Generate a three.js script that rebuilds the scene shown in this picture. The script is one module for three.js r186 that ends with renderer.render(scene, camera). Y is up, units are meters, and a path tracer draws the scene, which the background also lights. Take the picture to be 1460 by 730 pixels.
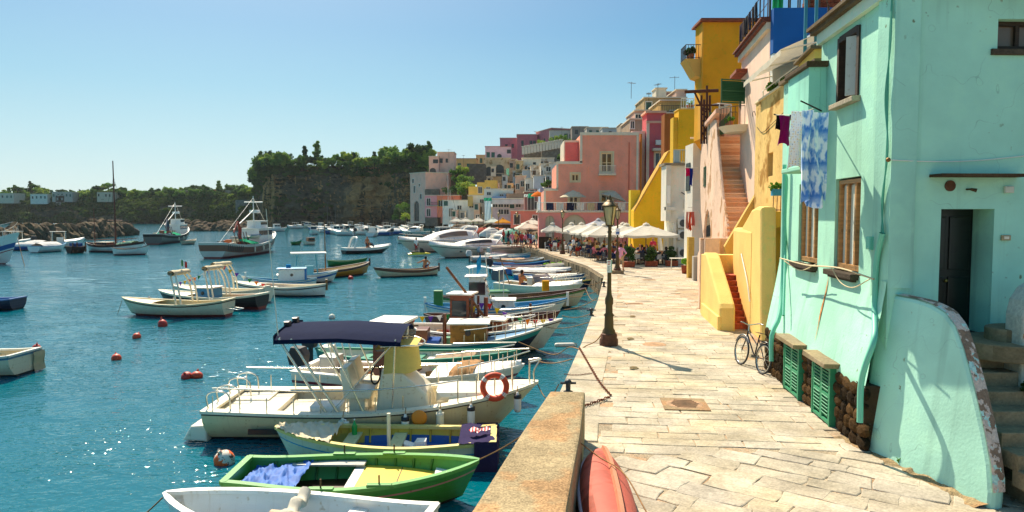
import * as THREE from 'three';
import { mergeGeometries } from 'three/addons/utils/BufferGeometryUtils.js';
import { MarchingCubes } from 'three/addons/objects/MarchingCubes.js';

// ---------------------------------------------------------------- camera, sky, sun, exposure
const V3 = THREE.Vector3, V = (x, y, z) => new V3(x, y, z);
const scene = new THREE.Scene();
const CAMY = 4.9, QY = 1.3, FPX = 1000, HOR = 307, PITCH = Math.atan((365 - HOR) / FPX);
const camera = new THREE.PerspectiveCamera(2 * Math.atan(365 / FPX) * 180 / Math.PI, 2, 0.1, 6000);
camera.position.set(0, CAMY, 0); camera.rotation.set(-PITCH, 0, 0);
const renderer = new THREE.WebGLRenderer({ antialias: true });
renderer.setSize(1024, 512);
renderer.toneMapping = THREE.LinearToneMapping;
renderer.toneMappingExposure = 2.3;
renderer.shadowMap.enabled = true;
const SUN = V(-1.39, 4.06, -3.3).normalize();
const sun = new THREE.DirectionalLight(0xfff0d8, 3.75);
sun.position.copy(SUN).multiplyScalar(400); sun.castShadow = true; sun.shadow.radius = 1;
Object.assign(sun.shadow.camera, { left: -220, right: 220, top: 220, bottom: -220, near: 1, far: 900 });
sun.shadow.mapSize.set(4096, 4096);
scene.add(sun, sun.target);
{
  const W = 512, Hh = 256, data = new Float32Array(W * Hh * 4);
  const stops = [[0, .76, .85, .79], [.04, .64, .82, .82], [.1, .45, .71, .8], [.17, .25, .55, .74], [.25, .11, .375, .65], [.33, .065, .275, .57], [.5, .07, .275, .56], [1.0, .07, .27, .55], [1.6, .07, .27, .55]];
  for (let j = 0; j < Hh; j++) for (let i = 0; i < W; i++) {
    const el = (j + .5) / Hh * Math.PI - Math.PI / 2, az = (i + .5) / W * 2 * Math.PI - Math.PI;
    const e = Math.max(0, el); let k = 0; while (k < stops.length - 2 && stops[k + 1][0] < e) k++;
    const f = Math.min(1, (e - stops[k][0]) / (stops[k + 1][0] - stops[k][0]));
    const d = V(Math.cos(el) * Math.cos(az), Math.sin(el), Math.cos(el) * Math.sin(az));
    const cs = Math.max(0, d.dot(SUN)), glow = .5 * Math.pow(cs, 6) + .5 * Math.pow(cs, 40);
    const o = (j * W + i) * 4;
    for (let c = 0; c < 3; c++) data[o + c] = (stops[k][c + 1] * (1 - f) + stops[k + 1][c + 1] * f) * .435 * (el < 0 ? .6 : 1) + glow * [.75, .72, .62][c];
    data[o + 3] = 1;
  }
  const t = new THREE.DataTexture(data, W, Hh, THREE.RGBAFormat, THREE.FloatType);
  t.mapping = THREE.EquirectangularReflectionMapping; t.magFilter = THREE.LinearFilter; t.needsUpdate = true;
  scene.background = t; scene.environment = t;
}

// ---------------------------------------------------------------- pixels to places
const ray = (px, py) => { const x = px - 730, v = 365 - py, c = Math.cos(PITCH), s = Math.sin(PITCH); return V(x, v * c - FPX * s, -v * s - FPX * c); };
const G = (px, py, y = QY) => { const d = ray(px, py), t = (y - CAMY) / d.y; return V(d.x * t, y, d.z * t); };      // on a level plane
const D = (px, py, dep) => { const d = ray(px, py), t = -dep / d.z; return V(d.x * t, CAMY + d.y * t, -dep); };      // at a depth
class Face {                                   // an upright plane from A to B (A left, B right, seen from outside)
  constructor(ax, az, bx, bz, y = QY) { this.A = V(ax, y, az); this.u = V(bx - ax, 0, bz - az); this.len = this.u.length(); this.u.normalize(); this.n = V(-this.u.z, 0, this.u.x); this.ry = Math.atan2(-this.u.z, this.u.x); }
  at(px, py, z = 0) { const d = ray(px, py), o = this.A.clone().addScaledVector(this.n, z), C = V(0, CAMY, 0), t = o.clone().sub(C).dot(this.n) / d.dot(this.n); const P = C.addScaledVector(d, t).sub(this.A); return [P.dot(this.u), P.y]; }
}
const faceZ = (px0, px1, dep, y = QY, turn = 0) => { const a = D(px0, 300, dep), b = D(px1, 300, dep + turn); return new Face(a.x, a.z, b.x, b.z, y); };

// ---------------------------------------------------------------- random numbers, noise, textures
let seedv = 7;
const seed = (n) => { seedv = n; };
const rnd = (a = 1, b) => { seedv = (seedv * 1664525 + 1013904223) >>> 0; let t = seedv; t = Math.imul(t ^ (t >>> 15), 2246822519); t ^= t >>> 13; const r = (t >>> 0) / 4294967296; return b === undefined ? r * a : a + r * (b - a); };
const pick = (a) => a[Math.floor(rnd() * a.length) % a.length];
const h3 = (x, y, z) => { let n = Math.imul(x, 374761393) + Math.imul(y, 668265263) + Math.imul(z, 2147483647 ^ 1274126177); n = Math.imul(n ^ (n >>> 13), 1274126177); return ((n ^ (n >>> 16)) >>> 0) / 4294967296; };
const sm = (t) => t * t * (3 - 2 * t), mix = (a, b, t) => a + (b - a) * t, clamp = (x, a = 0, b = 1) => Math.min(b, Math.max(a, x)), sstep = (a, b, x) => sm(clamp((x - a) / (b - a)));
function n3(x, y, z) { const X = Math.floor(x), Y = Math.floor(y), Z = Math.floor(z), a = sm(x - X), b = sm(y - Y), c = sm(z - Z); const q = (i, j, k) => h3(X + i, Y + j, Z + k); return mix(mix(mix(q(0, 0, 0), q(1, 0, 0), a), mix(q(0, 1, 0), q(1, 1, 0), a), b), mix(mix(q(0, 0, 1), q(1, 0, 1), a), mix(q(0, 1, 1), q(1, 1, 1), a), b), c); }
const fb3 = (x, y, z, o = 4) => { let s = 0, a = .5, t = 0; for (let i = 0; i < o; i++) { s += a * n3(x, y, z); t += a; a *= .5; x = x * 2.03 + 11.3; y = y * 2.03 + 5.1; z = z * 2.03 + 7.7; } return s / t; };
function tn(u, v, p, q, s) { const x = u * p, y = v * q, fx = Math.floor(x), fy = Math.floor(y), a = sm(x - fx), b = sm(y - fy), X = fx % p, Y = fy % q, X1 = (X + 1) % p, Y1 = (Y + 1) % q, g0 = h3(X, Y, s), g1 = h3(X, Y1, s); return mix(g0 + (h3(X1, Y, s) - g0) * a, g1 + (h3(X1, Y1, s) - g1) * a, b); }
const tf = (u, v, p, o, s, q = p) => { let r = 0, a = .5, t = 0; for (let i = 0; i < o; i++) { r += a * tn(u, v, p << i, q << i, s + i * 17); t += a; a *= .55; } return r / t; };   // tiles
function tex(n, rep, fn, srgb = true) {
  const d = new Uint8Array(n * n * 4);
  for (let j = 0; j < n; j++) for (let i = 0; i < n; i++) { const c = fn((i + .5) / n, (j + .5) / n), o = (j * n + i) * 4; const a = typeof c === 'number' ? [c, c, c] : c; for (let k = 0; k < 3; k++) d[o + k] = clamp(a[k]) * 255; d[o + 3] = 255; }
  const t = new THREE.DataTexture(d, n, n); t.magFilter = THREE.LinearFilter; t.wrapS = t.wrapT = THREE.RepeatWrapping; if (srgb) t.colorSpace = THREE.SRGBColorSpace; t.repeat.set(1 / rep, 1 / rep); t.needsUpdate = true; return t;
}
const reT = (t, rep, ry = rep) => { const c = t.clone(); c.repeat.set(1 / rep, 1 / ry); c.needsUpdate = true; return c; };
const T = {};
T.plaster = tex(512, 3.7, (u, v) => { const a = tf(u, v, 4, 6, 1), b = tf(u, v, 24, 3, 9), st = tf(u, v, 40, 2, 33, 3); const s = a > .6 ? (a - .6) * .5 : 0; return [.88 + .16 * a - .05 * (b > .62 ? 1 : 0) * (b - .62) * 6 - .1 * s * 4 * (st > .5), .87 + .16 * a - s * .5, .84 + .16 * a - s * .8]; });
T.plasterB = tex(512, 1.9, (u, v) => .5 * tf(u, v, 5, 4, 3) + .5 * tf(u, v, 64, 3, 5), false);
T.old = tex(512, 6.1, (u, v) => { const a = tf(u, v, 3, 6, 11), b = tf(u, v, 9, 5, 21), c = tf(u, v, 60, 2, 41), st = tf(u, v, 50, 3, 61, 2); let g = .93 + .1 * (a - .5) * 2; let r = [g, g * .99, g * .96]; if (b > .6) { const k = clamp((b - .6) * 9); r = [mix(r[0], .72, k), mix(r[1], .64, k), mix(r[2], .52, k)]; } const k2 = clamp((st - .55) * 2.2) * clamp(a * 1.6 - .4); r = r.map((x, i) => x * (1 - k2 * [.14, .17, .22][i])); return r.map((x) => x * (.94 + .1 * c)); });
T.peel = tex(768, 2.6, (u, v) => { const a = tf(u, v, 4, 6, 71), b = tf(u, v, 12, 6, 77), c = tf(u, v, 70, 2, 79); const base = [.9, .93, .9], pink = [1.25, .82, .68], dark = [.78, .5, .32]; let r = base.map((x) => x * (.88 + .2 * c)); const k = clamp((a - .64) * 10) * .5, k2 = clamp((b - .71) * 16) * .9; r = r.map((x, i) => mix(x, pink[i] * (.9 + .12 * c), k)); return r.map((x, i) => mix(x, dark[i] * (.7 + .5 * c), k2)); });
T.stone = tex(640, 3.1, (u, v) => { const a = tf(u, v, 5, 6, 101), b = tf(u, v, 40, 3, 103), c = tf(u, v, 128, 2, 107), q = tf(u, v, 3, 3, 109); const l = .62 + .34 * a + .12 * (b - .5) + .16 * (c - .5); const k = clamp((q - .5) * 3); return [l, l * mix(.98, .96, k), l * mix(.95, .88, k)]; });
T.mint = tex(1024, 5.3, (u, v) => { const a = tf(u, v, 3, 5, 701), b = tf(u, v, 11, 5, 705), f = tf(u, v, 46, 4, 709), st = tf(u, v, 30, 4, 713, 2), cr = Math.abs(tf(u, v, 5, 4, 717) - .5); let l = .86 + .2 * (a - .3) + .08 * (b - .5); const k = clamp((f - .77) * 12) * clamp((a - .6) * 12) * .6, w = clamp((b - .6) * 5) * .35, s = clamp((st - .58) * 3) * .12, c = cr < .0016 && a > .5 ? .1 : 0; l *= 1 - s - c; return [mix(mix(l * .96, .93, w), .5, k), mix(mix(l, .95, w), .36, k), mix(mix(l * .99, .9, w), .24, k)]; });
T.cliff = tex(512, 64, (u, v) => { const w = tf(u, v, 3, 4, 731), a = tf(u, v, 4, 6, 733), st = tf(u, (v + w * .12) % 1, 2, 5, 737, 18), g = tf(u, v, 14, 4, 739, 5), c = tf(u, v, 50, 3, 743); let q = a > .55 ? [.86, .68, .48] : a > .45 ? [.66, .57, .46] : [.5, .47, .41]; const l = .45 + .75 * (.5 * st + .5 * c) - .5 * clamp((g - .56) * 6); return q.map((x) => x * clamp(l, .22, 1.2)); });
T.plank = tex(256, .78, (u, v) => { const y = v * 6 % 1; return (y < .08 ? .2 : .85) + .15 * tf(u, v, 6, 3, 721); }, false);
T.stoneB = tex(512, 1.1, (u, v) => .55 * tf(u, v, 6, 4, 111) + .45 * tf(u, v, 48, 3, 113), false);
T.rock = tex(512, 9, (u, v) => { const w = tf(u, v, 4, 4, 121), a = tf(u, v + .0, 6, 6, 123), st = tf(u * 1, (v + w * .08) % 1, 2, 5, 127, 14), c = tf(u, v, 70, 2, 129); const l = .28 + .5 * (.55 * a + .45 * st) + .15 * (c - .5); return [l * 1.1, l * .98, l * .84]; });
T.rockB = tex(512, 5, (u, v) => .6 * tf(u, v, 5, 5, 131) + .4 * tf(u, v, 3, 4, 133, 16), false);
T.wood = tex(512, .8, (u, v) => { const g = tf(u, v, 3, 4, 141, 40), f = tf(u, v, 2, 3, 143, 120), k = tf(u, v, 6, 3, 147, 6); const l = .62 + .3 * g + .16 * (f - .5) - .12 * (k > .62); return [l, l * .96, l * .9]; });
T.cloth = tex(512, .9, (u, v) => { const a = tf(u, v, 5, 4, 151), w = .5 + .25 * (Math.sin(u * 6.2832 * 90) + Math.sin(v * 6.2832 * 90)) * .5; return .84 + .12 * a + .05 * w; });
T.clothB = tex(256, .7, (u, v) => tf(u, v, 4, 5, 155), false);
T.conc = tex(640, 2.2, (u, v) => { const a = tf(u, v, 4, 5, 161), s = tf(u, v, 150, 2, 163), q = tf(u, v, 7, 5, 167), c = tf(u, v, 40, 2, 169); let l = .58 + .26 * a + .34 * (s - .5) + .12 * (c - .5); const k = clamp((q - .52) * 6); return [l * mix(1, 1.06, k), l * mix(.95, .91, k), l * mix(.88, .79, k)]; });
T.boat = tex(512, 2.3, (u, v) => { const a = tf(u, v, 4, 6, 171), b = tf(u, v, 30, 3, 173), st = tf(u, v, 60, 3, 177, 4); const k = clamp((b - .7) * 6) * .25 + clamp((st - .68) * 3) * .12; const l = .9 + .1 * a; return [l * (1 - k * .5), l * (1 - k * .7), l * (1 - k)]; });
T.foul = tex(512, 1.7, (u, v) => { const a = tf(u, v, 5, 5, 181), s = tf(u, v, 90, 2, 183); const l = .6 + .4 * a + .3 * (s - .5); return [l, l, l * .9]; });
T.weather = tex(512, 2.9, (u, v) => { const a = tf(u, v, 4, 6, 191), st = tf(u, v, 44, 4, 193, 3), c = tf(u, v, 80, 2, 197); const k = clamp((st - .45) * 2.5) * clamp(a * 2 - .5); const l = .86 + .18 * a + .1 * (c - .5); return [l * (1 - .2 * k), l * (1 - .23 * k), l * (1 - .3 * k)]; });
T.leaf = tex(128, 1, (u, v) => { const a = tf(u, v, 5, 4, 201); return [.72 + .4 * a, .75 + .3 * a, .6 + .4 * a]; });
T.rust = tex(256, .5, (u, v) => { const a = tf(u, v, 6, 5, 211); return [.6 + .5 * a, .55 + .4 * a, .5 + .4 * a]; });

const mats = new Map();
function M(color, o = {}) {                    // colour in sRGB hex; o.t colour texture, o.b bump texture, o.bs metres, o.r roughness
  const key = color + '|' + (o.t?.uuid || '') + (o.b?.uuid || '') + [o.bs, o.r, o.m, o.cc, o.tr, o.vc, o.fl, o.sp].join();
  if (mats.has(key)) return mats.get(key);
  const m = new THREE.MeshPhysicalMaterial({ color, roughness: o.r ?? .85, metalness: o.m ?? 0 });
  if (o.t) m.map = o.t; if (o.b) { m.bumpMap = o.b; m.bumpScale = o.bs ?? .01; }
  if (o.cc) { m.clearcoat = o.cc; m.clearcoatRoughness = .15; }
  if (o.tr) { m.transmission = o.tr; m.thickness = 0; }
  if (o.vc) m.vertexColors = true; if (o.fl) m.flatShading = true; if (o.sp !== undefined) m.specularIntensity = o.sp;
  m.side = THREE.DoubleSide; mats.set(key, m); return m;
}
const plaster = (c, bs = .006) => M(c, { t: T.plaster, b: T.plasterB, bs, r: .92, sp: .3 });
const oldPl = (c, bs = .012) => M(c, { t: T.old, b: T.plasterB, bs, r: .95, sp: .2 });
const weather = (c) => M(c, { t: T.weather, b: T.plasterB, bs: .01, r: .95, sp: .2 });
const paint = (c, r = .4) => M(c, { t: T.boat, r });
const wood = (c, r = .55) => M(c, { t: T.wood, b: T.wood, bs: .002, r });
const metal = (c, r = .35, m = .9) => M(c, { r, m });
const cloth = (c, tr) => M(c, { t: T.cloth, b: T.clothB, bs: .012, r: .95, tr, sp: .15 });
const stone = (c) => M(c, { t: T.stone, b: T.stoneB, bs: .012, r: .9, sp: .3 });
const glass = M(0x26343a, { r: .06, sp: .9 });
const DARK = M(0x15120f, { r: .9 }), CHROME = metal(0xd9d4c6, .22), STEELW = M(0xe8e2d2, { r: .35 });

// ---------------------------------------------------------------- mesh builder
const Y = V(0, 1, 0), m4 = new THREE.Matrix4();
class MB {
  constructor() { this.g = []; }
  add(geo, mat) { let g = geo.index ? geo.toNonIndexed() : geo; const o = new THREE.BufferGeometry(); o.setAttribute('position', g.attributes.position.clone()); o.setAttribute('normal', (g.attributes.normal || (g.computeVertexNormals(), g.attributes.normal)).clone()); if (mat) o.applyMatrix4(mat); this.g.push(o); return this; }
  tr(geo, x, y, z, rx = 0, ry = 0, rz = 0, s = 1) { const e = new THREE.Matrix4().makeRotationFromEuler(new THREE.Euler(rx, ry, rz, 'YXZ')); const k = typeof s === 'number' ? V(s, s, s) : s; return this.add(geo, e.scale(k).setPosition(x, y, z)); }
  box(x, y, z, w, h, d, ry = 0, rx = 0, rz = 0) { return this.tr(new THREE.BoxGeometry(w, h, d), x, y, z, rx, ry, rz); }
  bx(x0, x1, y0, y1, z0, z1) { return this.box((x0 + x1) / 2, (y0 + y1) / 2, (z0 + z1) / 2, Math.abs(x1 - x0), Math.abs(y1 - y0), Math.abs(z1 - z0)); }
  rb(x0, x1, y0, y1, z0, z1, r = .02) { return this.ext([[x0 + r, y0 + r], [x1 - r, y0 + r], [x1 - r, y1 - r], [x0 + r, y1 - r]], z0 + r, z1 - r, [], r); }   // bevelled box
  bar(a, b, r, n = 6, r2 = r) { const A = a.isVector3 ? a : V(...a), B = b.isVector3 ? b : V(...b), d = B.clone().sub(A), l = d.length(); const q = new THREE.Quaternion().setFromUnitVectors(Y, d.divideScalar(l)); return this.add(new THREE.CylinderGeometry(r2, r, l, n, 1), new THREE.Matrix4().compose(A.add(B).multiplyScalar(.5), q, V(1, 1, 1))); }
  tube(pts, r, n = 6, k = 6, closed = false) { const c = new THREE.CatmullRomCurve3(pts.map((p) => p.isVector3 ? p : V(...p)), closed, 'centripetal'); return this.add(new THREE.TubeGeometry(c, pts.length * k, r, n, closed)); }
  path(pts, r, n = 6) { for (let i = 0; i + 1 < pts.length; i++) this.bar(pts[i], pts[i + 1], r, n); return this; }
  lathe(pts, x = 0, y = 0, z = 0, n = 12) { return this.tr(new THREE.LatheGeometry(pts.map((p) => new THREE.Vector2(p[0], p[1])), n), x, y, z); }
  ball(x, y, z, r, sx = 1, sy = 1, sz = 1, n = 10) { return this.tr(new THREE.SphereGeometry(r, n, Math.max(5, n * .7 | 0)), x, y, z, 0, 0, 0, V(sx, sy, sz)); }
  ext(pts, z0, z1, holes = [], bev = 0, seg = 8) { const sh = new THREE.Shape(pts.map((p) => new THREE.Vector2(p[0], p[1]))); for (const h of holes) sh.holes.push(new THREE.Path(h.map((p) => new THREE.Vector2(p[0], p[1])))); const g = new THREE.ExtrudeGeometry(sh, { depth: z1 - z0, bevelEnabled: bev > 0, bevelSize: bev, bevelThickness: bev, bevelSegments: 2, curveSegments: seg }); return this.tr(g, 0, 0, z0); }
  grid(nu, nv, f, flip) { const P = [], idx = []; for (let j = 0; j <= nv; j++) for (let i = 0; i <= nu; i++) { const p = f(i / nu, j / nv); P.push(p.x, p.y, p.z); } for (let j = 0; j < nv; j++) for (let i = 0; i < nu; i++) { const a = j * (nu + 1) + i, b = a + 1, c = a + nu + 1, d = c + 1; if (flip) idx.push(a, c, b, b, c, d); else idx.push(a, b, c, b, d, c); } const g = new THREE.BufferGeometry(); g.setAttribute('position', new THREE.Float32BufferAttribute(P, 3)); g.setIndex(idx); g.computeVertexNormals(); return this.add(g); }
  geo() {
    const g = this.g.length === 1 ? this.g[0] : mergeGeometries(this.g, false), p = g.attributes.position, uv = new Float32Array(p.count * 2);
    const a = V(0, 0, 0), b = V(0, 0, 0), c = V(0, 0, 0);
    for (let i = 0; i < p.count; i += 3) {
      a.fromBufferAttribute(p, i); b.fromBufferAttribute(p, i + 1).sub(a); c.fromBufferAttribute(p, i + 2).sub(a); b.cross(c);
      const x = Math.abs(b.x), y = Math.abs(b.y), z = Math.abs(b.z), k = x > y && x > z ? 0 : y > z ? 1 : 2;
      for (let j = 0; j < 3; j++) { const X = p.getX(i + j), Yv = p.getY(i + j), Z = p.getZ(i + j); uv[(i + j) * 2] = k === 0 ? Z + .37 : X; uv[(i + j) * 2 + 1] = k === 1 ? Z : Yv; }
    }
    g.setAttribute('uv', new THREE.BufferAttribute(uv, 2)); return g;
  }
  build(name, mat, parent) { if (!this.g.length) return null; return mesh(name, this.geo(), mat, parent); }
}
const mb = () => new MB();
function mesh(name, geo, mat, parent) { const o = new THREE.Mesh(geo, mat); o.name = name; o.castShadow = o.receiveShadow = true; if (parent) parent.add(o); return o; }
const used = new Map();
const numbered = (n) => { const k = used.get(n) ?? 0; used.set(n, k + 1); return k ? n + '_' + String(k).padStart(3, '0') : n; };
function tag(o, label, category, group) { o.name = numbered(o.name); o.userData.label = label; o.userData.category = category; if (group) o.userData.group = group; scene.add(o); return o; }
function thing(name, label, category, pos = V(0, 0, 0), ry = 0, group) { const o = new THREE.Group(); o.name = name; o.position.copy(pos); o.rotation.y = ry; return tag(o, label, category, group); }
function dup(o, pos, ry = 0, label, group, s) { const c = o.clone(); c.name = o.name.replace(/_\d\d\d$/, ''); c.userData = { ...o.userData }; c.position.copy(pos); c.rotation.set(0, ry, 0); if (s) c.scale.setScalar(s); return tag(c, label || o.userData.label, o.userData.category, group || o.userData.group); }
function struct(name, geo, mat) { const o = mesh(name, geo, mat, scene); o.name = numbered(name); o.userData.kind = 'structure'; return o; }
const onFace = (name, label, cat, f, group) => thing(name, label, cat, f.A, f.ry, group);
const rect = (x0, x1, y0, y1) => [[x0, y0], [x1, y0], [x1, y1], [x0, y1]];
const arch = (x0, x1, y0, y1, n = 8) => { const r = (x1 - x0) / 2, p = [[x0, y0], [x1, y0]]; for (let i = 0; i <= n; i++) { const a = i / n * Math.PI; p.push([x0 + r + r * Math.cos(a), y1 - r + r * Math.sin(a)]); } return p; };

// ---------------------------------------------------------------- water
{
  const bump = tex(768, 7.3, (u, v) => { const k = .45 + 1.1 * clamp(tf(u, v, 2, 2, 315) * 1.6 - .3); return .5 + k * (.5 * tf(u, v, 9, 4, 301, 14) + .3 * (1 - Math.abs(2 * tf(u, v, 14, 4, 307, 22) - 1)) + .2 * tf(u, v, 60, 3, 311, 80) - .5) * .8; }, false);
  const tint = tex(512, 41, (u, v) => { const a = tf(u, v, 4, 5, 321); return [.75 + .5 * a, .86 + .24 * a, .88 + .2 * a]; });
  const wm = new THREE.MeshPhysicalMaterial({ color: 0x005c6a, map: tint, roughness: .045, ior: 1.33, bumpMap: bump, bumpScale: .14 });
  const zs = []; for (let z = 14; z > -60;) { zs.push(z); z -= z > -30 ? .14 : .35; } for (let z = -60, s = .5; z > -3000;) { zs.push(z); z -= s; s *= 1.045; }
  const xs = []; for (let x = -16; x <= 9; x += .16) xs.push(x); for (let x = -16, s = .25; x > -3000;) { x -= s; s *= 1.06; xs.unshift(x); } for (let x = 9, s = .5; x < 3000;) { x += s; s *= 1.2; xs.push(x); }
  const P = [], idx = [], uv = [], nx = xs.length;
  for (const z of zs) for (const x of xs) {
    const k = clamp(2.2 - Math.hypot(x, z) / 90) ;
    const y = k <= 0 ? 0 : k * (.05 * (fb3(x * .42 + 3, z * .75, 1.5, 3) - .5) + .05 * (fb3(x * 1.5 + z * .3, z * 2.3 - x * .25, 4.5, 3) - .5));
    P.push(x, y, z); uv.push(x, z);
  }
  for (let j = 0; j + 1 < zs.length; j++) for (let i = 0; i + 1 < nx; i++) { const a = j * nx + i; idx.push(a, a + 1, a + nx, a + 1, a + nx + 1, a + nx); }
  const g = new THREE.BufferGeometry(); g.setAttribute('position', new THREE.Float32BufferAttribute(P, 3)); g.setAttribute('uv', new THREE.Float32BufferAttribute(uv, 2)); g.setIndex(idx); g.computeVertexNormals();
  struct('water', g, wm);
}

// ---------------------------------------------------------------- quay
const QEDGE = [[-1.9, 6], [-.42, -6.67], [.56, -11.1], [1.0, -14.3], [1.97, -19.7], [3.7, -30], [5.5, -41.8], [5.4, -50], [4.4, -59], [3.6, -65], [2.7, -75], [.6, -90], [-4, -112], [-10, -140], [-17, -175], [-23, -200]];
{
  const poly = [...QEDGE, [-14, -250], [60, -250], [60, 6]];
  const sh = mb().ext(poly.map(([x, z]) => [x, -z]), 0, QY - .014 + 2).geo(); sh.rotateX(-Math.PI / 2); sh.translate(0, -2, 0);
  const q = struct('quay', sh, M(0xe0d6c2, { t: T.conc, b: T.stoneB, bs: .01, r: .95, sp: .2 }));
  // paving slabs: courses across the quay, their edges and faces uneven
  seed(41);
  const tones = [0xe2d8c4, 0xdfd5c1, 0xe5dcc9, 0xdbd1bc, 0xe1d6bf, 0xd7cebd].map(stone);
  const inP = (x, z) => { let c = false; for (let i = 0, j = poly.length - 1; i < poly.length; j = i++) { const [xi, zi] = poly[i], [xj, zj] = poly[j]; if ((zi > z) !== (zj > z) && x < (xj - xi) * (z - zi) / (zj - zi) + xi) c = !c; } return c; };
  const edgeX = (z) => { for (let i = 0; i + 1 < QEDGE.length; i++) { const [x0, z0] = QEDGE[i], [x1, z1] = QEDGE[i + 1]; if (z <= z0 && z >= z1) return mix(x0, x1, (z0 - z) / (z0 - z1)); } return 0; };
  const slabs = [];
  const slab = (o, ax, az, w, l, irr) => {           // o = corner, ax = across, az = along
    const c = (u, v) => [o[0] + ax[0] * u + az[0] * v, o[1] + ax[1] * u + az[1] * v], j = () => rnd(-irr, irr), g = .004 + irr * .05;
    const pts = [c(g + j(), g + j()), c(w * .5, g + j() * .6), c(w - g + j(), g + j()), c(w - g + j() * .6, l * .5), c(w - g + j(), l - g + j()), c(w * .5, l - g + j() * .6), c(g + j(), l - g + j()), c(g + j() * .6, l * .5)];
    const m = c(w / 2, l / 2); if (irr > .01 && !pts.every(([x, z]) => inP(x - .02, z))) return;
    const h = QY + rnd(-.006, .006), tx = rnd(-.006, .006), tz = rnd(-.006, .006), P = [], ix = [], r = .014;
    pts.forEach(([x, z]) => { P.push(x, QY - .05, z); }); pts.forEach(([x, z]) => { P.push(x, h - .007, z); });
    pts.forEach(([x, z]) => { const dx = x - m[0], dz = z - m[1], d = Math.hypot(dx, dz), k = 1 - r / d; P.push(m[0] + dx * k, h + dx * tx + dz * tz, m[1] + dz * k); });
    P.push(m[0], h + rnd(-.002, .004), m[1]);
    for (let i = 0; i < 8; i++) { const n = (i + 1) % 8; for (const b of [0, 8]) ix.push(b + i, b + n, b + 8 + i, b + n, b + 8 + n, b + 8 + i); ix.push(16 + i, 16 + n, 24); }
    const geo = new THREE.BufferGeometry(); geo.setAttribute('position', new THREE.Float32BufferAttribute(P, 3)); geo.setIndex(ix); const nn = geo.toNonIndexed(); nn.computeVertexNormals();
    const d = Math.hypot(m[0], m[1]), fr = Math.abs(m[0]) / Math.max(.1, -m[1]);
    slabs.push({ geo: nn, size: (fr < .76 && m[1] < -7.6 ? w * l / d / d / d : 0), tone: Math.floor(rnd() * tones.length) });
  };
  const course = (dir, z0, z1, x0, x1, lo, hi, wl, wh, irr, ok) => {
    const az = [Math.sin(dir), -Math.cos(dir)], ax = [Math.cos(dir), Math.sin(dir)];
    for (let v = z0; v < z1;) { const l = rnd(lo, hi); for (let u = x0 + rnd(-1, 0); u < x1;) { const w = rnd(wl, wh), o = [ax[0] * u + az[0] * v, ax[1] * u + az[1] * v]; const m = [o[0] + ax[0] * w / 2 + az[0] * l / 2, o[1] + ax[1] * w / 2 + az[1] * l / 2]; if (ok(m[0], m[1])) slab(o, ax, az, w, l, irr); u += w; } v += l; }
  };
  const kerb = (x, z) => x > edgeX(z) + .86;
  const inner = (z) => z > -22 ? 5.65 - .1 * (z + 12.3) + (z > -9.2 ? 3 : 0) : z > -34 ? 7.6 : 14;
  course(.105, 10.6, 47, -6, 14, .3, .46, .42, .95, .022, (x, z) => kerb(x, z) && x < inner(z) && z < -10.55 && z > -47);
  course(.62, 0, 20, -14, 12, .3, .5, .45, 1.05, .04, (x, z) => kerb(x, z) && x < inner(z) && z >= -10.45 && z < -3);
  course(.0, 47.2, 76, 3, 14, .6, .9, .9, 1.6, .02, (x, z) => x > edgeX(z) + .5 && x < 14 && z < -47.1);
  for (let i = 1; i + 1 < 9; i++) { const [x0, z0] = QEDGE[i], [x1, z1] = QEDGE[i + 1], L = Math.hypot(x1 - x0, z1 - z0), az = [(x1 - x0) / L, (z1 - z0) / L], ax = [-az[1], az[0]]; for (let v = 0; v < L - .3;) { const l = Math.min(rnd(.8, 1.5), L - v); slab([x0 + az[0] * v + ax[0] * .0, z0 + az[1] * v], ax, az, .82, l, .006); v += l; } }
  slabs.sort((a, b) => b.size - a.size);
  const uvq = (g) => { const b = mb(); b.g.push(g); return b.geo(); };
  slabs.slice(0, 300).forEach((s) => mesh('paving_slab', uvq(s.geo), tones[s.tone], q));
  for (let t = 0; t < tones.length; t++) { const rest = slabs.slice(300).filter((s) => s.tone === t).map((s) => s.geo); if (!rest.length) continue; const b = mb(); rest.forEach((g) => b.g.push(g)); const o = b.build('far_paving', tones[t], q); o.userData.kind = 'stuff'; }
  // rough blocks of the quay's water face where it turns toward the village
  const blk = [0x8d8068, 0x9c8e74, 0x7d735f].map(stone);
  for (let i = 6; i < 12; i++) { const [x0, z0] = QEDGE[i], [x1, z1] = QEDGE[i + 1], L = Math.hypot(x1 - x0, z1 - z0), ry = Math.atan2(-(z1 - z0), x1 - x0); for (let row = 0; row < 3; row++) for (let v = 0; v < L - .3;) { const l = Math.min(rnd(.7, 1.3), L - v), k = (v + l / 2) / L; const b = mb().box(0, 0, 0, l - .03, .4, .25 + rnd(.12)).build('quay_block', pick(blk), q); b.position.set(mix(x0, x1, k), .95 - row * .42, mix(z0, z1, k)); b.rotation.y = ry + rnd(-.03, .03); v += l; } }
}

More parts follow.
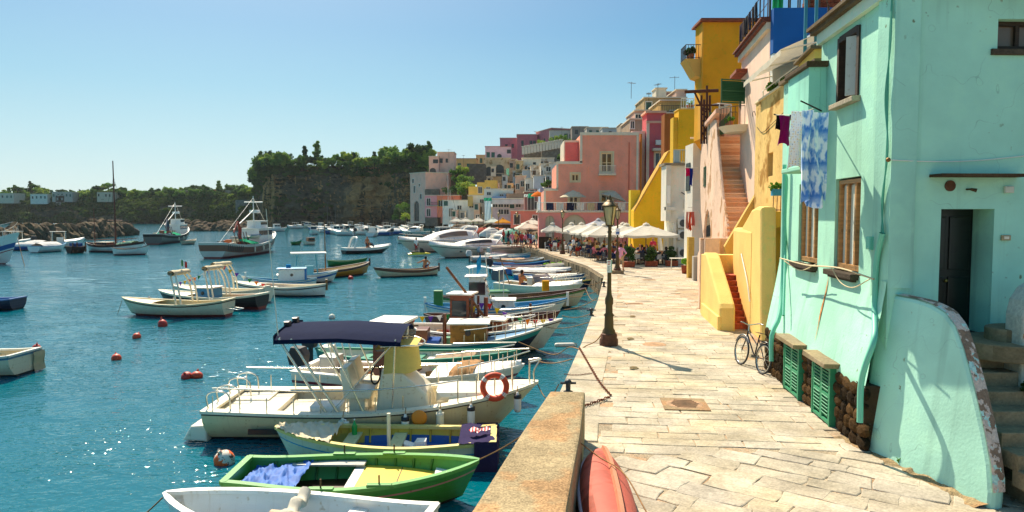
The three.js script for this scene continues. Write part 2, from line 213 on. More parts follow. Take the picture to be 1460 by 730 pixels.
// ---------------------------------------------------------------- hillside under the village
const shoreX = (z) => { for (let i = 0; i + 1 < QEDGE.length; i++) { const [x0, z0] = QEDGE[i], [x1, z1] = QEDGE[i + 1]; if (z <= z0 && z >= z1) return mix(x0, x1, (z0 - z) / (z0 - z1)); } return -23 - clamp((-200 - z) / 100) * 4; };
const hillH = (x, z) => { const s = x - shoreX(z) - (z > -100 ? 15 : mix(15, 9, clamp((-100 - z) / 60))); const k = clamp((-z - 18) / 55); return 1.2 + k * (s > 0 ? 24 * (1 - Math.exp(-s / 36)) + s * .05 : 0) + (s > 3 ? (fb3(x * .1, z * .1, 2) - .5) * 3 * k : 0) - .3; };
{
  const b = mb().grid(56, 80, (u, v) => { const z = mix(-20, -330, v), x = mix(-40, 130, u); return V(x, x > shoreX(z) + 2 ? hillH(x, z) : -2, z); }, false);
  struct('hillside', b.geo(), M(0x8f8360, { t: T.rock, b: T.rockB, bs: .2, r: 1 }));
}

// ---------------------------------------------------------------- foliage
function leafGeo(clumps, per, size, flat = .8) {           // clumps = [x,y,z,r]; many small bent leaf sprays spread through the clump
  const P = [], N = [], ix = []; let k = 0; const q = new THREE.Quaternion(), e = new THREE.Euler();
  for (const [cx, cy, cz, r] of clumps) for (let i = 0; i < per; i++) {
    const th = rnd(6.283), ph = Math.acos(rnd(-1, 1)), rr = r * Math.pow(rnd(), .42), c = V(cx + rr * Math.sin(ph) * Math.cos(th), cy + rr * Math.cos(ph) * flat, cz + rr * Math.sin(ph) * Math.sin(th));
    const n = V(c.x - cx, (c.y - cy) + r * .3, c.z - cz).normalize();
    q.setFromEuler(e.set(rnd(-1.3, 1.3), rnd(6.28), rnd(-1.3, 1.3))); const s = size * rnd(.6, 1.3), pts = [[-.5, 0, -.3], [.1, .12, -.55], [.6, -.05, 0], [.05, .14, .5], [-.6, -.08, .22]];
    for (const p of pts) { const w = V(p[0] * s, p[1] * s, p[2] * s).applyQuaternion(q).add(c); P.push(w.x, w.y, w.z); N.push(n.x, n.y, n.z); }
    ix.push(k, k + 1, k + 2, k, k + 2, k + 3, k, k + 3, k + 4); k += 5;
  }
  const g = new THREE.BufferGeometry(); g.setAttribute('position', new THREE.Float32BufferAttribute(P, 3)); g.setIndex(ix); const o = g.toNonIndexed(); o.computeVertexNormals(); return o;
}
const leafM = (c) => M(c, { r: .8, tr: .38, sp: .2 });
const GREENS = [0x587a2c, 0x6f9036, 0x486a2a, 0x7d9a40, 0x3c582a, 0x9aac40].map(leafM);
const bark = M(0x5a4632, { t: T.wood, r: 1 });
function treeProto(kind) {
  const g = new THREE.Group(), cl = [], tb = mb(); let size = .5, per = 60;
  if (kind === 'pine') { for (let i = 0; i < 15; i++) { const a = rnd(6.28), r = rnd(2.6); cl.push([Math.cos(a) * r, 6.3 - r * .18 + rnd(-.2, .2), Math.sin(a) * r, rnd(.6, 1.1)]); } tb.bar([0, -1, 0], [.2, 5.8, .1], .24, 6, .14); for (let i = 0; i < 6; i++) { const a = i * 1.05; tb.bar([.1, 4.4, 0], [Math.cos(a) * 1.9, 6, Math.sin(a) * 1.9], .09, 5, .04); } }
  else if (kind === 'tall') { for (let i = 0; i < 18; i++) { const y = rnd(1.6, 8), r = rnd(.2, 1.4) * (1 - (y - 2) / 8); const a = rnd(6.28); cl.push([Math.cos(a) * r, y, Math.sin(a) * r, rnd(.5, 1)]); } tb.bar([0, -1, 0], [.1, 8, 0], .22, 6, .05); for (let i = 0; i < 6; i++) { const a = i * 2.1, y = 2 + i; tb.bar([0, y, 0], [Math.cos(a) * 1.1, y + .8, Math.sin(a) * 1.1], .08, 5, .03); } }
  else { const n = kind === 'wide' ? 22 : 16, R = kind === 'wide' ? 2.6 : 1.9; for (let i = 0; i < n; i++) { const a = rnd(6.28), r = R * Math.sqrt(rnd()), y = 3.2 + rnd(-1.5, 2.2) * Math.sqrt(1 - r * r / R / R / 1.3); cl.push([Math.cos(a) * r, y, Math.sin(a) * r, rnd(.6, 1.25)]); } tb.bar([0, -1, 0], [.1, 2.2, 0], .26, 6, .18); for (let i = 0; i < 6; i++) { const a = i * 1.1 + .4; tb.bar([.1, 1.8 + i * .1, 0], [Math.cos(a) * R * .7, 3.4 + rnd(.9), Math.sin(a) * R * .7], .12, 5, .04); } }
  const gc = mb(); gc.add(leafGeo(cl, per, size)); gc.build('crown', GREENS[0], g); tb.build('trunk', bark, g); return g;
}
seed(91);
const TREES = { round: [treeProto('round'), treeProto('round'), treeProto('round')], wide: [treeProto('wide'), treeProto('wide')], tall: [treeProto('tall'), treeProto('tall')], pine: [treeProto('pine')] };
function tree(kind, name, label, group, x, y, z, s, mat) { const c = pick(TREES[kind]).clone(); c.children[0].material = mat; c.name = name; c.position.set(x, y, z); c.rotation.y = rnd(6.28); c.scale.set(s * rnd(.85, 1.2), s * rnd(.85, 1.15), s * rnd(.85, 1.2)); return tag(c, label, 'tree', group); }
const cliffTree = (kind, name, where, group, x, y, z, s) => { const i = Math.floor(rnd(6)) % 6; tree(kind, name, `${['mid green', 'light green', 'deep green', 'grey green', 'dark green', 'yellow green'][i]} ${{ round: 'rounded', wide: 'spreading', tall: 'tall narrow', pine: 'umbrella shaped' }[kind]} tree ${where}`, group, x, y, z, s, GREENS[i]); };
const scrubGeo = (() => { const g = mb().add(leafGeo([[0, 0, 0, .8], [.7, -.1, .2, .6], [-.5, .1, .3, .65]], 26, .42)); return g.geo(); })();
function scrub(name, label, list) { const o = new THREE.InstancedMesh(scrubGeo, leafM(0x4a5f26), list.length), m = new THREE.Matrix4(), c = new THREE.Color(); list.forEach(([x, y, z, s, k], i) => { o.setMatrixAt(i, m.makeRotationFromEuler(new THREE.Euler(rnd(-.4, .4), rnd(6.28), 0)).scale(V(s, s * .8, s)).setPosition(x, y, z)); o.setColorAt(i, c.setRGB(.7 + .8 * k, .8 + .5 * k, .6 + .3 * k)); }); o.name = name; o.userData = { kind: 'stuff', label, category: 'scrub' }; o.castShadow = o.receiveShadow = true; scene.add(o); return o; }

// ---------------------------------------------------------------- cliffs
function cliff(name, line, top, depthIn, mat, rough, cells) {      // line = base [x,z]..., top(k) = height
  const seg = []; let L = 0; for (let i = 0; i + 1 < line.length; i++) { const l = Math.hypot(line[i + 1][0] - line[i][0], line[i + 1][1] - line[i][1]); seg.push([L, l, i]); L += l; }
  const at = (k) => { const s = k * L; for (const [a, l, i] of seg) if (s <= a + l + 1e-6) { const f = (s - a) / l; return [mix(line[i][0], line[i + 1][0], f), mix(line[i][1], line[i + 1][1], f)]; } };
  const f = (u, v) => {
    const [x, z] = at(u), h = top(u), w = v / .7; let y, back;
    if (v < .7) { y = -1.5 + (h + 1.5) * w; back = depthIn * .35 * Math.pow(w, 1.6) + rough * (fb3(x * .06, y * .12, z * .06, 5) - .5) * 2.4 + rough * .5 * (fb3(x * .02 + 9, y * .6, 3, 3) - .5) + rough * .6 * Math.abs(fb3(x * .16, y * .05, z * .16, 4) - .5) * 2 + .9 * (fb3(x * .5, y * .7, z * .5, 3) - .5); }
    else { const q = (v - .7) / .3; y = h + q * 3 + rough * .3 * (fb3(x * .1, q * 4, 7) - .5) - q * q * 2; back = depthIn * .35 + q * depthIn + rough * (fb3(x * .06, h * .12, z * .06, 5) - .5) * 2.4 * (1 - q); }
    const dx = x, dz = z, r = Math.hypot(dx, dz); return V(x + dx / r * back, y, z + dz / r * back);
  };
  struct(name, mb().grid(cells, Math.round(cells * .5), f).geo(), mat); return f;
}
const cliffM = M(0xd0c2ac, { t: T.cliff, b: T.rockB, bs: .8, r: 1, sp: .1 });
{
  seed(5);
  const P = (px, d) => { const p = D(px, 320, d); return [p.x, p.z]; };
  const hh = (px, py, d) => CAMY + (HOR - py) * d / 1000;
  const A = [P(362, 352), P(376, 322), P(400, 312), P(470, 305), P(540, 298), P(592, 280), P(640, 262)];
  const topA = (u) => { const px = mix(366, 640, u); return hh(px, px < 385 ? mix(290, 250, clamp((px - 362) / 23)) : px < 440 ? mix(250, 240, (px - 385) / 55) : px < 600 ? 239 : mix(239, 262, (px - 600) / 40), 310) + 4 * (fb3(px * .03, 2, 5) - .5); };
  const fA = cliff('cliff', A, topA, 26, cliffM, 8, 220);
  for (let i = 0; i < 150; i++) { const u = rnd(.03, .98), v = rnd(.65, .84), p = fA(u, v), k = rnd(); cliffTree(k < .5 ? 'round' : k < .9 ? 'wide' : 'tall', 'cliff_tree', 'growing along the top of the tall dark cliff', 'trees on top of the cliff', p.x, p.y - .7, p.z, rnd(.7, 1.4)); }
  const L = []; for (let i = 0; i < 900; i++) { const u = rnd(), w = rnd(), v = w < .55 ? rnd(.6, .74) : rnd(.02, .7); const p = fA(u, v), n = fb3(p.x * .06, p.y * .1, 4, 3); if (w > .55 && n < .58) continue; L.push([p.x, p.y + .3, p.z + .4, rnd(.8, 1.7), rnd()]); }
  scrub('cliff_scrub', 'dark green scrub hanging over the face of the tall cliff', L);
  // the far headland on the left
  const B = [P(-160, 420), P(-40, 415), P(90, 405), P(180, 400), P(260, 396), P(330, 380), P(372, 365), P(420, 372)];
  const topB = (u) => { const px = mix(-160, 420, u); return hh(px, 285 - 7 * fb3(px * .02, 1, 1) + (px < 20 ? 4 : 0) - clamp((px - 200) / 150) * 2, 395); };
  const fB = cliff('headland', B, topB, 60, M(0xb8b4a4, { t: T.cliff, b: T.rockB, bs: .5, r: 1, sp: .1 }), 9, 170);
  for (let i = 0; i < 230; i++) { const u = rnd(.2, .99), v = i % 3 ? rnd(.62, .96) : rnd(.58, .72), p = fB(u, v), k = rnd(); cliffTree(k < .5 ? 'round' : k < .84 ? 'wide' : k < .92 ? 'tall' : 'pine', 'headland_tree', 'on the low far headland across the harbour', 'trees on the far headland', p.x, p.y - .8, p.z, rnd(.7, 1.35)); }
  const L2 = []; for (let i = 0; i < 3600; i++) { const u = rnd(.15, 1), w = rnd(), v = w < .45 ? rnd(.5, .8) : rnd(.1, .66); const p = fB(u, v), n = fb3(p.x * .03, p.y * .08, 14, 3); if (w > .45 && n < .36) continue; L2.push([p.x, p.y + .4, p.z + .6, rnd(1.2, 3), rnd()]); }
  scrub('headland_scrub', 'dark green scrub covering the slopes of the far headland', L2);
  globalThis.fHeadland = fB;
  // breakwaters: dumped boulders
  const rocks = (name, label, a, b, w, h, n) => { const rg = new THREE.IcosahedronGeometry(1, 1), p = rg.attributes.position; for (let i = 0; i < p.count; i++) { const q = V(p.getX(i), p.getY(i), p.getZ(i)); const s = .72 + .5 * n3(q.x * 1.7 + 5, q.y * 1.7, q.z * 1.7); p.setXYZ(i, q.x * s, q.y * s, q.z * s); } const bb = mb().add(rg); const g0 = bb.geo(); const g = g0.toNonIndexed ? g0 : g0; g.computeVertexNormals(); const o = new THREE.InstancedMesh(g, M(0xa4a29c, { t: T.rock, r: 1, sp: .2 }), n), m = new THREE.Matrix4(), c = new THREE.Color(); for (let i = 0; i < n; i++) { const k = rnd(), s = rnd(-1, 1), y = h * (1 - Math.abs(s)) * rnd(.7, 1) * (.75 + .35 * n3(k * 9, 3, 1)); const r = rnd(.7, 1.9); m.makeRotationFromEuler(new THREE.Euler(rnd(6), rnd(6), rnd(6))).scale(V(r * rnd(.7, 1.4), r * .8, r)).setPosition(mix(a.x, b.x, k) + s * w * .25, y - .3, mix(a.z, b.z, k) + s * w); o.setMatrixAt(i, m); const t = rnd(.5, 1.2); o.setColorAt(i, c.setRGB(t, t * rnd(.9, 1), t * rnd(.8, .95))); } o.name = name; o.userData = { kind: 'stuff', label, category: 'rocks' }; o.castShadow = o.receiveShadow = true; scene.add(o); };
  rocks('breakwater_rocks', 'long heap of grey brown boulders behind the two masted sailing boat', G(-30, 351, 0), G(178, 336, 0), 9, 2.9, 620);
  rocks('breakwater_rocks_001', 'low dark boulder breakwater in front of the far headland', G(262, 329, 0), G(352, 329, 0), 6, 2.6, 300);
}

// ---------------------------------------------------------------- parts shared by houses
function win(g, u0, u1, v0, v1, zb, o = {}) {           // a glazed window in an opening: pane with frame, sill, surround, shutters as its pieces
  const fm = o.fm || M(0xe6dcc4, { r: .6 }), t = o.t ?? .06, dk = o.depth ?? .06;
  const p = mb().bx(u0 + .01, u1 - .01, v0 + .01, v1 - .01, zb - .02, zb).build('window', o.glass || glass, g);
  const f = mb().bx(u0, u0 + t, v0, v1, zb + .004, zb + dk).bx(u1 - t, u1, v0, v1, zb + .004, zb + dk).bx(u0 + t, u1 - t, v1 - t, v1, zb + .004, zb + dk).bx(u0 + t, u1 - t, v0, v0 + t * 1.3, zb + .004, zb + dk);
  const nx = o.nx ?? 2, ny = o.ny ?? 1; for (let i = 1; i < nx; i++) { const x = mix(u0, u1, i / nx); f.bx(x - t * .5, x + t * .5, v0 + t * 1.3, v1 - t, zb + .004, zb + dk * .85); } for (let j = 1; j < ny; j++) { const y = mix(v0, v1, j / ny); f.bx(u0 + t, u1 - t, y - t * .3, y + t * .3, zb + .005, zb + dk * .7); }
  f.build('frame', fm, p);
  if (o.sill) mb().rb(u0 - .1, u1 + .1, v0 - .09, v0 - .002, zb + .02, o.sz ?? .1, .012).build('sill', o.sill, p);
  if (o.sur) { const s = o.sw ?? .16; mb().ext(rect(u0 - s, u1 + s, v0 - (o.sb ?? s), v1 + s), .004, .05, [rect(u0, u1, v0, v1)]).build('surround', o.sur, p); }
  if (o.shut) { const w = (u1 - u0) / 2; for (const sd of [-1, 1]) { const x = sd < 0 ? u0 : u1; shutter(p, x, v0, w * .95, v1 - v0, o.open ?? .35, sd, o.shut, .02); } }
  return p;
}
function shutter(parent, x, y, w, h, ang, sd, mat, z = .02) {       // louvred leaf hinged at x
  const b = mb(), t = .05; b.bx(0, t, 0, h, -.02, .02).bx(w - t, w, 0, h, -.02, .02).bx(t, w - t, 0, t, -.02, .02).bx(t, w - t, h - t, h, -.02, .02).bx(t, w - t, h * .5 - t / 2, h * .5 + t / 2, -.02, .02);
  const n = Math.round(h / .07); for (let i = 1; i < n; i++) { const yy = t + (h - 2 * t) * i / n; if (Math.abs(yy - h / 2) > t * .6) b.box(w / 2, yy, 0, w - 2 * t, .09, .012, 0, .6); }
  const m = b.build('shutter', mat, parent); m.position.set(x, y, z); m.rotation.y = sd < 0 ? Math.PI + ang : -ang; return m;
}
const steps = (parent, name, mat, n, f) => { for (let i = 0; i < n; i++) { const b = mb(); f(b, i); b.build(name, Array.isArray(mat) ? mat[i % mat.length] : mat, parent); } };
function clothGeo(w, h, folds, amp, taper = 0, ragged = .05, n = 14) {
  const ph = rnd(6); const b = mb(); const f = (k) => (u, v) => V((u - .5) * w * (1 - taper * v) + amp * .5 * Math.sin(v * 5 + ph), -v * h * (1 + ragged * Math.sin(u * 9 + ph)), amp * (Math.sin(u * folds * 6.28 + ph + v * 1.5) * (.35 + .65 * v) + .7 * Math.sin(u * folds * 2.7 + v * 3)) + k); b.grid(n, n, f(0)).grid(n, n, f(-.006), true); return b;
}
// ---------------------------------------------------------------- the mint green house with its stair
const fL = new Face(6.245, -16.3, 5.67, -10.55), fD = new Face(5.67, -10.55, 10.2, -10.75);
{
  const mm = (c, bs) => M(c, { t: T.mint, b: T.plasterB, bs, r: .92, sp: .25 }), mint = mm(0xc2f4da, .006), mintD = mm(0xb2f2da, .006), mintP = M(0xc8f8e2, { t: T.mint, b: T.plasterB, bs: .005, r: .95, sp: .2 });
  const h = thing('mint_house', 'mint green two storey house with brown windows beside the paved quay', 'house', fL.A, fL.ry);
  const uC = fL.len, L = (px, py, z = 0) => fL.at(px, py, z);
  const H = 7.08, uR = L(1171, 100)[0], wA = [L(1192, 252)[0], L(1228, 252)[0]], wB = [L(1140, 265)[0], L(1168, 265)[0]], wvt = L(1210, 253)[1], wvb = 2.62, uA = [L(1197, 60)[0], L(1226, 60)[0]], uv = [L(1210, 143)[1], L(1210, 47)[1]];
  mb().ext([[0, 2.5], [uC, 2.5], [uC, H], [uR, H], [uR, H - .5], [0, H - .5]], -.36, 0, [rect(wA[0], wA[1], wvb, wvt), rect(wB[0], wB[1], wvb, wvt), rect(uA[0], uA[1], uv[0], uv[1])]).bx(uR, uC - 1.3, 0, H - .01, -5.4, -.37).bx(0, uR, 0, H - .51, -5.4, -.37).build('side_wall', mint, h);
  // flared foot of the wall above the rubble
  seed(3);
  const flare = (v) => v > 1 ? .02 + .28 * Math.pow(1 - clamp((v - 1) / 1.58), 1.15) : .3;
  const sh = [[L(1165, 600, .3)[0], L(1189, 600, .3)[0]], [L(1124, 560, .3)[0], L(1144, 560, .3)[0]]];
  mb().grid(90, 26, (u, v) => { const vv = mix(2.6, .93, v), uu = u * (uC + .02); return V(uu, vv + .02 * Math.sin(uu * 3) * v, flare(vv) + .05 * (fb3(uu * 1.3, vv * 1.3, 3) - .5)); }, true).build('flared_wall', mint, h);
  const pl = mb().bx(0, uC + .02, -.1, 1.0, -.3, .29).build('plinth', M(0x6b5a41, { t: T.rock, b: T.stoneB, bs: .02, r: 1 }), h);
  const rg = []; for (let k = 0; k < 4; k++) { const g = new THREE.IcosahedronGeometry(1, 1), p = g.attributes.position; for (let i = 0; i < p.count; i++) { const q = V(p.getX(i), p.getY(i), p.getZ(i)), s = .78 + .45 * n3(q.x * 1.4 + k * 9, q.y * 1.4, q.z * 1.4); p.setXYZ(i, q.x * s, q.y * s, q.z * s); } g.computeVertexNormals(); rg.push(mb().add(g).geo()); }
  const rt = [0x7a684c, 0x5e5240, 0x8c7756, 0x4f483b].map((c) => M(c, { t: T.rock, b: T.stoneB, bs: .01, r: 1, sp: .2 }));
  for (let r = 0; r < 5; r++) for (let u = .05; u < uC - .15;) { const w = rnd(.18, .36); if (!sh.some(([a, b]) => u + w / 2 > a - .1 && u + w / 2 < b + .1)) { const o = mesh('rubble_stone', pick(rg), pick(rt), pl); o.position.set(u + w / 2, .1 + r * .2 + rnd(-.02, .02), .27); o.scale.set(w * .56, .115, .09); o.rotation.z = rnd(-.25, .25); } u += w; }
  const gS = M(0x2c9468, { t: T.boat, r: .5 });
  for (const [a, b] of sh) {
    const o = mb().bx(a, b, .02, 1.0, .2, .32).build('basement_window', DARK, h), m = (a + b) / 2;
    shutter(o, a + .01, .03, m - a - .01, .96, -Math.PI, -1, gS, .37); shutter(o, m + .005, .03, b - m - .01, .96, -Math.PI, -1, gS, .37);
    mb().bx(a - .05, a - .005, .0, 1.02, .2, .4).build('jamb', gS, o); mb().bx(b + .005, b + .05, 0, 1.02, .2, .4).build('jamb', gS, o);
    mb().ext([[a - .16, 1.04], [b + .14, 1.04], [b + .16, 1.1], [a - .14, 1.12]], .1, .53, [], .012).build('lintel', stone(0xb7a98c), h);
  }
  const wf = wood(0xdcaa6c, .5), wd = wood(0x4b3a2a, .8), gl = M(0xb4c8c4, { r: .08, sp: .9 });
  for (const [a, b] of [wA, wB]) {
    const w = win(h, a + .02, b - .02, wvb + .03, wvt - .03, -.14, { fm: wf, nx: 3, t: .07, depth: .09, glass: gl });
    mb().bx(a + .1, mix(a, b, .32), wvb + .1, wvt - .12, -.125, -.12).bx(mix(a, b, .36), mix(a, b, .64), wvb + .1, wvt - .12, -.125, -.12).build('curtain', cloth(0xd9dccb), w).userData.label = 'pale net curtain';
    mb().rb(a - .1, b + .08, wvb - .1, wvb, -.13, .16, .015).bx(a - .02, b, wvb - .14, wvb - .1, -.1, .1).build('sill', stone(0x5d5348), w);
  }
  { const [a, b] = uA, [c, d] = uv; const w = mb().bx(a, b, c, d, -.355, -.33).build('window', M(0x1a1712, { r: .4 }), h); mb().bx(a - .02, a + .07, c, d, -.3, .03).bx(b - .07, b + .03, c, d, -.3, .03).bx(a + .07, b - .07, d - .09, d + .02, -.3, .03).build('frame', wd, w); mb().rb(a - .08, b + .1, c - .09, c, -.3, .14, .012).build('sill', stone(0xd8cdb4), w); const lf = mb().bx(0, .42, .05, d - c - .12, -.02, .02).build('casement', M(0xd8d2c0, { t: T.boat, r: .5 }), w); lf.position.set(b - .1, c + .02, -.22); lf.rotation.y = Math.PI + .75; mb().bx(.07, .35, .12, (d - c) * .5, .021, .03).bx(.07, .35, (d - c) * .54, d - c - .2, .021, .03).build('panel', M(0xc9c2ae, { r: .5 }), lf); }
  // roof edge
  mb().bx(uR - .1, uC + .2, H, H + .07, -5.4, .2).bx(uR - .1, uC + .2, H + .07, H + .13, -5.4, .27).build('roof', stone(0x8a7860), h); mb().bx(-.1, uR - .1, H - .5, H - .42, -5.4, .1).build('lower_roof', stone(0x8a7860), h);
  mb().bx(uR, uC + .1, H - .2, H - .004, .003, .1).build('cornice', plaster(0xdcefdc), h);
  // oriel block standing forward at the far end
  { const a = L(1123, 170, .33)[0], b = L(1152, 170, .33)[0], t = L(1135, 108, .33)[1], bt = L(1135, 238, .33)[1]; const wv = [L(1138, 190, .33)[1], L(1138, 158, .33)[1]], wu = [L(1130, 170, .33)[0], L(1136, 170, .33)[0]];
    mb().ext(rect(a, b, bt, t), .12, .33, [rect(wu[0], wu[1], wv[0] - .1, wv[1])]).bx(a + .002, b - .002, bt + .002, t - .002, .003, .115).build('oriel', mintD, h); mb().rb(a - .05, b + .08, t, t + .1, -.1, .4, .02).build('oriel_roof', stone(0x6d5c46), h); mb().rb(a - .06, b + .08, bt - .1, bt - .003, .0, .42, .02).build('oriel_ledge', plaster(0x9fdcc4), h); win(h, wu[0], wu[1], wv[0] - .1, wv[1], .14, { fm: M(0x2f7d62, { r: .5 }), nx: 1, depth: .04 }); }
  // downpipes, cables, stains of rust
  const pm = M(0x6fc3a6, { r: .5 });
  { const p = (px, py, z) => [...L(px, py, z), z]; mb().tube([p(1258, 332, .08), p(1250, 370, .08), p(1247, 440, .1), p(1246, 485, .3), p(1234, 520, .4), p(1228, 545, .43), p(1226, 602, .43)], .045, 8, 6).build('downpipe', pm, h); mb().tube([p(1119, 235, .1), p(1116, 400, .12), p(1110, 455, .34), p(1101, 475, .5), p(1100, 515, .52)], .05, 8, 5).build('downpipe', pm, h);
    mb().tube([p(1121, 250, .02), p(1120, 340, .02), p(1117, 450, .35)], .03, 6, 5).build('downpipe', pm, h);
    const cm = M(0x4aa083, { r: .6 }); for (const s of [0, 1, 2]) mb().tube([p(1272, -12, .03), p(1268 + s, 60, .05), p(1266 - s * 2, 140, .04 + s * .01), p(1264 + s, 215, .05), p(1259 - s, 290, .05), p(1256 + s * 2, 338, .06)], .011, 5, 5).build('cable', cm, h);
    mb().rb(...[L(1259, 1)[0] - .1, L(1259, 1)[0] + .06], L(1257, 357)[1], L(1257, 338)[1], .01, .12, .02).build('junction_box', pm, h);
    const cb = M(0xc9b58c, { r: .7 }); mb().tube([p(1112, 368, .4), p(1150, 378, .35), p(1200, 383, .35), p(1246, 398, .2)], .014, 5).tube([p(1185, 380, .35), p(1196, 400, .3), p(1215, 410, .3), p(1240, 398, .3)], .009, 5).tube([p(1118, 372, .4), p(1140, 385, .3), p(1165, 376, .3)], .009, 5).build('cable', cb, h);
  }
  for (const [u, v0, v1, w] of [[wA[0] - .12, 2.5, 1.12, .03]]) mb().grid(3, 24, (a, b) => { const v = mix(v0, v1, b), k = w * (.5 + fb3(b * 9, u, 2)) * Math.sin(clamp(b * 1.05 + .04) * 3.14); return V(u - b * .03 + (a - .5) * 2 * k + .02 * Math.sin(b * 9), v, flare(v) + .05 * (fb3(u * 1.3, v * 1.3, 3) - .5) + .012); }, true).build('rust_stain', M(0xd8a862, { t: T.rust, r: 1 }), h);
  // door side
  const dq = new THREE.Group(), Q = (px, py, z = 0) => fD.at(px, py, z); dq.name = 'front_wall'; dq.position.copy(fD.A).sub(fL.A).applyAxisAngle(Y, -fL.ry); dq.rotation.y = fD.ry - fL.ry; h.add(dq);
  const du = [Q(1342, 300)[0], Q(1418, 300)[0]], dv = [1.72, Q(1380, 298)[1]], su = [Q(1423, 40)[0], Q(1500, 40)[0]], sv = [Q(1430, 70)[1], Q(1430, 27)[1]];
  mb().ext(rect(.003, 4.5, 0, H), -.46, 0, [rect(du[0], du[1], dv[0], dv[1]), rect(su[0], su[1], sv[0], sv[1])]).build('plaster_face', mint, dq);
  { const gd = M(0x16231b, { t: T.wood, r: .35 }); const d = mb().bx(du[0], du[1], dv[0], dv[1], -.5, -.465).build('door', gd, dq); const w = du[1] - du[0]; for (const [a, b, c, e] of [[.06, .46, .1, .46], [.54, .94, .1, .46], [.06, .46, .52, .94], [.54, .94, .52, .94]]) mb().rb(du[0] + w * a, du[0] + w * b, mix(...dv, c), mix(...dv, e), -.47, -.44, .012).build('panel', gd, d); mb().bx(du[0] - .0, du[1], dv[0] - .02, dv[0] + .06, -.46, -.1).build('threshold', stone(0x6a6154), d); mb().ball(du[0] + w * .48, dv[0] + .85, -.42, .03).build('knob', metal(0xa58a4a), d); }
  win(dq, su[0], su[1], sv[0], sv[1], -.2, { fm: wd, nx: 2, glass: M(0x6b5a48, { r: .3 }), sill: stone(0x6d6252), sz: .05 });
  mb().bx(...[Q(1325, 250)[0], Q(1450, 250)[0]], Q(1400, 253)[1], Q(1400, 249)[1], .0, .3).build('door_canopy', stone(0x6b543e), dq);
  mb().tr(new THREE.CylinderGeometry(.082, .082, .02, 20), Q(1354, 265)[0], Q(1354, 265)[1], .012, Math.PI / 2).build('vent_grille', M(0x6d5238, { t: T.rust, r: .9 }), dq);
  { const a = Q(1378, 270), b = mb(); b.bar([a[0], a[1], 0], [a[0], a[1], .1], .014).bar([a[0], a[1], .09], [a[0] + .07, a[1] - .02, .12], .02, 6, .03).build('spigot_lamp', metal(0x5c4a35, .6), dq); }
  mb().rb(Q(1441, 1)[0], Q(1454, 1)[0], Q(1, 273)[1], Q(1, 263)[1], .003, .05, .01).build('meter_box', M(0xcfd0bd, { r: .6 }), dq);
  { const m = mb().rb(Q(1440, 1)[0], Q(1453, 1)[0], Q(1, 345)[1], Q(1, 337)[1], .003, .035, .006).build('doorbell', M(0xa8916a, { r: .4 }), dq); mb().bx(Q(1443, 1)[0], Q(1450, 1)[0], Q(1, 343)[1], Q(1, 339)[1], .03, .04).build('button', M(0xe8dfc5, { r: .4 }), m); }
  { const a = Q(1263, 228), b = Q(1470, 221), pts = []; for (let i = 0; i <= 8; i++) pts.push([mix(a[0], b[0], i / 8), mix(a[1], b[1], i / 8) - .06 * Math.sin(i / 8 * 3.14), .04]); mb().tube(pts, .008, 5, 3).build('washing_line', M(0xe6e4d4, { r: .7 }), dq); mb().ball(a[0] + .02, a[1], .03, .035).build('hook', metal(0x8b6b43, .6), dq); }
  // stair beside the door, and the two stair walls
  const st = thing('stone_stair', 'worn stone stair climbing behind the peeling mint wall to the dark door', 'stair', V(0, 0, 0));
  const sm1 = stone(0xb4a484);
  steps(st, 'step', sm1, 8, (b, i) => { const y = 2.9 - i * .19, z = -10 + i * .3; const x0 = 6.24; b.ext([[x0, -(z + .02)], [x0, -(z - .34)], [9, -(z - .34)], [9, -(z + .02)]].map(([x, q]) => [x, q]), 0, .19, [], .015); b.g[0].rotateX(-Math.PI / 2).translate(0, y - .19 - .015 + (i % 2) * .002, 0); });
  mb().bx(5.8, 9.4, 1.2, 2.91, -10.54, -10.32).build('landing', sm1, st);
  mb().bx(6.4, 9.4, 1.2, 1.5, -10.3, -8.0).build('stair_core', sm1, st);
  for (const [r, y] of [[.75, 3.1], [.42, 3.28]]) { const s = new THREE.Shape(); s.absellipse(0, 0, r * 1.15, r * .9, 0, 6.283); const g = new THREE.ExtrudeGeometry(s, { depth: .2, bevelEnabled: true, bevelSize: .02, bevelThickness: .02, bevelSegments: 2, curveSegments: 20 }); g.rotateX(-Math.PI / 2); mb().tr(g, 7.42, y - .22, -10.1).build('round_step', sm1, st); }
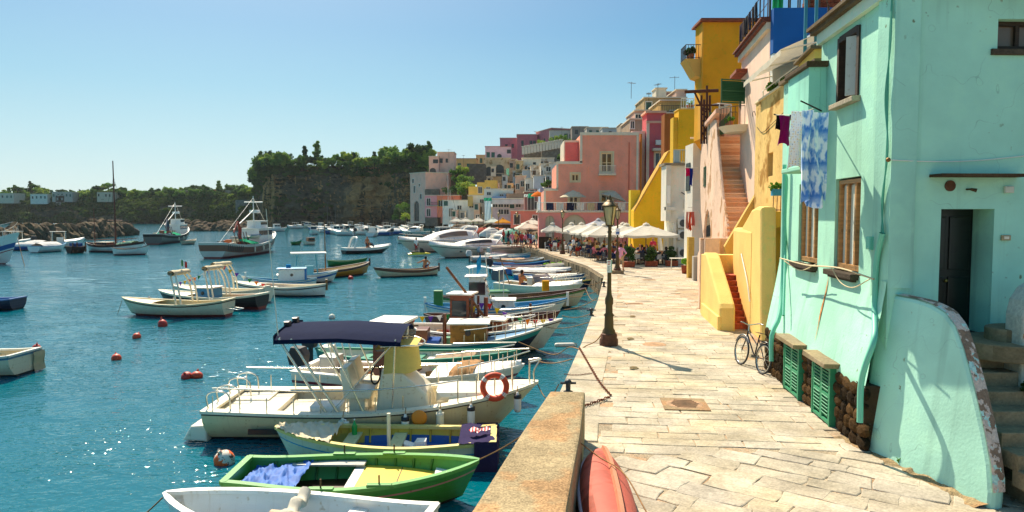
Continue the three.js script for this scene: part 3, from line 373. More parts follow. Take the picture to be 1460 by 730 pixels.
  { const f2 = new Face(5.5, -11.75, 6.12, -8.52), pts = [[1246, 636], [1432, 726], [1431, 700], [1424, 660], [1412, 618], [1398, 575], [1384, 535], [1370, 498], [1356, 468], [1342, 451], [1322, 439], [1300, 432], [1276, 427], [1256, 424]].map(([x, y]) => f2.at(x, y)); pts[0][1] = -.05; pts[1][1] = -.05;
    const w = onFace('stair_wall', 'curved mint stair wall with peeling pink and brown plaster edge', 'wall', f2); const sh = mb().ext(pts, -.13, -.05, [], .06, 10).build('plaster_wall', mintP, w);
    { const p = sh.geometry.attributes.position; for (let i = 0; i < p.count; i++) p.setZ(i, p.getZ(i) - .13 * (p.getY(i) - 1.9)); sh.geometry.computeVertexNormals(); } const cp = pts.slice(2); const g = mb().grid(60, 6, (u, v) => { const k = u * (cp.length - 1), i = Math.min(cp.length - 2, Math.floor(k)), f = k - i, a = (v - .5) * 1.0; const tx = cp[i + 1][0] - cp[i][0], ty = cp[i + 1][1] - cp[i][1], tl = Math.hypot(tx, ty), q = .068 + .012 * Math.cos(a * 3) + .02 * (fb3(k * 2, v * 3, 1) - .5); return V(mix(cp[i][0], cp[i + 1][0], f) + ty / tl * q, mix(cp[i][1], cp[i + 1][1], f) - tx / tl * q, -.09 + a * .18 - .13 * (mix(cp[i][1], cp[i + 1][1], f) - 1.9)); }); g.build('worn_coping', M(0xffffff, { t: tex(512, 1.3, (u, v) => { const a = tf(u, v, 9, 6, 601), b = tf(u, v, 11, 6, 603), c = tf(u, v, 60, 2, 605); const q = a > .57 ? [.58, .46, .36] : b > .6 ? [.74, .87, .8] : [.86, .75, .66]; return q.map((x) => x * (.86 + .26 * c)); }), b: T.stoneB, bs: .02, r: 1 }), w); }
  { const w = thing('white_stair_wall', 'short white stair wall with flaking brown patches right of the stair', 'wall', V(7.1, 0, -9.95)); const g = mb().ext([[0, 2.2], [.5, 2.2], [.5, 3.95], [.3, 3.96], [.14, 3.86], [.04, 3.7], [0, 3.5]].map(([z, y]) => [z, y]), 0, .3, [], .04).build('plaster_wall', M(0xd9d2c4, { t: T.peel, b: T.stoneB, bs: .02, r: 1 }), w); g.rotation.y = 0; g.position.z = .0; }
  // washing on the pole
  const line = thing('clothes_pole', 'thin dark pole and line holding washing out from the mint house', 'clothesline', V(0, 0, 0)); const P = (px, py, d) => D(px, py, d);
  mb().bar(P(1171, 158, 13.45), P(1142, 144, 12.6), .014).build('pole', metal(0x3b322a, .7), line); mb().bar(P(1127, 170, 14.5), P(1104, 163, 13.8), .014).build('pole', metal(0x3b322a, .7), line); mb().tube([P(1106, 164, 13.8), P(1132, 163, 12.9), P(1160, 155, 12)], .006, 4, 6).build('line', M(0xcfc8b4), line);
  seed(17);
  const hang = (name, label, px, py, d, w, hh, folds, amp, mat, tp) => { const o = clothGeo(w, hh, folds, amp, tp).build(name, mat); o.position.copy(P(px, py, d)); o.rotation.y = .5; return tag(o, label, 'laundry', 'washing on the pole'); };
  const dots = tex(256, .5, (u, v) => { const x = u * 12, y = v * 12, i = Math.floor(x), j = Math.floor(y), k = h3(i, j, 3), dx = x - i - .5 + (k - .5) * .5, dy = y - j - .5 + (h3(i, j, 4) - .5) * .5; return dx * dx + dy * dy < .035 * k * 2 ? [[.85, .5, .35], [.4, .55, .75], [.9, .75, .35]][Math.floor(k * 3)] : [.96, .95, .93]; });
  const tie = tex(256, .55, (u, v) => { const a = tf(u, v, 9, 4, 401, 3), b = tf(u, v, 4, 4, 405); const k = clamp((a - .42) * 5) * clamp(b * 1.6); return [mix(.95, .32, k), mix(.96, .55, k), mix(.98, .84, k)]; });
  hang('hanging_shirt', 'white spotted shirt hanging on the clothes line', 1147, 160, 12.3, .7, .98, 2, .06, M(0xffffff, { t: dots, r: .95, tr: .2 }), -.1);
  hang('hanging_sheet', 'long blue and white tie dyed cloth hanging on the line', 1160, 159, 11.9, .6, 1.55, 2.6, .1, M(0xffffff, { t: tie, r: .95, tr: .2 }), .25);
  hang('hanging_shirt', 'magenta top hanging on the clothes line', 1119, 165, 13.4, .34, .54, 1.5, .04, cloth(0x9c1566, .15), -.1);
  hang('hanging_sock', 'dark navy cloth hanging beside the spotted shirt', 1130, 164, 12.9, .18, .38, 1, .03, cloth(0x22283c), 0);
  hang('hanging_sock', 'small black cloth at the outer end of the line', 1111, 165, 13.6, .2, .26, 1, .03, cloth(0x141318), 0);
}

// ---------------------------------------------------------------- houses along the right of the quay
const railM = metal(0x4a4038, .6, .5), GREEN = M(0x1f5c35, { t: T.boat, r: .5 });
function railing(g, a, b, y, h, gap, r, mat, name = 'railing') { const A = V(...a), B = V(...b), n = Math.max(2, Math.round(A.distanceTo(B) / gap)), m = mb(); for (let i = 0; i <= n; i++) { const p = A.clone().lerp(B, i / n); m.bar([p.x, y, p.z], [p.x, y + h, p.z], r, 4); } m.bar([A.x, y + h, A.z], [B.x, y + h, B.z], r * 1.5, 5).bar([A.x, y + .06, A.z], [B.x, y + .06, B.z], r * 1.2, 4); return m.build(name, mat, g); }
const pxs = (f, list, z = 0) => list.map(([x, y]) => f.at(x, y, z));
function pot(parent, x, y, z, r, h, leaf, mat, size = .12, per = 40) { const p = mb().lathe([[0, 0], [r * .7, 0], [r, h], [r * .9, h], [r * .85, h * .9], [0, h * .9]], x, y, z, 10).build('pot', mat, parent); const cl = []; for (let i = 0; i < 5; i++) cl.push([x + rnd(-r, r), y + h + r * .6 + rnd(r), z + rnd(-r, r), r * rnd(.6, 1)]); mb().add(leafGeo(cl, per, size)).build('leaves', leaf, p); return p; }
const LEAFB = leafM(0x5f8a2a), LEAFD = leafM(0x35521f);
{
  seed(23);
  // yellow stair house
  const och = plaster(0xecbc50, .01), ochL = plaster(0xf4cf80, .012), terra = [0xcc6a3c, 0xd87846, 0xbe6038].map((c) => M(c, { t: T.rust, b: T.stoneB, bs: .006, r: .8 }));
  const y = thing('yellow_stair_house', 'bright yellow plastered block with an arched niche and terracotta steps', 'house');
  const Ym = (pts, z0, z1, name, mat, bev = .05) => { const g = mb().ext(pts.map(([x, z]) => [x, -z]), z0, z1, [], bev).geo(); g.rotateX(-Math.PI / 2); return mesh(name, g, mat, y); };
  { const f = new Face(7.43, -21.05, 9.2, -20.95); const g = new THREE.Group(); g.name = 'arch_front'; g.position.copy(f.A); g.rotation.y = f.ry; y.add(g); const top = 5.0 - QY; mb().ext(rect(0, 1.8, 0, top), -.6, 0, [arch(.14, 1.3, .03, f.at(1100, 322)[1])], .02).build('arched_wall', och, g); mb().bx(.05, 1.75, .02, top - .02, -.7, -.62).build('niche_back', och, g); mb().rb(.0, 1.8, 0, .55, .0, .06, .02).build('base_band', ochL, g);
    railing(g, [.42, 0, -.12], [1.75, 0, -.12], top, .6, .11, .012, railM); const pl = mb().rb(.3, 1.7, top + .48, top + .68, -.02, .2, .02).build('flower_box', M(0x2f8fb4, { t: T.boat, r: .5 }), g); const cl = []; for (let i = 0; i < 9; i++) cl.push([.35 + i * .16, top + .74 + rnd(.1), .08, rnd(.09, .16)]); mb().add(leafGeo(cl, 26, .09)).build('leaves', LEAFB, pl); }
  Ym([[7.53, -21.8], [7.74, -23.5], [8.0, -24.9], [9.2, -24.9], [9.2, -21.8]], QY - .1, 4.35, 'block', ochL, .12);
  { const f = new Face(7.72, -23.6, 7.36, -21.0); const g = new THREE.Group(); g.position.copy(f.A); g.rotation.y = f.ry; g.name = 'side_wall'; y.add(g); const p = pxs(f, [[1069, 480], [1086, 480], [1086, 300], [1080, 299], [1073, 303], [1066, 316], [1059, 328], [1058, 350]]); p[0][1] = p[1][1] = 0; mb().ext(p, -.3, -.06, [], .1).build('sloping_wall', ochL, g); mb().tube([[...f.at(1057, 362, .1), .1], [...f.at(1066, 405, .1), .1], [...f.at(1069, 430, .1), .1]], .022, 6, 4).build('handrail', STEELW, g); const [a, b] = f.at(1071, 377); mb().bx(a - .06, a + .06, b - .12, b + .16, .01, .05).build('vent', DARK, g); }
  steps(y, 'step', terra, 9, (b, i) => { const z = -22.0 - i * .27, x = 6.85 + i * .035; b.bx(x, x + .95, QY - .05, QY + .17 * (i + 1), z, z - (i === 8 ? 1.4 : .275)); b.bx(x, x + .95, QY + .17 * (i + 1) - .028, QY + .17 * (i + 1) + .008, z + .025, z + .0); });
  { const f = new Face(7.02, -25.2, 6.62, -21.85); const g = new THREE.Group(); g.position.copy(f.A); g.rotation.y = f.ry; g.name = 'stair_parapet'; y.add(g); const L = f.len; mb().ext([[0, 0], [L, 0], [L, .68], [L - .1, .78], [L - .5, 1.0], [.7, 2.05], [.3, 2.2], [0, 2.2]], -.3, .06, [], .06).build('parapet_wall', ochL, g); mb().ext(rect(.02, L + .06, 0, .42), .1, .16, [], .02).build('base_band', ochL, g); }
  Ym([[6.98, -25.3], [8.6, -25.2], [8.6, -25.7], [6.98, -25.7]], QY, 3.45, 'back_wall', ochL, .03);
  { const f = new Face(7.5, -26.2, 9.1, -26.0); const g = new THREE.Group(); g.position.copy(f.A); g.rotation.y = f.ry; g.name = 'diagonal_wall'; y.add(g); mb().ext(pxs(f, [[1036, 362], [1060, 362], [1096, 260], [1091, 256], [1034, 352]]), -.25, 0, [], .03).build('sloping_parapet', plaster(0xd3b066), g); }
}
{
  seed(29);
  // pale pink house with the long upper stair
  const pk = plaster(0xe6b8a2, .01), pkL = plaster(0xf0d0bc, .012), pkO = oldPl(0xf0d0ba);
  const h = thing('pale_pink_house', 'tall pale pink house with green louvred shutters and a long outside stair', 'house');
  const sub = (f, name) => { const g = new THREE.Group(); g.position.copy(f.A); g.rotation.y = f.ry; g.name = name; h.add(g); return g; };
  const f = new Face(10.2, -31.6, 9.45, -26.1, 0), g = sub(f, 'facade'), L = f.len, top = 11.95;
  mb().ext(rect(0, L, 2, top), -.3, 0, [rect(...[f.at(1056, 1)[0], f.at(1063, 1)[0]], f.at(1060, 180)[1], f.at(1060, 118)[1])], .0).bx(0, L - .02, 2, top - .01, -4.5, -.31).build('wall', pkL, g);
  { const a = f.at(1056, 180)[0], b = f.at(1063, 180)[0], c = f.at(1060, 180)[1], d = f.at(1060, 118)[1]; const dr = mb().bx(a, b, c, d, -.3, -.2).build('balcony_door', GREEN, g); shutter(dr, a, c + .9, b - a, d - c - .9, -.35, -1, GREEN, .05); shutter(dr, b, c + .9, b - a, d - c - .9, 1.2, 1, GREEN, .05);
    const bs = mb().tr(new THREE.CylinderGeometry(1, .72, .26, 20, 1), (a + b) / 2 + .1, c - .16, .12, 0, 0, 0, V(1.0, 1, .95)).build('balcony', plaster(0xe9dfcb), g); const m = mb(), pp = []; for (let i = 0; i <= 14; i++) { const t = i / 14 * Math.PI, q = [(a + b) / 2 + .1 + Math.cos(t) * .93, c, .12 + Math.sin(t) * .88]; pp.push([q[0], c + .75, q[2]]); m.bar([q[0], c - .04, q[2]], [q[0], c + .75, q[2]], .011, 4); } m.tube(pp, .016, 5, 2).build('railing', railM, bs);
    mb().ext([[a - .2, d + .3], [b + .2, d + .3], [b + .2, d + .42], [a - .2, d + .42]], 0, .45, [], .02).build('small_roof', M(0xa05a3a, { t: T.rust, r: .9 }), g); for (let i = 0; i < 3; i++) pot(bs, (a + b) / 2 - .4 + i * .45, c - .02, .6, .1, .2, LEAFB, M(0x9b5a36), .08, 16); }
  mb().bx(-.2, L + .1, top, top + .12, -1, .28).bx(-.2, L + .1, top + .12, top + .18, -1, .36).build('roof', M(0x7c4a35, { t: T.rust, r: .9 }), g);
  mb().bx(-.1, L + .05, top - .25, top - .003, -.05, .14).build('cornice', plaster(0xe9d9c4), g);
  { const m = mb(); for (let i = 0; i < 9; i++) m.bar([i * L / 8, top + .18, .1], [i * L / 8, top + 1.35, .1], .02, 4); m.bar([0, top + 1.3, .1], [L, top + 1.3, .1], .02, 4).bar([0, top + .7, .1], [L, top + .7, .1], .015, 4).build('roof_railing', metal(0x6a4436, .7, .3), g); for (let i = 0; i < 6; i++) { const c = clothGeo(.4, .7, 1.5, .03).build('draped_cloth', cloth([0x3a3340, 0x5b4a44, 0x2d2b30][i % 3]), g); c.position.set(.5 + i * .62, top + 1.28, .13); } }
  mb().tube([[L * .9, 8.6, .02], [L * .9, 8.6, .3], [L * .92, 8.8, .42], [L * .94, 8.72, .5], [L * .9, 8.62, .45]], .012, 5).build('iron_bracket', railM, g);
  { const a = f.at(1062, 1)[0], c = f.at(1062, 290)[1], d = f.at(1062, 252)[1]; mb().bx(a - .25, a + .2, c, d, .003, .06).build('low_door', M(0xb9ab8d, { t: T.boat, r: .7 }), g); }
  // painted blue end wall above the terrace, white below
  const f2 = new Face(9.45, -26.1, 13.5, -26.0, 0), g2 = sub(f2, 'end_wall');
  mb().bx(-.02, 4.2, 10.75, 12.35, .1, .4).build('blue_wall', plaster(0x1f5fa8), g2); mb().bx(.0, 4.2, 8.0, 10.74, .1, .38).build('white_wall', plaster(0xd8dde0), g2);
  // the stair
  steps(h, 'step', [0xf6d2b4, 0xe2ae8a, 0xeec29e].map((c) => plaster(c)), 24, (b, i) => { const z = -27.6 - i * .27, x = 8.5 + i * .057, yv = 4.05 + .2 * i; b.bx(x, x + 1.25, yv - .6, yv, z, z - .29); b.bx(x - .001, x + 1.251, yv - .045, yv + .004, z + .06, z); });
  const f3 = new Face(9.95, -36, 8.46, -27.0, 0), g3 = sub(f3, 'stair_wall');
  mb().ext(pxs(f3, [[1004, 348], [1040, 348], [1036, 315], [1031, 285], [1027, 245], [1024, 210], [1022, 172], [1010, 169], [1008, 192], [1001, 204], [999, 240], [1000, 300]]), -.06, 0, [arch(f3.at(1004, 340)[0], f3.at(1014, 340)[0], f3.at(1009, 346)[1], f3.at(1009, 298)[1])], .03).build('stepped_wall', pkO, g3);
  mb().bx(f3.at(1003, 340)[0], f3.at(1015, 340)[0], f3.at(1009, 346)[1], f3.at(1009, 296)[1], -.5, -.45).build('alcove', pkO, g3);
  mb().rb(f3.at(1006, 300)[0], f3.at(1024, 300)[0], f3.at(1015, 174)[1], f3.at(1015, 168)[1], -.4, .18, .03).build('post_cap', pk, g3);
  { const [a, c] = f3.at(1006, 266), d = f3.at(1006, 238)[1]; shutter(g3, a - .5, c, 1.0, d - c, -Math.PI, -1, GREEN, .05); }
  mb().tube([[...f3.at(1025, 180, -.4), -.4], [...f3.at(1029, 225, -.4), -.4], [...f3.at(1036, 265, -.4), -.4], [...f3.at(1041, 305, -.4), -.4]].map((p) => [p[0], p[1] + .15, p[2] + .3]), .025, 5, 4).build('handrail', GREEN, g3);
  const f4 = new Face(10.0, -37.5, 7.15, -25.8, 0), g4 = sub(f4, 'retaining_wall'); { const p = pxs(f4, [[993, 402], [1005, 418], [1006, 342], [1003, 342], [991, 378]]); p[0][1] = p[1][1] = QY - .05; mb().ext(p, -.5, 0, [], .04).build('sloping_wall', pkO, g4); }
  const f5 = new Face(8.0, -26.9, 9.6, -26.7, 0), g5 = sub(f5, 'cross_wall'); mb().bx(-.75, 1.6, 1.3, 4.02, -.3, 0).build('wall', pkO, g5);
  mb().rb(9.7, 10.7, 8.85, 9.95, -34.9, -34.8, .02).build('green_gate', M(0x2a5c28, { t: T.boat, r: .6 }), h);
  mb().bx(10.3, 13.2, 8.2, 8.84, -37.6, -34.35).build('terrace', pk, h);
  // lamp post scroll and chairs on the terrace
  const ch = thing('folding_chair', 'white metal folding frame on the terrace above the long pink stair', 'chair', V(10.6, 8.84, -36.2), .5); mb().path([[-.4, 0, .3], [-.3, 1.7, .3], [.5, 1.7, .3], [.5, 0, .3]], .03).path([[-.4, 0, -.3], [-.3, 1.7, -.3], [.5, 1.7, -.3], [.5, 0, -.3]], .03).bar([-.3, 1.7, -.3], [-.3, 1.7, .3], .03).bar([.5, 1.7, -.3], [.5, 1.7, .3], .03).bar([-.35, .9, .3], [.5, .9, .3], .025).bar([-.35, .9, -.3], [.5, .9, -.3], .025).build('frame', STEELW, ch); mb().bx(.15, .55, .5, 1.6, -.25, .25).build('back_sling', cloth(0xe3d4ac), ch);
}
{
  seed(31);
  // pale yellow house with covered terrace and awning
  const c = oldPl(0xecc880), h = thing('pale_yellow_house', 'weathered pale yellow house with an awning over its roof terrace', 'house');
  const f = new Face(8.93, -25.95, 8.3, -20.7, 0), g = new THREE.Group(); g.position.copy(f.A); g.rotation.y = f.ry; g.name = 'facade'; h.add(g); const L = f.len, top = 8.95;
  const w = [f.at(1099, 1)[0], f.at(1107, 1)[0], f.at(1103, 250)[1], f.at(1103, 216)[1]];
  mb().ext(rect(0, L, 2.5, top), -.3, 0, [rect(...w)]).bx(.01, L, 2.5, top - 1.0, -4, -.31).build('wall', c, g); win(g, ...w, -.25, { fm: wood(0x5a4430, .8), nx: 1, glass: DARK });
  mb().rb(-.02, L + .02, top, top + .08, -.34, .05, .015).build('coping', plaster(0xe6d7b4), g);
  mb().tube([[.3, 8.1, .02], [1.2, 7.8, .03], [2.4, 7.9, .03], [L, 8.25, .02]], .012, 4).build('cable', DARK, g);
  mb().ext(rect(0, L, top - 1.0, 10.7), -2.6, -2.3, [arch(.5, 2.1, top - 1, 10.0), arch(2.6, 4.4, top - 1, 10.0)]).bx(.01, L - .01, top - .99, 10.7, -4, -3.9).build('terrace_room', plaster(0xcfd6d6), g);
  mb().bar([0, top + .45, -.2], [L, top + .45, -.2], .02).bar([.2, top, -.2], [.2, top + .45, -.2], .02).bar([2.5, top, -.2], [2.5, top + .45, -.2], .02).bar([4.8, top, -.2], [4.8, top + .45, -.2], .02).build('railing', STEELW, g);
  const aw = mb().grid(12, 6, (u, v) => V(u * L * .98, mix(9.75, 10.75, v) + .05 * Math.sin(v * 3.1), mix(.45, -2.2, v)), false).grid(12, 1, (u, v) => V(u * L * .98, 9.75 - v * (.18 + .03 * Math.sin(u * 60)), .45), false).build('awning', cloth(0xe6ddc6, .25), g);
  for (const u of [.1, L * .5, L * .96]) mb().bar([u, 9.74, .42], [u, 10.3, -2.25], .025).build('arm', STEELW, aw);
  pot(g, .5, top + .06, -.5, .18, .28, LEAFB, M(0x5f9aa0, { r: .5 }), .1); pot(g, 1.7, top + .06, -.6, .16, .25, LEAFD, M(0x9b5a36), .1); pot(g, 2.4, top + .06, -.5, .14, .2, LEAFB, M(0x9b5a36), .1);
  // small ochre roof room behind the mint house
  const o = thing('ochre_roof_room', 'small ochre roof room with a thin slab roof beside the mint house', 'roof room', V(0, 0, 0)); const fo = new Face(7.82, -19.4, 7.48, -17.6, 0); o.position.copy(fo.A); o.rotation.y = fo.ry; mb().bx(0, fo.len, 6, 9.0, -3, 0).build('wall', plaster(0xf0c868), o); mb().rb(-.1, fo.len + .1, 9.0, 9.08, -3, .12, .02).build('roof', stone(0x8a7a5e), o);
  // building work above: netted scaffold, mound, brick wall, dish
  const sc = thing('netted_scaffold', 'scaffold wrapped in bright green netting on the roof above the blue wall', 'scaffold', V(0, 0, 0)); const net = M(0x1fae6e, { t: T.cloth, r: .9, tr: .45 });
  { const m = mb(); for (let i = 0; i < 6; i++) { const p = D(1098 + i * 14, 32, 29); m.bar([p.x, 12.2, p.z], [p.x, 16.5, p.z], .03).bar([p.x, 12.2, p.z - 1.2], [p.x, 16.5, p.z - 1.2], .03); } const a = D(1096, 5, 29), b = D(1172, 5, 29); for (const yy of [12.9, 13.7, 14.6]) m.bar([a.x, yy, a.z], [b.x, yy, b.z], .025); m.build('pole', metal(0x4a3c30, .7, .4), sc); const p0 = D(1100, 20, 28.9), p1 = D(1118, 20, 28.9); mb().grid(14, 10, (u, v) => V(mix(p0.x, p1.x, u), mix(16.4, 12.6, v), p0.z + .12 * Math.sin(u * 15 + v * 3))).build('net', net, sc); const q0 = D(1136, 20, 28.4), q1 = D(1175, 20, 28.4); mb().grid(14, 6, (u, v) => V(mix(q0.x, q1.x, u), mix(14.9, 13.75, v) + .15 * Math.sin(u * 7), q0.z + .3 * v + .1 * Math.sin(u * 13))).build('net', net, sc); mb().bx(p1.x, q1.x, 12.9, 12.97, -30.1, -29).build('platform', wood(0x6e5638), sc); }
  const md = thing('domed_roof', 'low olive green domed roof below the netted scaffold', 'roof', D(1140, 42, 27.5)); mb().lathe([[1.5, -.15], [1.45, .0], [1.3, .25], [.9, .5], [.5, .62], [0, .68]], 0, 0, 0, 28).build('dome', M(0x6f7a2c, { t: T.weather, r: 1 }), md);
  const bw = thing('brick_wall', 'brown brick wall under construction beside the scaffold', 'wall', D(1150, 24, 31)); bw.position.y = 12.2; { const bm = [0x8a4f30, 0x7c452a, 0x96583a].map((k) => M(k, { t: T.rust, r: .95 })); for (let r = 0; r < 12; r++) for (let i = 0; i < 9; i++) { const b = mb().box(0, 0, 0, .31, .15, .2).build('brick', bm[(r * 5 + i * 3 + r * i) % 3], bw); b.position.set(i * .33 + (r % 2) * .16, .1 + r * .17, rnd(-.012, .012)); } mb().bx(-.1, 3.1, 0, 2.1, -.16, -.04).build('mortar', stone(0x8d7d68), bw); }
  const ds = thing('satellite_dish', 'white satellite dish on the roof above the mint house', 'satellite dish', D(1181, 24, 20)); mb().tr(new THREE.SphereGeometry(.5, 16, 6, 0, 6.283, 0, .75), 0, .3, 0, 1.2, .9, 0).build('dish', M(0xd8d8d2, { r: .5 }), ds); mb().bar([0, -.6, 0], [0, .3, 0], .03).bar([0, .3, 0], [-.25, .45, .35], .015).build('mast', railM, ds);
  const wr = thing('white_roof_room', 'white painted roof room with blue posts behind the mint house', 'roof room', V(0, 0, 0)); { const a = D(1172, 60, 22), b = D(1220, 60, 22); mb().bx(a.x, b.x, 8, 10.7, a.z - 1.2, a.z).build('wall', plaster(0xb9c3cf), wr); for (const px of [1148, 1163]) { const p = D(px, 60, 21); mb().bar([p.x, 8, p.z], [p.x, 12, p.z], .05).build('blue_post', M(0x2f7f8f, { r: .5 }), wr); } }
}
{
  seed(37);
  // tall ochre house
  const h = thing('tall_ochre_house', 'tall plain ochre yellow house with a small side balcony and tiled roof edge', 'house'); const f = faceZ(998, 1060, 38, 0), a = new Face(f.A.x - .02, -46, f.A.x, -38, 0); h.position.copy(f.A); h.rotation.y = f.ry;
  const top = CAMY + (HOR - 37) * .038, W = f.len + 2; { const g = mb().ext([[0, 0], [W, 0], [W, 8], [2.2, 8], [-.05, 1.3]], 9, top).geo(); g.rotateX(-Math.PI / 2); mesh('wall', g, plaster(0xe8a424, .008), h); } mb().bx(-.2, W, top, top + .1, -1.6, .25).bx(-.12, W, top + .1, top + .2, -1.5, .12).build('roof', M(0x9a5a3c, { t: T.rust, r: .9 }), h); mb().bx(-.03, .05, 9, top - .01, -.6, .03).build('corner_band', plaster(0xe3a53a), h);
  const by = CAMY + (HOR - 97) * .04; const b = mb().ext([[-.85, by], [0, by - .0], [0, by - 1], [-.3, by - .9], [-.75, by - .15]], -1.4, -.2).build('balcony', plaster(0xdcae5c), h); railing(b, [-.82, 0, -.25], [-.82, 0, -1.35], by, .75, .14, .014, railM); railing(b, [-.82, 0, -.25], [0, 0, -.25], by, .75, .14, .014, railM); for (let i = 0; i < 2; i++) pot(b, -.45, by, -.5 - i * .5, .16, .3, LEAFD, M(0x9b5a36), .14, 26);
  // rusty framework over the stair head
  const r = thing('rusty_scaffold', 'rusty iron scaffold posts and beam beside the head of the pink stair', 'scaffold'); const rm = metal(0x5b3524, .9, .3); const q = (px, py) => D(px, py, 36); { const m = mb(); for (const px of [1000, 1004, 1008, 1012]) m.bar(q(px, 205), q(px, px === 1008 ? 122 : 130 + (px % 3) * 6), .06); m.build('post', rm, r); mb().bar(q(976, 131), q(1024, 129), .09).bar(q(992, 150), q(1032, 150), .05).bar(q(990, 131), q(1003, 158), .05).build('beam', rm, r); const n = mb(); for (let i = 0; i < 14; i++) n.bar(q(999 + rnd(12), 155 + i * 3.4), q(1001 + rnd(12), 156 + i * 3.6), .05); n.build('clamp', M(0x4a3226, { t: T.rust, r: 1 }), r); }
  // yellow wall block and brown wall block at the head of the yellow flight
  const by2 = thing('yellow_tower_wall', 'tall bright yellow wall with a palm pot on its roof', 'wall'); { const f = faceZ(966, 1000, 56, 0); by2.position.copy(f.A); by2.rotation.y = f.ry; const t = CAMY + (HOR - 158) * .056; mb().bx(0, f.len, 6, t, -1.6, 0).build('front', plaster(0xf0b824), by2); mb().bx(-.35, -.003, 6, CAMY + (HOR - 168) * .056, -1.4, -.3).build('side', plaster(0xe7b635), by2); mb().bx(-.05, f.len, t, t + .08, -1.6, .06).build('coping', plaster(0xe8c46a), by2); railing(by2, [.2, 0, -.1], [f.len, 0, -.1], t + .08, .8, .2, .02, STEELW); }
  const pm = thing('potted_palm', 'spiky potted palm on top of the yellow wall', 'plant', D(984, 157, 56.6)); { mb().lathe([[0, 0], [.25, 0], [.33, .4], [.25, .42], [0, .38]], 0, 0, 0).build('pot', M(0x9b5a36), pm); const m = mb(); for (let i = 0; i < 22; i++) { const a = i * 2.4, l = rnd(.8, 1.2), e = rnd(.1, 1.1); m.grid(4, 1, (u, v) => V(Math.cos(a) * l * u + Math.sin(a) * (v - .5) * .14 * (1 - u), .45 + l * u * e - u * u * .6, Math.sin(a) * l * u - Math.cos(a) * (v - .5) * .14 * (1 - u))); } m.build('fronds', leafM(0x6b8a35), pm); }
  const bn = thing('brown_wall', 'tall rust brown wall between the deep pink house and the yellow wall', 'wall'); { const f = faceZ(946, 968, 68, 0); bn.position.copy(f.A); bn.rotation.y = f.ry; mb().bx(0, f.len, 4, CAMY + (HOR - 164) * .068, -1.5, 0).build('front', weather(0xa4622f), bn); }
  const dp = thing('deep_pink_house', 'deep pink house with white corner bands behind the brown wall', 'house'); { const f = faceZ(921, 948, 84, 0); dp.position.copy(f.A); dp.rotation.y = f.ry; const s = .084, t = CAMY + (HOR - 163) * s, W = f.len; mb().bx(0, W, 2, t, -3, 0).build('wall', plaster(0xc8626a), dp); mb().bx(-.1, W, CAMY + (HOR - 177) * s, CAMY + (HOR - 174) * s, .004, .14).bx(-.2, W, t, t + .25, -3, .3).build('cornice', plaster(0xddb49b), dp); mb().bx(-.05, .3, 2, CAMY + (HOR - 177) * s, .004, .06).build('corner_band', plaster(0xe6d8c4), dp); mb().bx(-1.6, -.05, 2, t - 2, -3, -.8).build('side_wing', plaster(0xe3cfc0), dp); const u = f.at(940, 225)[0]; win(dp, u - .5, u + .5, f.at(940, 238)[1], f.at(940, 218)[1], .02, { sur: plaster(0xe6d8c4), nx: 2 }); mb().rb(u - .5, u + .4, f.at(1, 207)[1], f.at(1, 200)[1], .0, .4, .03).build('air_conditioner', M(0xd8d5c8, { r: .5 }), dp); mb().rb(u - .9, u + .9, f.at(1, 216)[1], f.at(1, 212)[1], .0, .9, .03).build('balcony', plaster(0xd9cdb9), dp); }
  // yellow stair wall rising behind the parasols
  const ys = thing('yellow_stair_wall', 'large smooth yellow wall whose top climbs diagonally beside a stair', 'wall'); { const f = faceZ(900, 972, 63, 0); ys.position.copy(f.A); ys.rotation.y = f.ry; const p = pxs(f, [[904, 356], [972, 356], [972, 214], [958, 214], [952, 217], [904, 300]]); p[0][1] = p[1][1] = QY - .1; mb().ext(p, -1.4, 0, [], .03).build('wall', plaster(0xfac628, .006), ys); const q = pxs(f, [[904, 299], [952, 216], [958, 213], [963, 213], [963, 215.5], [953, 218], [904, 303]]); mb().ext(q, -1.5, .12).build('coping', plaster(0xcfa04a), ys); mb().ext(pxs(f, [[935, 354], [970, 354], [970, 300]], 1.2), 0, 1.2).build('lower_flight', plaster(0xf4bc22), ys); mb().bx(...[f.at(906, 1)[0], f.at(920, 1)[0]], QY, f.at(1, 270)[1], -2.6, -1.5).build('end_wall', plaster(0xd9c23a), ys); }
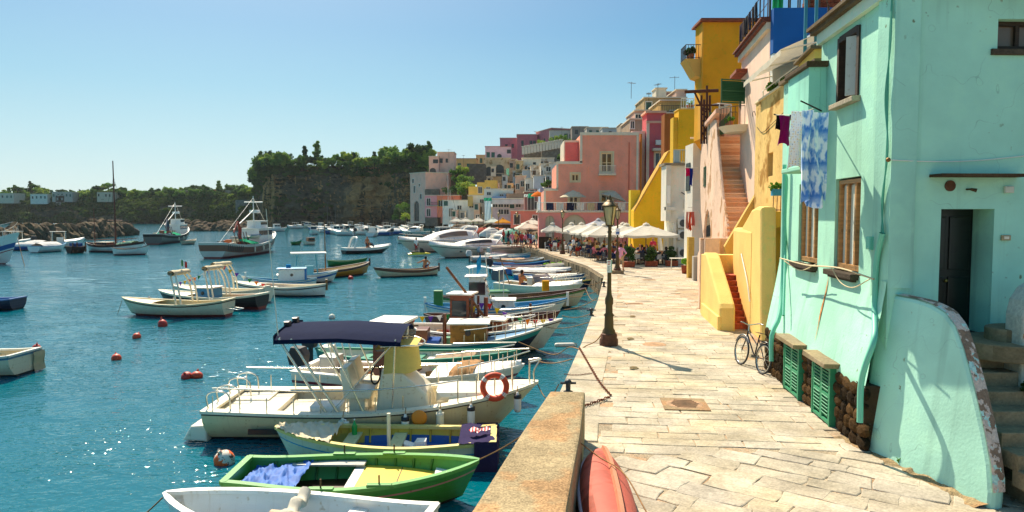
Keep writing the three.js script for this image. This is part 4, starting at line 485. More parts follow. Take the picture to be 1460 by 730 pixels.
  // white house with air conditioners
  const wh = thing('white_narrow_house', 'narrow white house with three air conditioners and a railed roof', 'house'); { const f = faceZ(948, 992, 52, 0); wh.position.copy(f.A); wh.rotation.y = f.ry; const s = .052, P = (px, py) => f.at(px, py); const t = P(950, 236)[1]; mb().bx(P(958, 1)[0], f.len, QY, t, -1.6, 0).build('wall', plaster(0xf2ede2), wh); mb().bx(P(951, 1)[0], P(958, 1)[0] - .003, P(1, 315)[1], t - .02, -1.2, .5).bx(P(951, 1)[0], P(966, 1)[0], P(1, 300)[1], P(1, 295)[1], .003, .6).build('bay', plaster(0xe8e2d6), wh); mb().bx(P(952, 1)[0], P(957, 1)[0], P(1, 290)[1], P(1, 265)[1], .502, .55).build('shutter_panel', M(0xf0ece0, { r: .6 }), wh); mb().rb(P(949, 1)[0], f.len + .02, t, t + .18, -1.7, .25, .03).build('roof_slab', stone(0xb7aa94), wh); railing(wh, [P(963, 1)[0], 0, .1], [P(986, 1)[0], 0, .1], t + .18, .95, .16, .018, M(0x8fa9ad, { r: .5 })); mb().bx(P(963, 1)[0], P(972, 1)[0], t + .2, t + 1.1, .0, .06).build('screen', M(0x9dbcc4, { r: .4 }), wh); mb().bx(P(963, 1)[0], P(967, 1)[0], QY, P(1, 318)[1], .003, .3).bx(P(950, 1)[0], P(954, 1)[0], QY, P(1, 335)[1], .003, .4).build('pilaster', plaster(0xe8e2d6), wh);
    for (const py of [318, 335, 360]) { const [u, v] = P(974, py), a = mb().rb(u - .45, u + .45, v - .36, v + .36, .02, .36, .03).build('air_conditioner', M(0xdad6c9, { r: .5 }), wh); mb().tr(new THREE.CylinderGeometry(.27, .27, .03, 18), u - .08, v, .37, Math.PI / 2).build('fan_grille', M(0x4c4a45, { r: .6 }), a); mb().bar([u - .35, v - .38, .02], [u - .35, v - .38, .36], .02).bar([u + .35, v - .38, .02], [u + .35, v - .38, .36], .02).build('bracket', railM, a); }
    mb().rb(P(979, 1)[0], P(986, 1)[0], P(1, 297)[1], P(1, 285)[1], .0, .2, .02).build('meter_box', M(0xd2ccbc), wh); mb().tube([[...P(971, 274), .05], [...P(978, 278), .1], [...P(987, 279), .1]], .03, 5).build('cable', DARK, wh);
    const st = thing('white_end_wall', 'thin white wall end with dark shutter between the narrow house and pink stair', 'wall', V(0, 0, 0)); const a = D(987, 300, 45); mb().bx(a.x, a.x + .68, QY, CAMY + (HOR - 205) * .045, -47, -45).build('wall', plaster(0xe3ddd2), st); mb().bx(a.x - .06, a.x - .003, CAMY + 1.6, CAMY + 3.4, -46.6, -45.6).build('shutter', M(0x2f3a34, { r: .5 }), st); mb().bar([a.x, CAMY + .5, -44.96], [a.x - .3, CAMY + .5, -44.96], .02).bar([a.x - .2, CAMY + 4.9, -44.9], [a.x + .9, CAMY + 4.9, -44.9], .06).build('bracket', STEELW, st);
    seed(43); const hg = (label, px, py, w, hh, col) => { const o = clothGeo(w, hh, 1.5, .05, 0).build('hanging_towel', cloth(col, .2)); o.position.copy(D(px, py, 44.7)); o.rotation.y = .2; tag(o, label, 'laundry', 'washing on the white house'); }; hg('bright pink towel hanging high on the narrow white house', 981, 240, .3, .5, 0xe0146e); hg('deep blue cloth hanging beside the bright pink towel', 985.5, 240, .25, 1.1, 0x1a35a0); hg('orange towel on the lower drying rack', 984, 302, .2, 1.2, 0xe85a1c); hg('coral towel on the lower drying rack', 988, 302, .22, .9, 0xe87a6a); hg('pale pink towel on the lower drying rack', 980, 302, .2, 1.1, 0xe8b0a0);
    const dr = thing('drying_rack', 'small white wall drying rack with towels on the narrow white house', 'drying rack', D(984, 301, 44.7)); mb().bar([-.35, 0, 0], [.4, 0, 0], .015).bar([-.35, 0, -.3], [.4, 0, -.3], .015).bar([.4, 0, -.8], [.4, 0, 0], .02).bar([-.35, 0, -.3], [-.35, 0, 0], .02).build('rack', STEELW, dr); const d2 = thing('drying_rack', 'upper drying line with pink and blue cloth on the narrow white house', 'drying rack', D(984, 239, 44.7)); mb().bar([-.3, 0, 0], [.5, 0, 0], .012).bar([.5, 0, -.6], [.5, 0, 0], .02).build('rack', STEELW, d2); }
  const gp = thing('yellow_gate_post', 'square yellow gate post beside a grey cabinet at the quay', 'gate post', G(984, 396)); mb().rb(-.17, .17, -.02, 2.35, -.2, .2, .02).build('post', oldPl(0xd9b45c), gp); const cb = thing('grey_cabinet', 'narrow grey utility cabinet beside the yellow gate post', 'cabinet', G(991, 400)); mb().rb(-.13, .13, 0, 1.35, -.2, .1, .015).build('body', M(0xb7b2a4, { r: .6 }), cb); mb().bx(-.1, .1, .1, 1.25, .1, .112).build('door', M(0xa9a496, { r: .6 }), cb);
}
{
  // the big pink house behind the parasols
  seed(47);
  const pk = plaster(0xf8a68e, .006), pkG = plaster(0xf09a92, .006), wt = plaster(0xe8dcc6), f = faceZ(768, 912, 80, 0), P = (px, py, z = 0) => f.at(px, py, z), h = onFace('big_pink_house', 'large salmon pink house with white edge bands and a railed terrace over arches', 'house', f);
  const W = (a, b, c, d) => [P(a, 1)[0], P(b, 1)[0], P(1, d)[1], P(1, c)[1]], wins = [W(859, 875, 218, 246), W(816, 827, 248, 259), W(813, 826, 276, 300), W(859, 875, 274, 300)];
  const out = pxs(f, [[778, 305], [912, 305], [912, 190], [830, 190], [830, 232], [796, 232], [796, 270], [778, 270]]); out[0][1] = out[1][1] = QY;
  mb().ext(out, -.35, 0, wins.map((w) => rect(...w))).build('facade', pk, h);
  mb().bx(P(830.2, 1)[0], P(912, 1)[0], QY, P(1, 190.3)[1], -12, -.36).bx(P(796.2, 1)[0], P(830, 1)[0], QY, P(1, 232.3)[1], -12, -.36).bx(P(778.2, 1)[0], P(796, 1)[0], QY, P(1, 270.4)[1], -12, -.36).build('body', pk, h);
  mb().bx(P(809, 1)[0], P(830, 1)[0] - .02, P(1, 232)[1], P(1, 198)[1], -9, -3).build('upper_wing', plaster(0xd9807c), h); mb().bx(P(808, 1)[0], P(830, 1)[0] - .02, P(1, 199)[1], P(1, 196)[1], -9.1, -2.9).bx(P(807.6, 1)[0], P(809.4, 1)[0], P(1, 232)[1], P(1, 199)[1], -9.1, -2.9).build('wing_band', wt, h);
  const band = (a, b, c, d) => { const [x0, x1, y0, y1] = W(a, b, c, d); mb().bx(x0, x1, y0, y1, .004, .09).build('white_band', wt, h); };
  band(828, 912.5, 188.6, 193); band(828, 831.5, 193.2, 232); band(794, 831.5, 230, 234); band(794, 797, 234.2, 270); band(776, 797, 268.5, 272); band(776, 779, 272.2, 300); band(909.5, 912.5, 193.2, 300);
  const wf = M(0xe2d2a4, { r: .6 }), gl = M(0x3c3a33, { r: .1 });
  wins.forEach((w, i) => win(h, ...w, -.2, { fm: wf, nx: 2, ny: i === 1 ? 1 : 2, t: .12, glass: gl, sur: plaster(0xe3d3ac), sw: .2, sb: .1 }));
  { const w = wins[0]; const b = mb().rb(w[0] - .35, w[1] + .35, w[2] - .35, w[2] - .15, .06, .7, .03).build('balcony', wt, h); railing(b, [w[0] - .3, 0, .62], [w[1] + .3, 0, .62], w[2] - .15, .9, .16, .02, STEELW); }
  mb().bx(P(899, 1)[0] - .05, P(899, 1)[0] + .05, P(1, 300)[1], P(1, 203)[1], .004, .1).build('downpipe', M(0xc96a50), h);
  // right flank
  mb().ext([[-12, QY], [-.3, QY], [-.3, P(1, 190)[1] - .02], [-9, P(1, 190)[1] - .5], [-12, P(1, 190)[1] - 3]], 0, .2).build('flank', plaster(0xd5843c), h).rotation.y = -Math.PI / 2; h.children[h.children.length - 1].position.set(f.len + .25, 0, 0);
  // ground floor standing forward with terrace on it
  const z = 3.2, Pf = (px, py) => f.at(px, py, z), g0 = Pf(769, 1)[0], g1 = Pf(902, 1)[0], tv = Pf(1, 303)[1];
  const ar = [arch(Pf(778.5, 1)[0], Pf(791.5, 1)[0], Pf(1, 340)[1], Pf(1, 307.5)[1]), arch(Pf(804, 1)[0], Pf(838, 1)[0], QY + .3, Pf(1, 306)[1]), arch(Pf(850, 1)[0], Pf(880, 1)[0], QY + .1, Pf(1, 308)[1])];
  mb().ext(rect(g0, g1, QY - .1, tv), z - .35, z, ar).bx(g0 + .01, g1 - .01, QY - .1, tv - .01, .003, z - .36).build('ground_floor', pkG, h);
  ar.forEach((a) => { const m = mb().ext(a, z - .32, z - .25).build('arch_door', M(0xc9c2a4, { t: T.boat, r: .6 }), h); mb().bx((a[0][0] + a[1][0]) / 2 - .03, (a[0][0] + a[1][0]) / 2 + .03, a[0][1], a[0][1] + 2.8, z - .25, z - .22).build('bar', M(0x8f8a70), m); });
  mb().bx(g0 - .02, g0 + 1.4, QY - .1, QY + 1.25, z - .4, z + .06).build('stone_corner', M(0x77695a, { t: T.rock, b: T.stoneB, bs: .03, r: 1 }), h);
  mb().rb(g0 - .2, g1 + .1, tv, tv + .14, 0, z + .18, .03).build('terrace_edge', wt, h); railing(h, [g0 - .1, 0, z + .08], [g1, 0, z + .08], tv + .14, .95, .2, .022, STEELW); railing(h, [g0 - .1, 0, z + .08], [g0 - .1, 0, .2], tv + .14, .95, .2, .022, STEELW);
  for (let i = 0; i < 8; i++) { const x = mix(g0 + 1.2, g1 - 1, i / 7); const t = clothGeo(.8, .8, 2, .03).build('draped_cloth', cloth([0x2f3550, 0xd9d4c4, 0x2a2c40, 0xe4dccb, 0xc9b58a, 0x30364e, 0xe0dbcf, 0xdcd6c6][i]), h); t.position.set(x, tv + 1.05, z + .13); }
  mb().bx(Pf(784, 1)[0], Pf(790, 1)[0], Pf(1, 351)[1], Pf(1, 333)[1], z + .003, z + .05).build('menu_board', M(0xd8d0c0, { r: .5 }), h);
  // folded awning umbrella on the terrace
  for (const [px, py, lab] of [[817, 290, 'small cream parasol on the pink house terrace beside the left door'], [868, 291, 'small cream parasol on the pink house terrace beside the right door']]) { const b = D(px, 300, 78.4), u = thing('terrace_parasol', lab, 'parasol', V(b.x, tv + .14, b.z)); mb().bar([0, 0, 0], [0, 2.3, 0], .03).build('pole', STEELW, u); const c = mb().lathe([[1.5, 1.55], [1.48, 1.6], [.8, 2.0], [.05, 2.35], [0, 2.35]], 0, 0, 0, 8).build('canopy', cloth(0xded2b2, .3), u); c.rotation.z = px > 850 ? -.3 : 0; }
}

// ---------------------------------------------------------------- the village on the slope
const VG = 'houses stacked on the village slope';
const PANE = M(0x2b2a26, { r: .25 }), SHG = M(0x2c5a4a, { r: .6 }), FRW = M(0xe4ddca, { r: .6 });
function vh(label, px0, px1, yt, yb, d, col, o = {}) {
  const f = faceZ(px0, px1, d, 0, o.turn ?? 0), s = d / 1000, g = onFace('village_house', label, 'house', f, VG), W = f.len, t = CAMY + (HOR - yt) * s, b = Math.min(CAMY + (HOR - yb) * s, t - 1), cl = new THREE.Color(col).lerp(new THREE.Color(0xffffff), .1).getHex(), mat = o.mat ? o.mat(cl) : plaster(cl);
  const wins = [];
  for (const [px, py, w, h, k] of o.w || []) { const [u, v] = f.at(px, py); wins.push([u - w / 2, u + w / 2, v - h / 2, v + h / 2, k]); }
  if (o.grid) { const [nx, ny, w, h] = o.grid; for (let i = 0; i < nx; i++) for (let j = 0; j < ny; j++) { if (rnd() < (o.skip ?? .2)) continue; const u = W * (i + .5) / nx + rnd(-.2, .2), v = mix(t - 1.9, Math.max(b + 1.5, t - 3.1 * ny + 1), ny > 1 ? j / (ny - 1) : 0) + rnd(-.15, .15); if (u - w / 2 > .15 && u + w / 2 < W - .15) wins.push([u - w / 2, u + w / 2, v - h / 2, v + h / 2, rnd() < .3 ? 's' : rnd() < .3 ? 'd' : 'w']); } }
  { const keep = []; for (const w of wins) { if (w[0] < .1) w[0] = .1; if (w[1] > W - .1) w[1] = W - .1; if (w[1] - w[0] > .35 && w[2] > b + .05 && w[3] < t - .1 && !keep.some((k) => w[0] < k[1] + .12 && w[1] > k[0] - .12 && w[2] < k[3] + .12 && w[3] > k[2] - .12)) keep.push(w); } wins.splice(0, wins.length, ...keep); }
  mb().ext(o.out ? pxs(f, o.out) : rect(0, W, b, t), -.25, 0, wins.map((w) => w[4] === 'a' ? arch(...w.slice(0, 4), 6) : rect(...w.slice(0, 4)))).build('front_wall', mat, g);
  const dp = o.depth ?? 8; if (o.out) mb().ext(pxs(f, o.out), -dp, -.255).build('body', mat, g); else mb().bx(.002, W - .002, b, t - .002, -dp, -.255).build('body', mat, g);
  for (const [a, c, e, h, k] of wins) { const p = mb().bx(a + .01, c - .01, e + .01, h - .01, -.25, k === 'a' ? -.22 : -.14).build(k === 'd' ? 'door' : 'window', k === 's' ? SHG : k === 'd' ? M(0x6a5138, { r: .7 }) : PANE, g); if (k !== 'a' && d < 215) { const m = mb().bx(a - .1, c + .1, h, h + .12, .003, .06).bx(a - .1, a, e, h, .003, .06).bx(c, c + .1, e, h, .003, .06); if (k !== 'd') m.bx(a - .15, c + .15, e - .12, e, .003, .12); m.build('surround', o.sur || FRW, p); if (k === 'w') mb().bx((a + c) / 2 - .04, (a + c) / 2 + .04, e, h, -.135, -.1).build('mullion', FRW, p); } }
  if (o.roof !== null && !o.out) mb().bx(-.15, W + .15, t, t + .18, -dp, .2).build('roof_edge', o.roof ? M(o.roof, { t: T.rust, r: .9 }) : plaster(0xe2d5bf), g);
  if (o.balc) for (const [px, py, w] of o.balc) { const [u, v] = f.at(px, py); const bl = mb().bx(u - w / 2, u + w / 2, v - .15, v, .003, .9).build('balcony', plaster(0xd9cfbd), g); railing(bl, [u - w / 2, 0, .85], [u + w / 2, 0, .85], v, .9, .25, .025, railM); }
  return g;
}
{
  seed(53);
  // far pink block by the cliff
  vh('dusty pink block with an arched doorway standing at the foot of the cliff', 585, 607, 248, 318, 212, 0xf0b8a0, { w: [[591, 270, 1, 2, 'w'], [589, 258, 1, 1.2, 'w'], [600, 280, 1, 1.4, 'w'], [594, 301, 2.6, 6, 'a'], [598, 264, .8, .8, 'w'], [590, 287, .9, 1.2, 'w']], turn: -6 });
  vh('dusty pink wall with a recessed loggia above the coral terrace houses', 606, 640, 247, 300, 214, 0xecb098, { w: [[627, 259, 1.8, 2, 'a'], [612, 253, .7, .7, 'w'], [634, 262, 1.2, 1.8, 'd'], [614, 266, 1.4, 1.2, 'w']], balc: [[627, 264, 3]] });
  vh('dusty pink upper tower with two dark openings', 624, 648, 218, 250, 220, 0xf0b8a2, { w: [[628, 229, 1.4, 1.4, 'w'], [637, 229, .8, 1.3, 'w'], [642, 246, 1, 2.4, 'd']] });
  vh('dusty pink side block with a small loggia beside the upper tower', 612, 626, 224, 250, 218, 0xe8ae98, { w: [[621, 230, 1.6, 1.2, 'w'], [617, 243, 2, 1.6, 'a']] });
  vh('rough grey brown stone terrace under the pink loggia', 606, 626, 270, 282, 206, 0x8a7a63, { mat: stone, roof: null });
  vh('small yellow house with tiled roof on the skyline', 649, 680, 227, 250, 250, 0xdba95c, { roof: 0xa8704a, w: [[655, 237, 1.2, 2.2, 's'], [668, 236, 1.2, 1.4, 's'], [676, 239, 1.4, 2, 'w']] });
  vh('narrow olive yellow house behind the stone wall', 679, 692, 222, 245, 262, 0xc9b27a, { w: [[686, 229, 1, 1.8, 's']] });
  vh('tall dark rubble retaining wall between yellow houses', 669, 692, 234, 262, 216, 0x6f6353, { mat: stone, roof: null });
  vh('overgrown dark earth bank below the small yellow house', 640, 672, 244, 305, 224, 0x6a6444, { mat: stone, roof: null });
  vh('bright yellow stepped house above the white quay houses', 668, 710, 258, 284, 188, 0xf8c230, { out: [[668, 286], [709, 286], [709, 257], [691, 257], [691, 260], [680, 260], [680, 266], [668, 266]], w: [[684.5, 271, 1, 1.6, 'w'], [696, 271, 1, 1.4, 'w'], [700, 265, .7, .6, 'w']] });
  vh('rose pink terrace house with a rounded balcony arch', 606, 623, 279, 311, 196, 0xf09aa4, { w: [[611, 288, 1, 2, 'w'], [618, 286, 2, 2.4, 'a'], [611, 303, 1, 2, 'w'], [617, 304, 1.4, 2, 'w']], balc: [[618, 293, 2.6]] });
  vh('bright orange terrace house beside the rose pink one', 623, 655, 279, 310, 196, 0xf47a48, { w: [[628, 290, 1.2, 1.6, 'w'], [634, 289, 1, 2, 'w']], sur: plaster(0xe0c24a) });
  vh('grey rubble base under the rose pink terrace house', 606, 624, 310, 322, 195, 0x7d7264, { mat: stone, roof: null });
  vh('low white cube house behind the yacht masts', 631, 668, 286, 320, 176, 0xf6f0e4, { w: [[636, 290, 1.2, 1.2, 's'], [643, 303, 1, 2, 'd'], [655, 296, 1, 1, 'w'], [660, 291, 1.6, 1.6, 'w']] });
  vh('white house with an outside stair beside a yellow buttress', 667, 693, 279, 320, 170, 0xf6f0e4, { w: [[672, 293, 1, 1, 'w'], [684, 300, 1, 1.8, 'd'], [687, 287, .9, .9, 'w']] });
  vh('narrow ochre wall strip between white quay houses', 667, 674, 280, 294, 169, 0xd9b04a, { roof: null });
  vh('long white house with a flat parapet below the tan terraces', 690, 732, 270, 290, 164, 0xf4ecdc, { w: [[697, 276, .9, .7, 'w']] });
  vh('lilac grey house with a white parapet and rows of little square windows', 702, 748, 284, 320, 150, 0xd8c6cc, { w: [[706, 292, 1, 1, 'w'], [714, 292, 1, 1, 'w'], [722, 292, 1, 1, 'w'], [714, 302, 1, 1, 'w'], [722, 302, 1, 1, 'w'], [730, 293, 1, 1.2, 's'], [739, 292, 1, 1, 'w'], [744, 303, 1, 1, 'w']] });
  vh('white parapet storey on the lilac grey house', 702, 748, 284.5, 290, 149, 0xf8f4ea, { depth: .8, roof: null });
  vh('brown weathered wall above the lilac grey house', 722, 749, 276, 286, 156, 0x8f6f4f, { mat: weather, roof: null });
  vh('blue painted wall panel above the lilac grey house', 702, 722, 280, 286, 157, 0x5d86bd, { roof: null });
  vh('dark red house front with an ochre doorway near the orange parasol', 748, 776, 274, 322, 138, 0x9a5648, { w: [[757, 290, 1.2, 3, 'w'], [751, 283, .8, 1, 'w'], [766, 293, 1, 1.4, 'w']] });
  vh('low salmon house wall at the quay beside the big pink house', 728, 772, 301, 325, 122, 0xee8068, { w: [[737, 313, 1, 1.6, 'w'], [763, 312, .8, 1.2, 'w']] });
  vh('lilac house with green shutters under the rose villas', 692, 729, 210, 228, 246, 0xe6b4bc, { w: [[696, 221, 1.2, 2, 's'], [703, 221, 1.2, 2, 's'], [712, 223, 1.6, 1.8, 'a'], [726, 216, 1.6, 1.4, 'w']], roof: 0xb87a80 });
  vh('cream house with tall arched buttresses and a deep terrace', 690, 728, 226, 272, 236, 0xe8cc9c, { w: [[712, 243, 3.2, 4, 'a'], [697, 246, 2, 4, 'a'], [718, 260, 1.4, 2, 'w'], [704, 262, 1.2, 1.6, 'w']], balc: [[712, 247, 5]], mat: oldPl });
  vh('deep rose villa on the skyline with one long low wall', 713, 738, 198, 236, 290, 0xc86474, { w: [[731, 208, 1, 1.6, 'w'], [722, 208, 1, 1.4, 'w']] });
  vh('tall rose villa with small paired windows on the skyline', 737, 766, 193, 236, 280, 0xc45666, { w: [[745, 205, 1, 2.6, 'w'], [757, 203, 1.2, 1.4, 'w'], [762, 203, 1.2, 1.4, 'w'], [741, 206, 1, 1.4, 'w']] });
  vh('receding rose villa wing with blue window', 764, 786, 190, 220, 284, 0xba5a68, { w: [[766, 203, 1.4, 2, 'w'], [776, 201, 1.6, 2, 's']], turn: -14 });
  vh('long pale grey villa with dark green shutters on the skyline', 783, 818, 187, 216, 270, 0xc9c4b8, { roof: 0x9a8a6c, w: [[788, 200, 1.2, 2.4, 's'], [794, 199, 1.2, 2.4, 's'], [800, 198, 1.2, 2.4, 's'], [807, 196, 1.4, 3, 's'], [814, 196, 1.2, 2.4, 's']] });
  const rw = (l, a, b, t, bt, d, c) => vh(l, a, b, t, bt, d, c, { mat: stone, roof: null, depth: 5 });
  rw('grey retaining wall topped with white pillars below the villas', 747, 783, 214, 232, 252, 0x8d8470); rw('stepped grey retaining wall beside the white pillars', 772, 803, 208, 236, 246, 0x857b69);
  for (let i = 0; i < 14; i++) { const px = 746 + i * 4.2, d = 246, p = D(px, 214 - i * .75, d), o = thing('terrace_pillar', 'short white pillar on top of the grey retaining wall', 'pillar', p, 0, 'white pillars on the retaining wall'); mb().rb(-.45, .45, -1.6, 1.1, -.45, .45, .08).build('shaft', plaster(0xe0d8c8), o); mb().rb(-.6, .6, 1.1, 1.35, -.6, .6, .06).build('cap', plaster(0xe6dfd0), o); }
  vh('tan pink stack house with a hanging green cloth', 726, 737, 228, 282, 226, 0xe8b898, { mat: oldPl, grid: [2, 4, 1, 1.5] });
  vh('ochre tan stack house with tiny balconies', 735, 746, 230, 280, 220, 0xe0bf86, { mat: oldPl, grid: [2, 4, 1, 1.5], balc: [[740, 247, 2], [739, 262, 2]] });
  vh('cream house with a broad curved parapet', 744, 771, 226, 250, 226, 0xf0e2c8, { w: [[762, 233, 1, .8, 'w'], [749, 240, 1, 1.5, 'w']] });
  vh('pale blue balcony house between cream houses', 745, 760, 243, 275, 210, 0xa9bfd2, { w: [[751, 247, 1.2, 2, 'w'], [755, 247, 1.2, 2, 'w'], [752, 262, 1, 1.6, 'w']] });
  vh('white stack house with two square windows', 757, 772, 237, 285, 205, 0xf0e6d4, { mat: oldPl, grid: [2, 4, 1, 1.3] });
  vh('peach house with a single window above the lilac roofs', 735, 750, 251, 285, 190, 0xf0bc9a, { w: [[738, 255, 1, 1.6, 'w'], [738, 266, .9, 1.4, 'w'], [745, 262, .9, 1.4, 'w']] });
  vh('white house with a tall arched stair opening', 749, 763, 255, 290, 182, 0xf4ecde, { w: [[752, 267, 1, 1.8, 'w'], [758, 262, 1, 1.2, 'w']] });
  vh('pale blue white house with an arched opening', 761, 774, 251, 285, 176, 0xc6cfd6, { w: [[766, 262, 2, 5, 'a'], [763, 274, 1, 1.6, 'w']] });
  vh('whitewashed house tight against the pink house with dark window', 771, 788, 234, 280, 196, 0xf2eada, { mat: oldPl, w: [[771, 247, 1.2, 1.6, 'w'], [782, 241, 1.2, 1.2, 'w'], [786, 259, 1.2, 1.2, 'w'], [778, 258, 1, 1.6, 'w'], [776, 240, 1, 1.2, 's']] });
  vh('white terrace house with potted plants on its parapet', 776, 800, 262, 290, 150, 0xf0e6d6, { w: [[782, 268, 1.2, 1.2, 'w'], [790, 270, 1, 1, 'w']] });
  vh('blue grey house wall beside the pink house terrace', 770, 786, 268, 300, 120, 0x8ea6c4, { roof: null });
  vh('cream white house high beside the retaining wall', 784, 800, 232, 262, 214, 0xf4ecde, { w: [[792, 241, 1, 1.4, 'w'], [788, 250, 1, 1.4, 'w']] });
  vh('grey white house front under the retaining wall', 768, 790, 226, 246, 232, 0xece2d0, { mat: oldPl, grid: [3, 2, 1, 1.6] });
  vh('old tan house with green door above the deep pink house', 917, 976, 142, 170, 112, 0xb08d4e, { mat: weather, w: [[925, 151, .9, 1.2, 's'], [950, 155, 1, 1, 'w']] });
  vh('ochre terrace house with a scalloped white railing', 940, 976, 146, 176, 100, 0xc9992f, { mat: weather, w: [[960, 163, 1, 1, 'w']], balc: [[958, 161, 4]] });
  vh('small white rooftop cube with antenna', 933, 948, 129, 146, 118, 0xd5cbb8, { depth: 3 });
  vh('dark red rooftop wall on the skyline', 948, 976, 134, 150, 124, 0x8a4a44, {});
  vh('pinkish rooftop hut beside the ochre house', 962, 976, 131, 142, 116, 0xc7a190, {});
  vh('weathered tan tower stub left of the deep pink house', 897, 914, 172, 196, 100, 0xa98b68, { mat: weather, w: [[901, 178, .6, 1, 'w']] });
  vh('pale pink rooftop block with blue railing on the skyline', 904, 924, 160, 180, 106, 0xcf9a86, { w: [[910, 168, .8, 1, 'w']] });
  vh('grey flat roofed house on the distant skyline above the pink house', 836, 866, 183, 200, 240, 0xa9a296, { w: [[842, 189, 1, 1.6, 's'], [852, 189, 1, 1.6, 's']] });
  vh('pale blue grey rooftop on the distant skyline', 858, 900, 184, 200, 230, 0xb4b8b8, { w: [[870, 190, 1, 1.4, 'w'], [884, 190, 1, 1.4, 'w']] });
  vh('brown stone house on the distant skyline', 815, 838, 182, 200, 262, 0x8a7c6a, { mat: weather, w: [[822, 188, 1.2, 1.6, 'w']] });
  vh('small tan house behind the white end of the skyline row', 884, 902, 178, 196, 205, 0xa08a6e, { w: [[890, 186, 1, 1.2, 'w']] });
  { const C = [['cream', 0xf2e6cc], ['pale pink', 0xf0c4b4], ['white', 0xf8f2e6], ['butter yellow', 0xf2d890], ['pale blue', 0xc8d8e2], ['peach', 0xf2c4a0], ['tan', 0xdcc49c], ['rose', 0xe8a8a4]], F = ['a single shuttered window', 'a tiny balcony', 'a flat parapet', 'two stacked windows']; let n = 0;
    for (const [px, py, d, w, hh] of [[694, 252, 228, 9, 24], [704, 262, 205, 8, 20], [716, 250, 224, 8, 26], [723, 262, 200, 9, 22], [731, 244, 222, 8, 20], [741, 238, 224, 7, 16], [748, 262, 186, 9, 20], [755, 270, 170, 10, 22], [764, 243, 212, 8, 20], [768, 272, 160, 9, 24], [778, 250, 190, 8, 20], [784, 274, 142, 10, 24], [712, 276, 162, 9, 16], [676, 290, 165, 8, 26], [733, 280, 158, 9, 14], [792, 250, 200, 9, 18], [700, 238, 234, 7, 14], [644, 300, 172, 8, 18], [656, 302, 170, 7, 16], [695, 296, 160, 7, 22], [752, 236, 225, 7, 14], [760, 286, 140, 8, 20], [773, 238, 226, 6, 14], [788, 238, 222, 7, 14]]) { const [cn, cc] = C[n % 8], fn = F[Math.floor(n / 8) + (n % 2)]; const s = 1000 / d, o = { depth: 4, mat: n % 3 ? undefined : oldPl, w: [[px + w * .35, py + 5, .9, 1.3, n % 2 ? 's' : 'w'], [px + w * .65, py + 5 + 2.6 * s, .9, 1.4, 'w']] }; if (fn.includes('balcony')) o.balc = [[px + w * .4, py + 9, 1.6]]; vh(`small ${cn} house with ${fn} on the middle slope`, px, px + w, py, py + hh, d, cc, o); n++; } }
  // netting, awnings and roof things among the houses
  const net = (l, a, b, t, bt, d, col) => { const p = D(a, t, d), q = D(b, bt, d), o = mb().grid(10, 8, (u, v) => V((q.x - p.x) * u, (q.y - p.y) * v, .15 * Math.sin(u * 12 + v * 4))).build('building_net', M(col, { t: T.cloth, r: .9, tr: .4 })); o.position.copy(p); tag(o, l, 'netting'); };
  net('pale blue scaffold sheeting on the white quay house', 691, 700, 286, 314, 148, 0xa9c8d4); net('green net strip on top of the blue sheeting', 690, 701, 282, 286.5, 147.5, 0x1a9c74); net('white net panel beside the green one above the red house', 747, 753, 277, 281, 136, 0xd8e8e0); net('bright green net panel above the dark red house', 753, 761, 276, 282, 136, 0x23b083); net('green shade cloth hung on a tan stack house', 722, 726, 240, 251, 225, 0x7fc0a8);
  const op = thing('orange_parasol', 'bright orange parasol on the roof beside the pink house', 'parasol', D(767, 291, 118)); mb().bar([0, 0, 0], [0, 2.1, 0], .04).build('pole', STEELW, op); mb().lathe([[1.2, 1.3], [1.15, 1.45], [.6, 1.9], [0, 2.15]], 0, 0, 0, 8).build('canopy', cloth(0xee7a14, .3), op);
  seed(59);
  for (const [px, py, d] of [[763, 190, 280], [826, 183, 262], [900, 120, 119], [962, 112, 118], [938, 122, 117], [925, 135, 112], [801, 184, 270], [640, 216, 220], [661, 224, 250]]) { const p = D(px, py + 12, d), s = d / 1000, a = thing('roof_antenna', 'thin television antenna standing on a roof', 'antenna', p, rnd(3), 'roof antennas'); const H = 15 * s; mb().bar([0, -1, 0], [0, H, 0], .04, 5).build('mast', railM, a); const m = mb().bar([-.7, H - .2, 0], [.9, H - .2, 0], .03, 4); for (let i = 0; i < 5; i++) m.bar([-.6 + i * .32, H - .2, -.4], [-.6 + i * .32, H - .2, .4], .02, 4); m.build('boom', railM, a); }
  // green on the slope
  const bush = (label, list) => { for (let [px, py, d, r] of list) { r *= .62; const p = D(px, py, d), c = []; for (let i = 0; i < 8; i++) c.push([rnd(-r, r), rnd(0, r * .8), rnd(-r, r) * .6, r * rnd(.4, .7)]); const o = thing('slope_bush', label, 'bush', p, 0, 'bushes on the village slope'); mb().add(leafGeo(c, 40, Math.max(.3, r * .22))).build('foliage', pick(GREENS), o); mb().bar([0, -r, 0], [0, r * .3, 0], r * .08).build('stem', bark, o); } };
  bush('dark bush on the overgrown slope below the small yellow house', [[652, 250, 215, 3], [660, 246, 215, 3], [655, 262, 210, 3.2], [664, 258, 208, 3], [650, 272, 205, 2.6], [661, 270, 204, 3], [666, 268, 200, 2.6], [640, 274, 200, 2.2], [656, 276, 199, 2.4]]);
  bush('yellow green bush at the foot of the cliff beside the pink block', [[570, 306, 235, 3.4], [577, 300, 238, 3], [563, 312, 236, 2.4], [578, 312, 230, 2.6], [572, 296, 242, 2.6]]);
  bush('garden bush along the terrace wall below the skyline villas', [[772, 205, 255, 2], [778, 206, 255, 1.8], [790, 202, 250, 2.2], [796, 200, 250, 2.4], [802, 198, 250, 2], [808, 203, 250, 2], [765, 209, 256, 1.6]]);
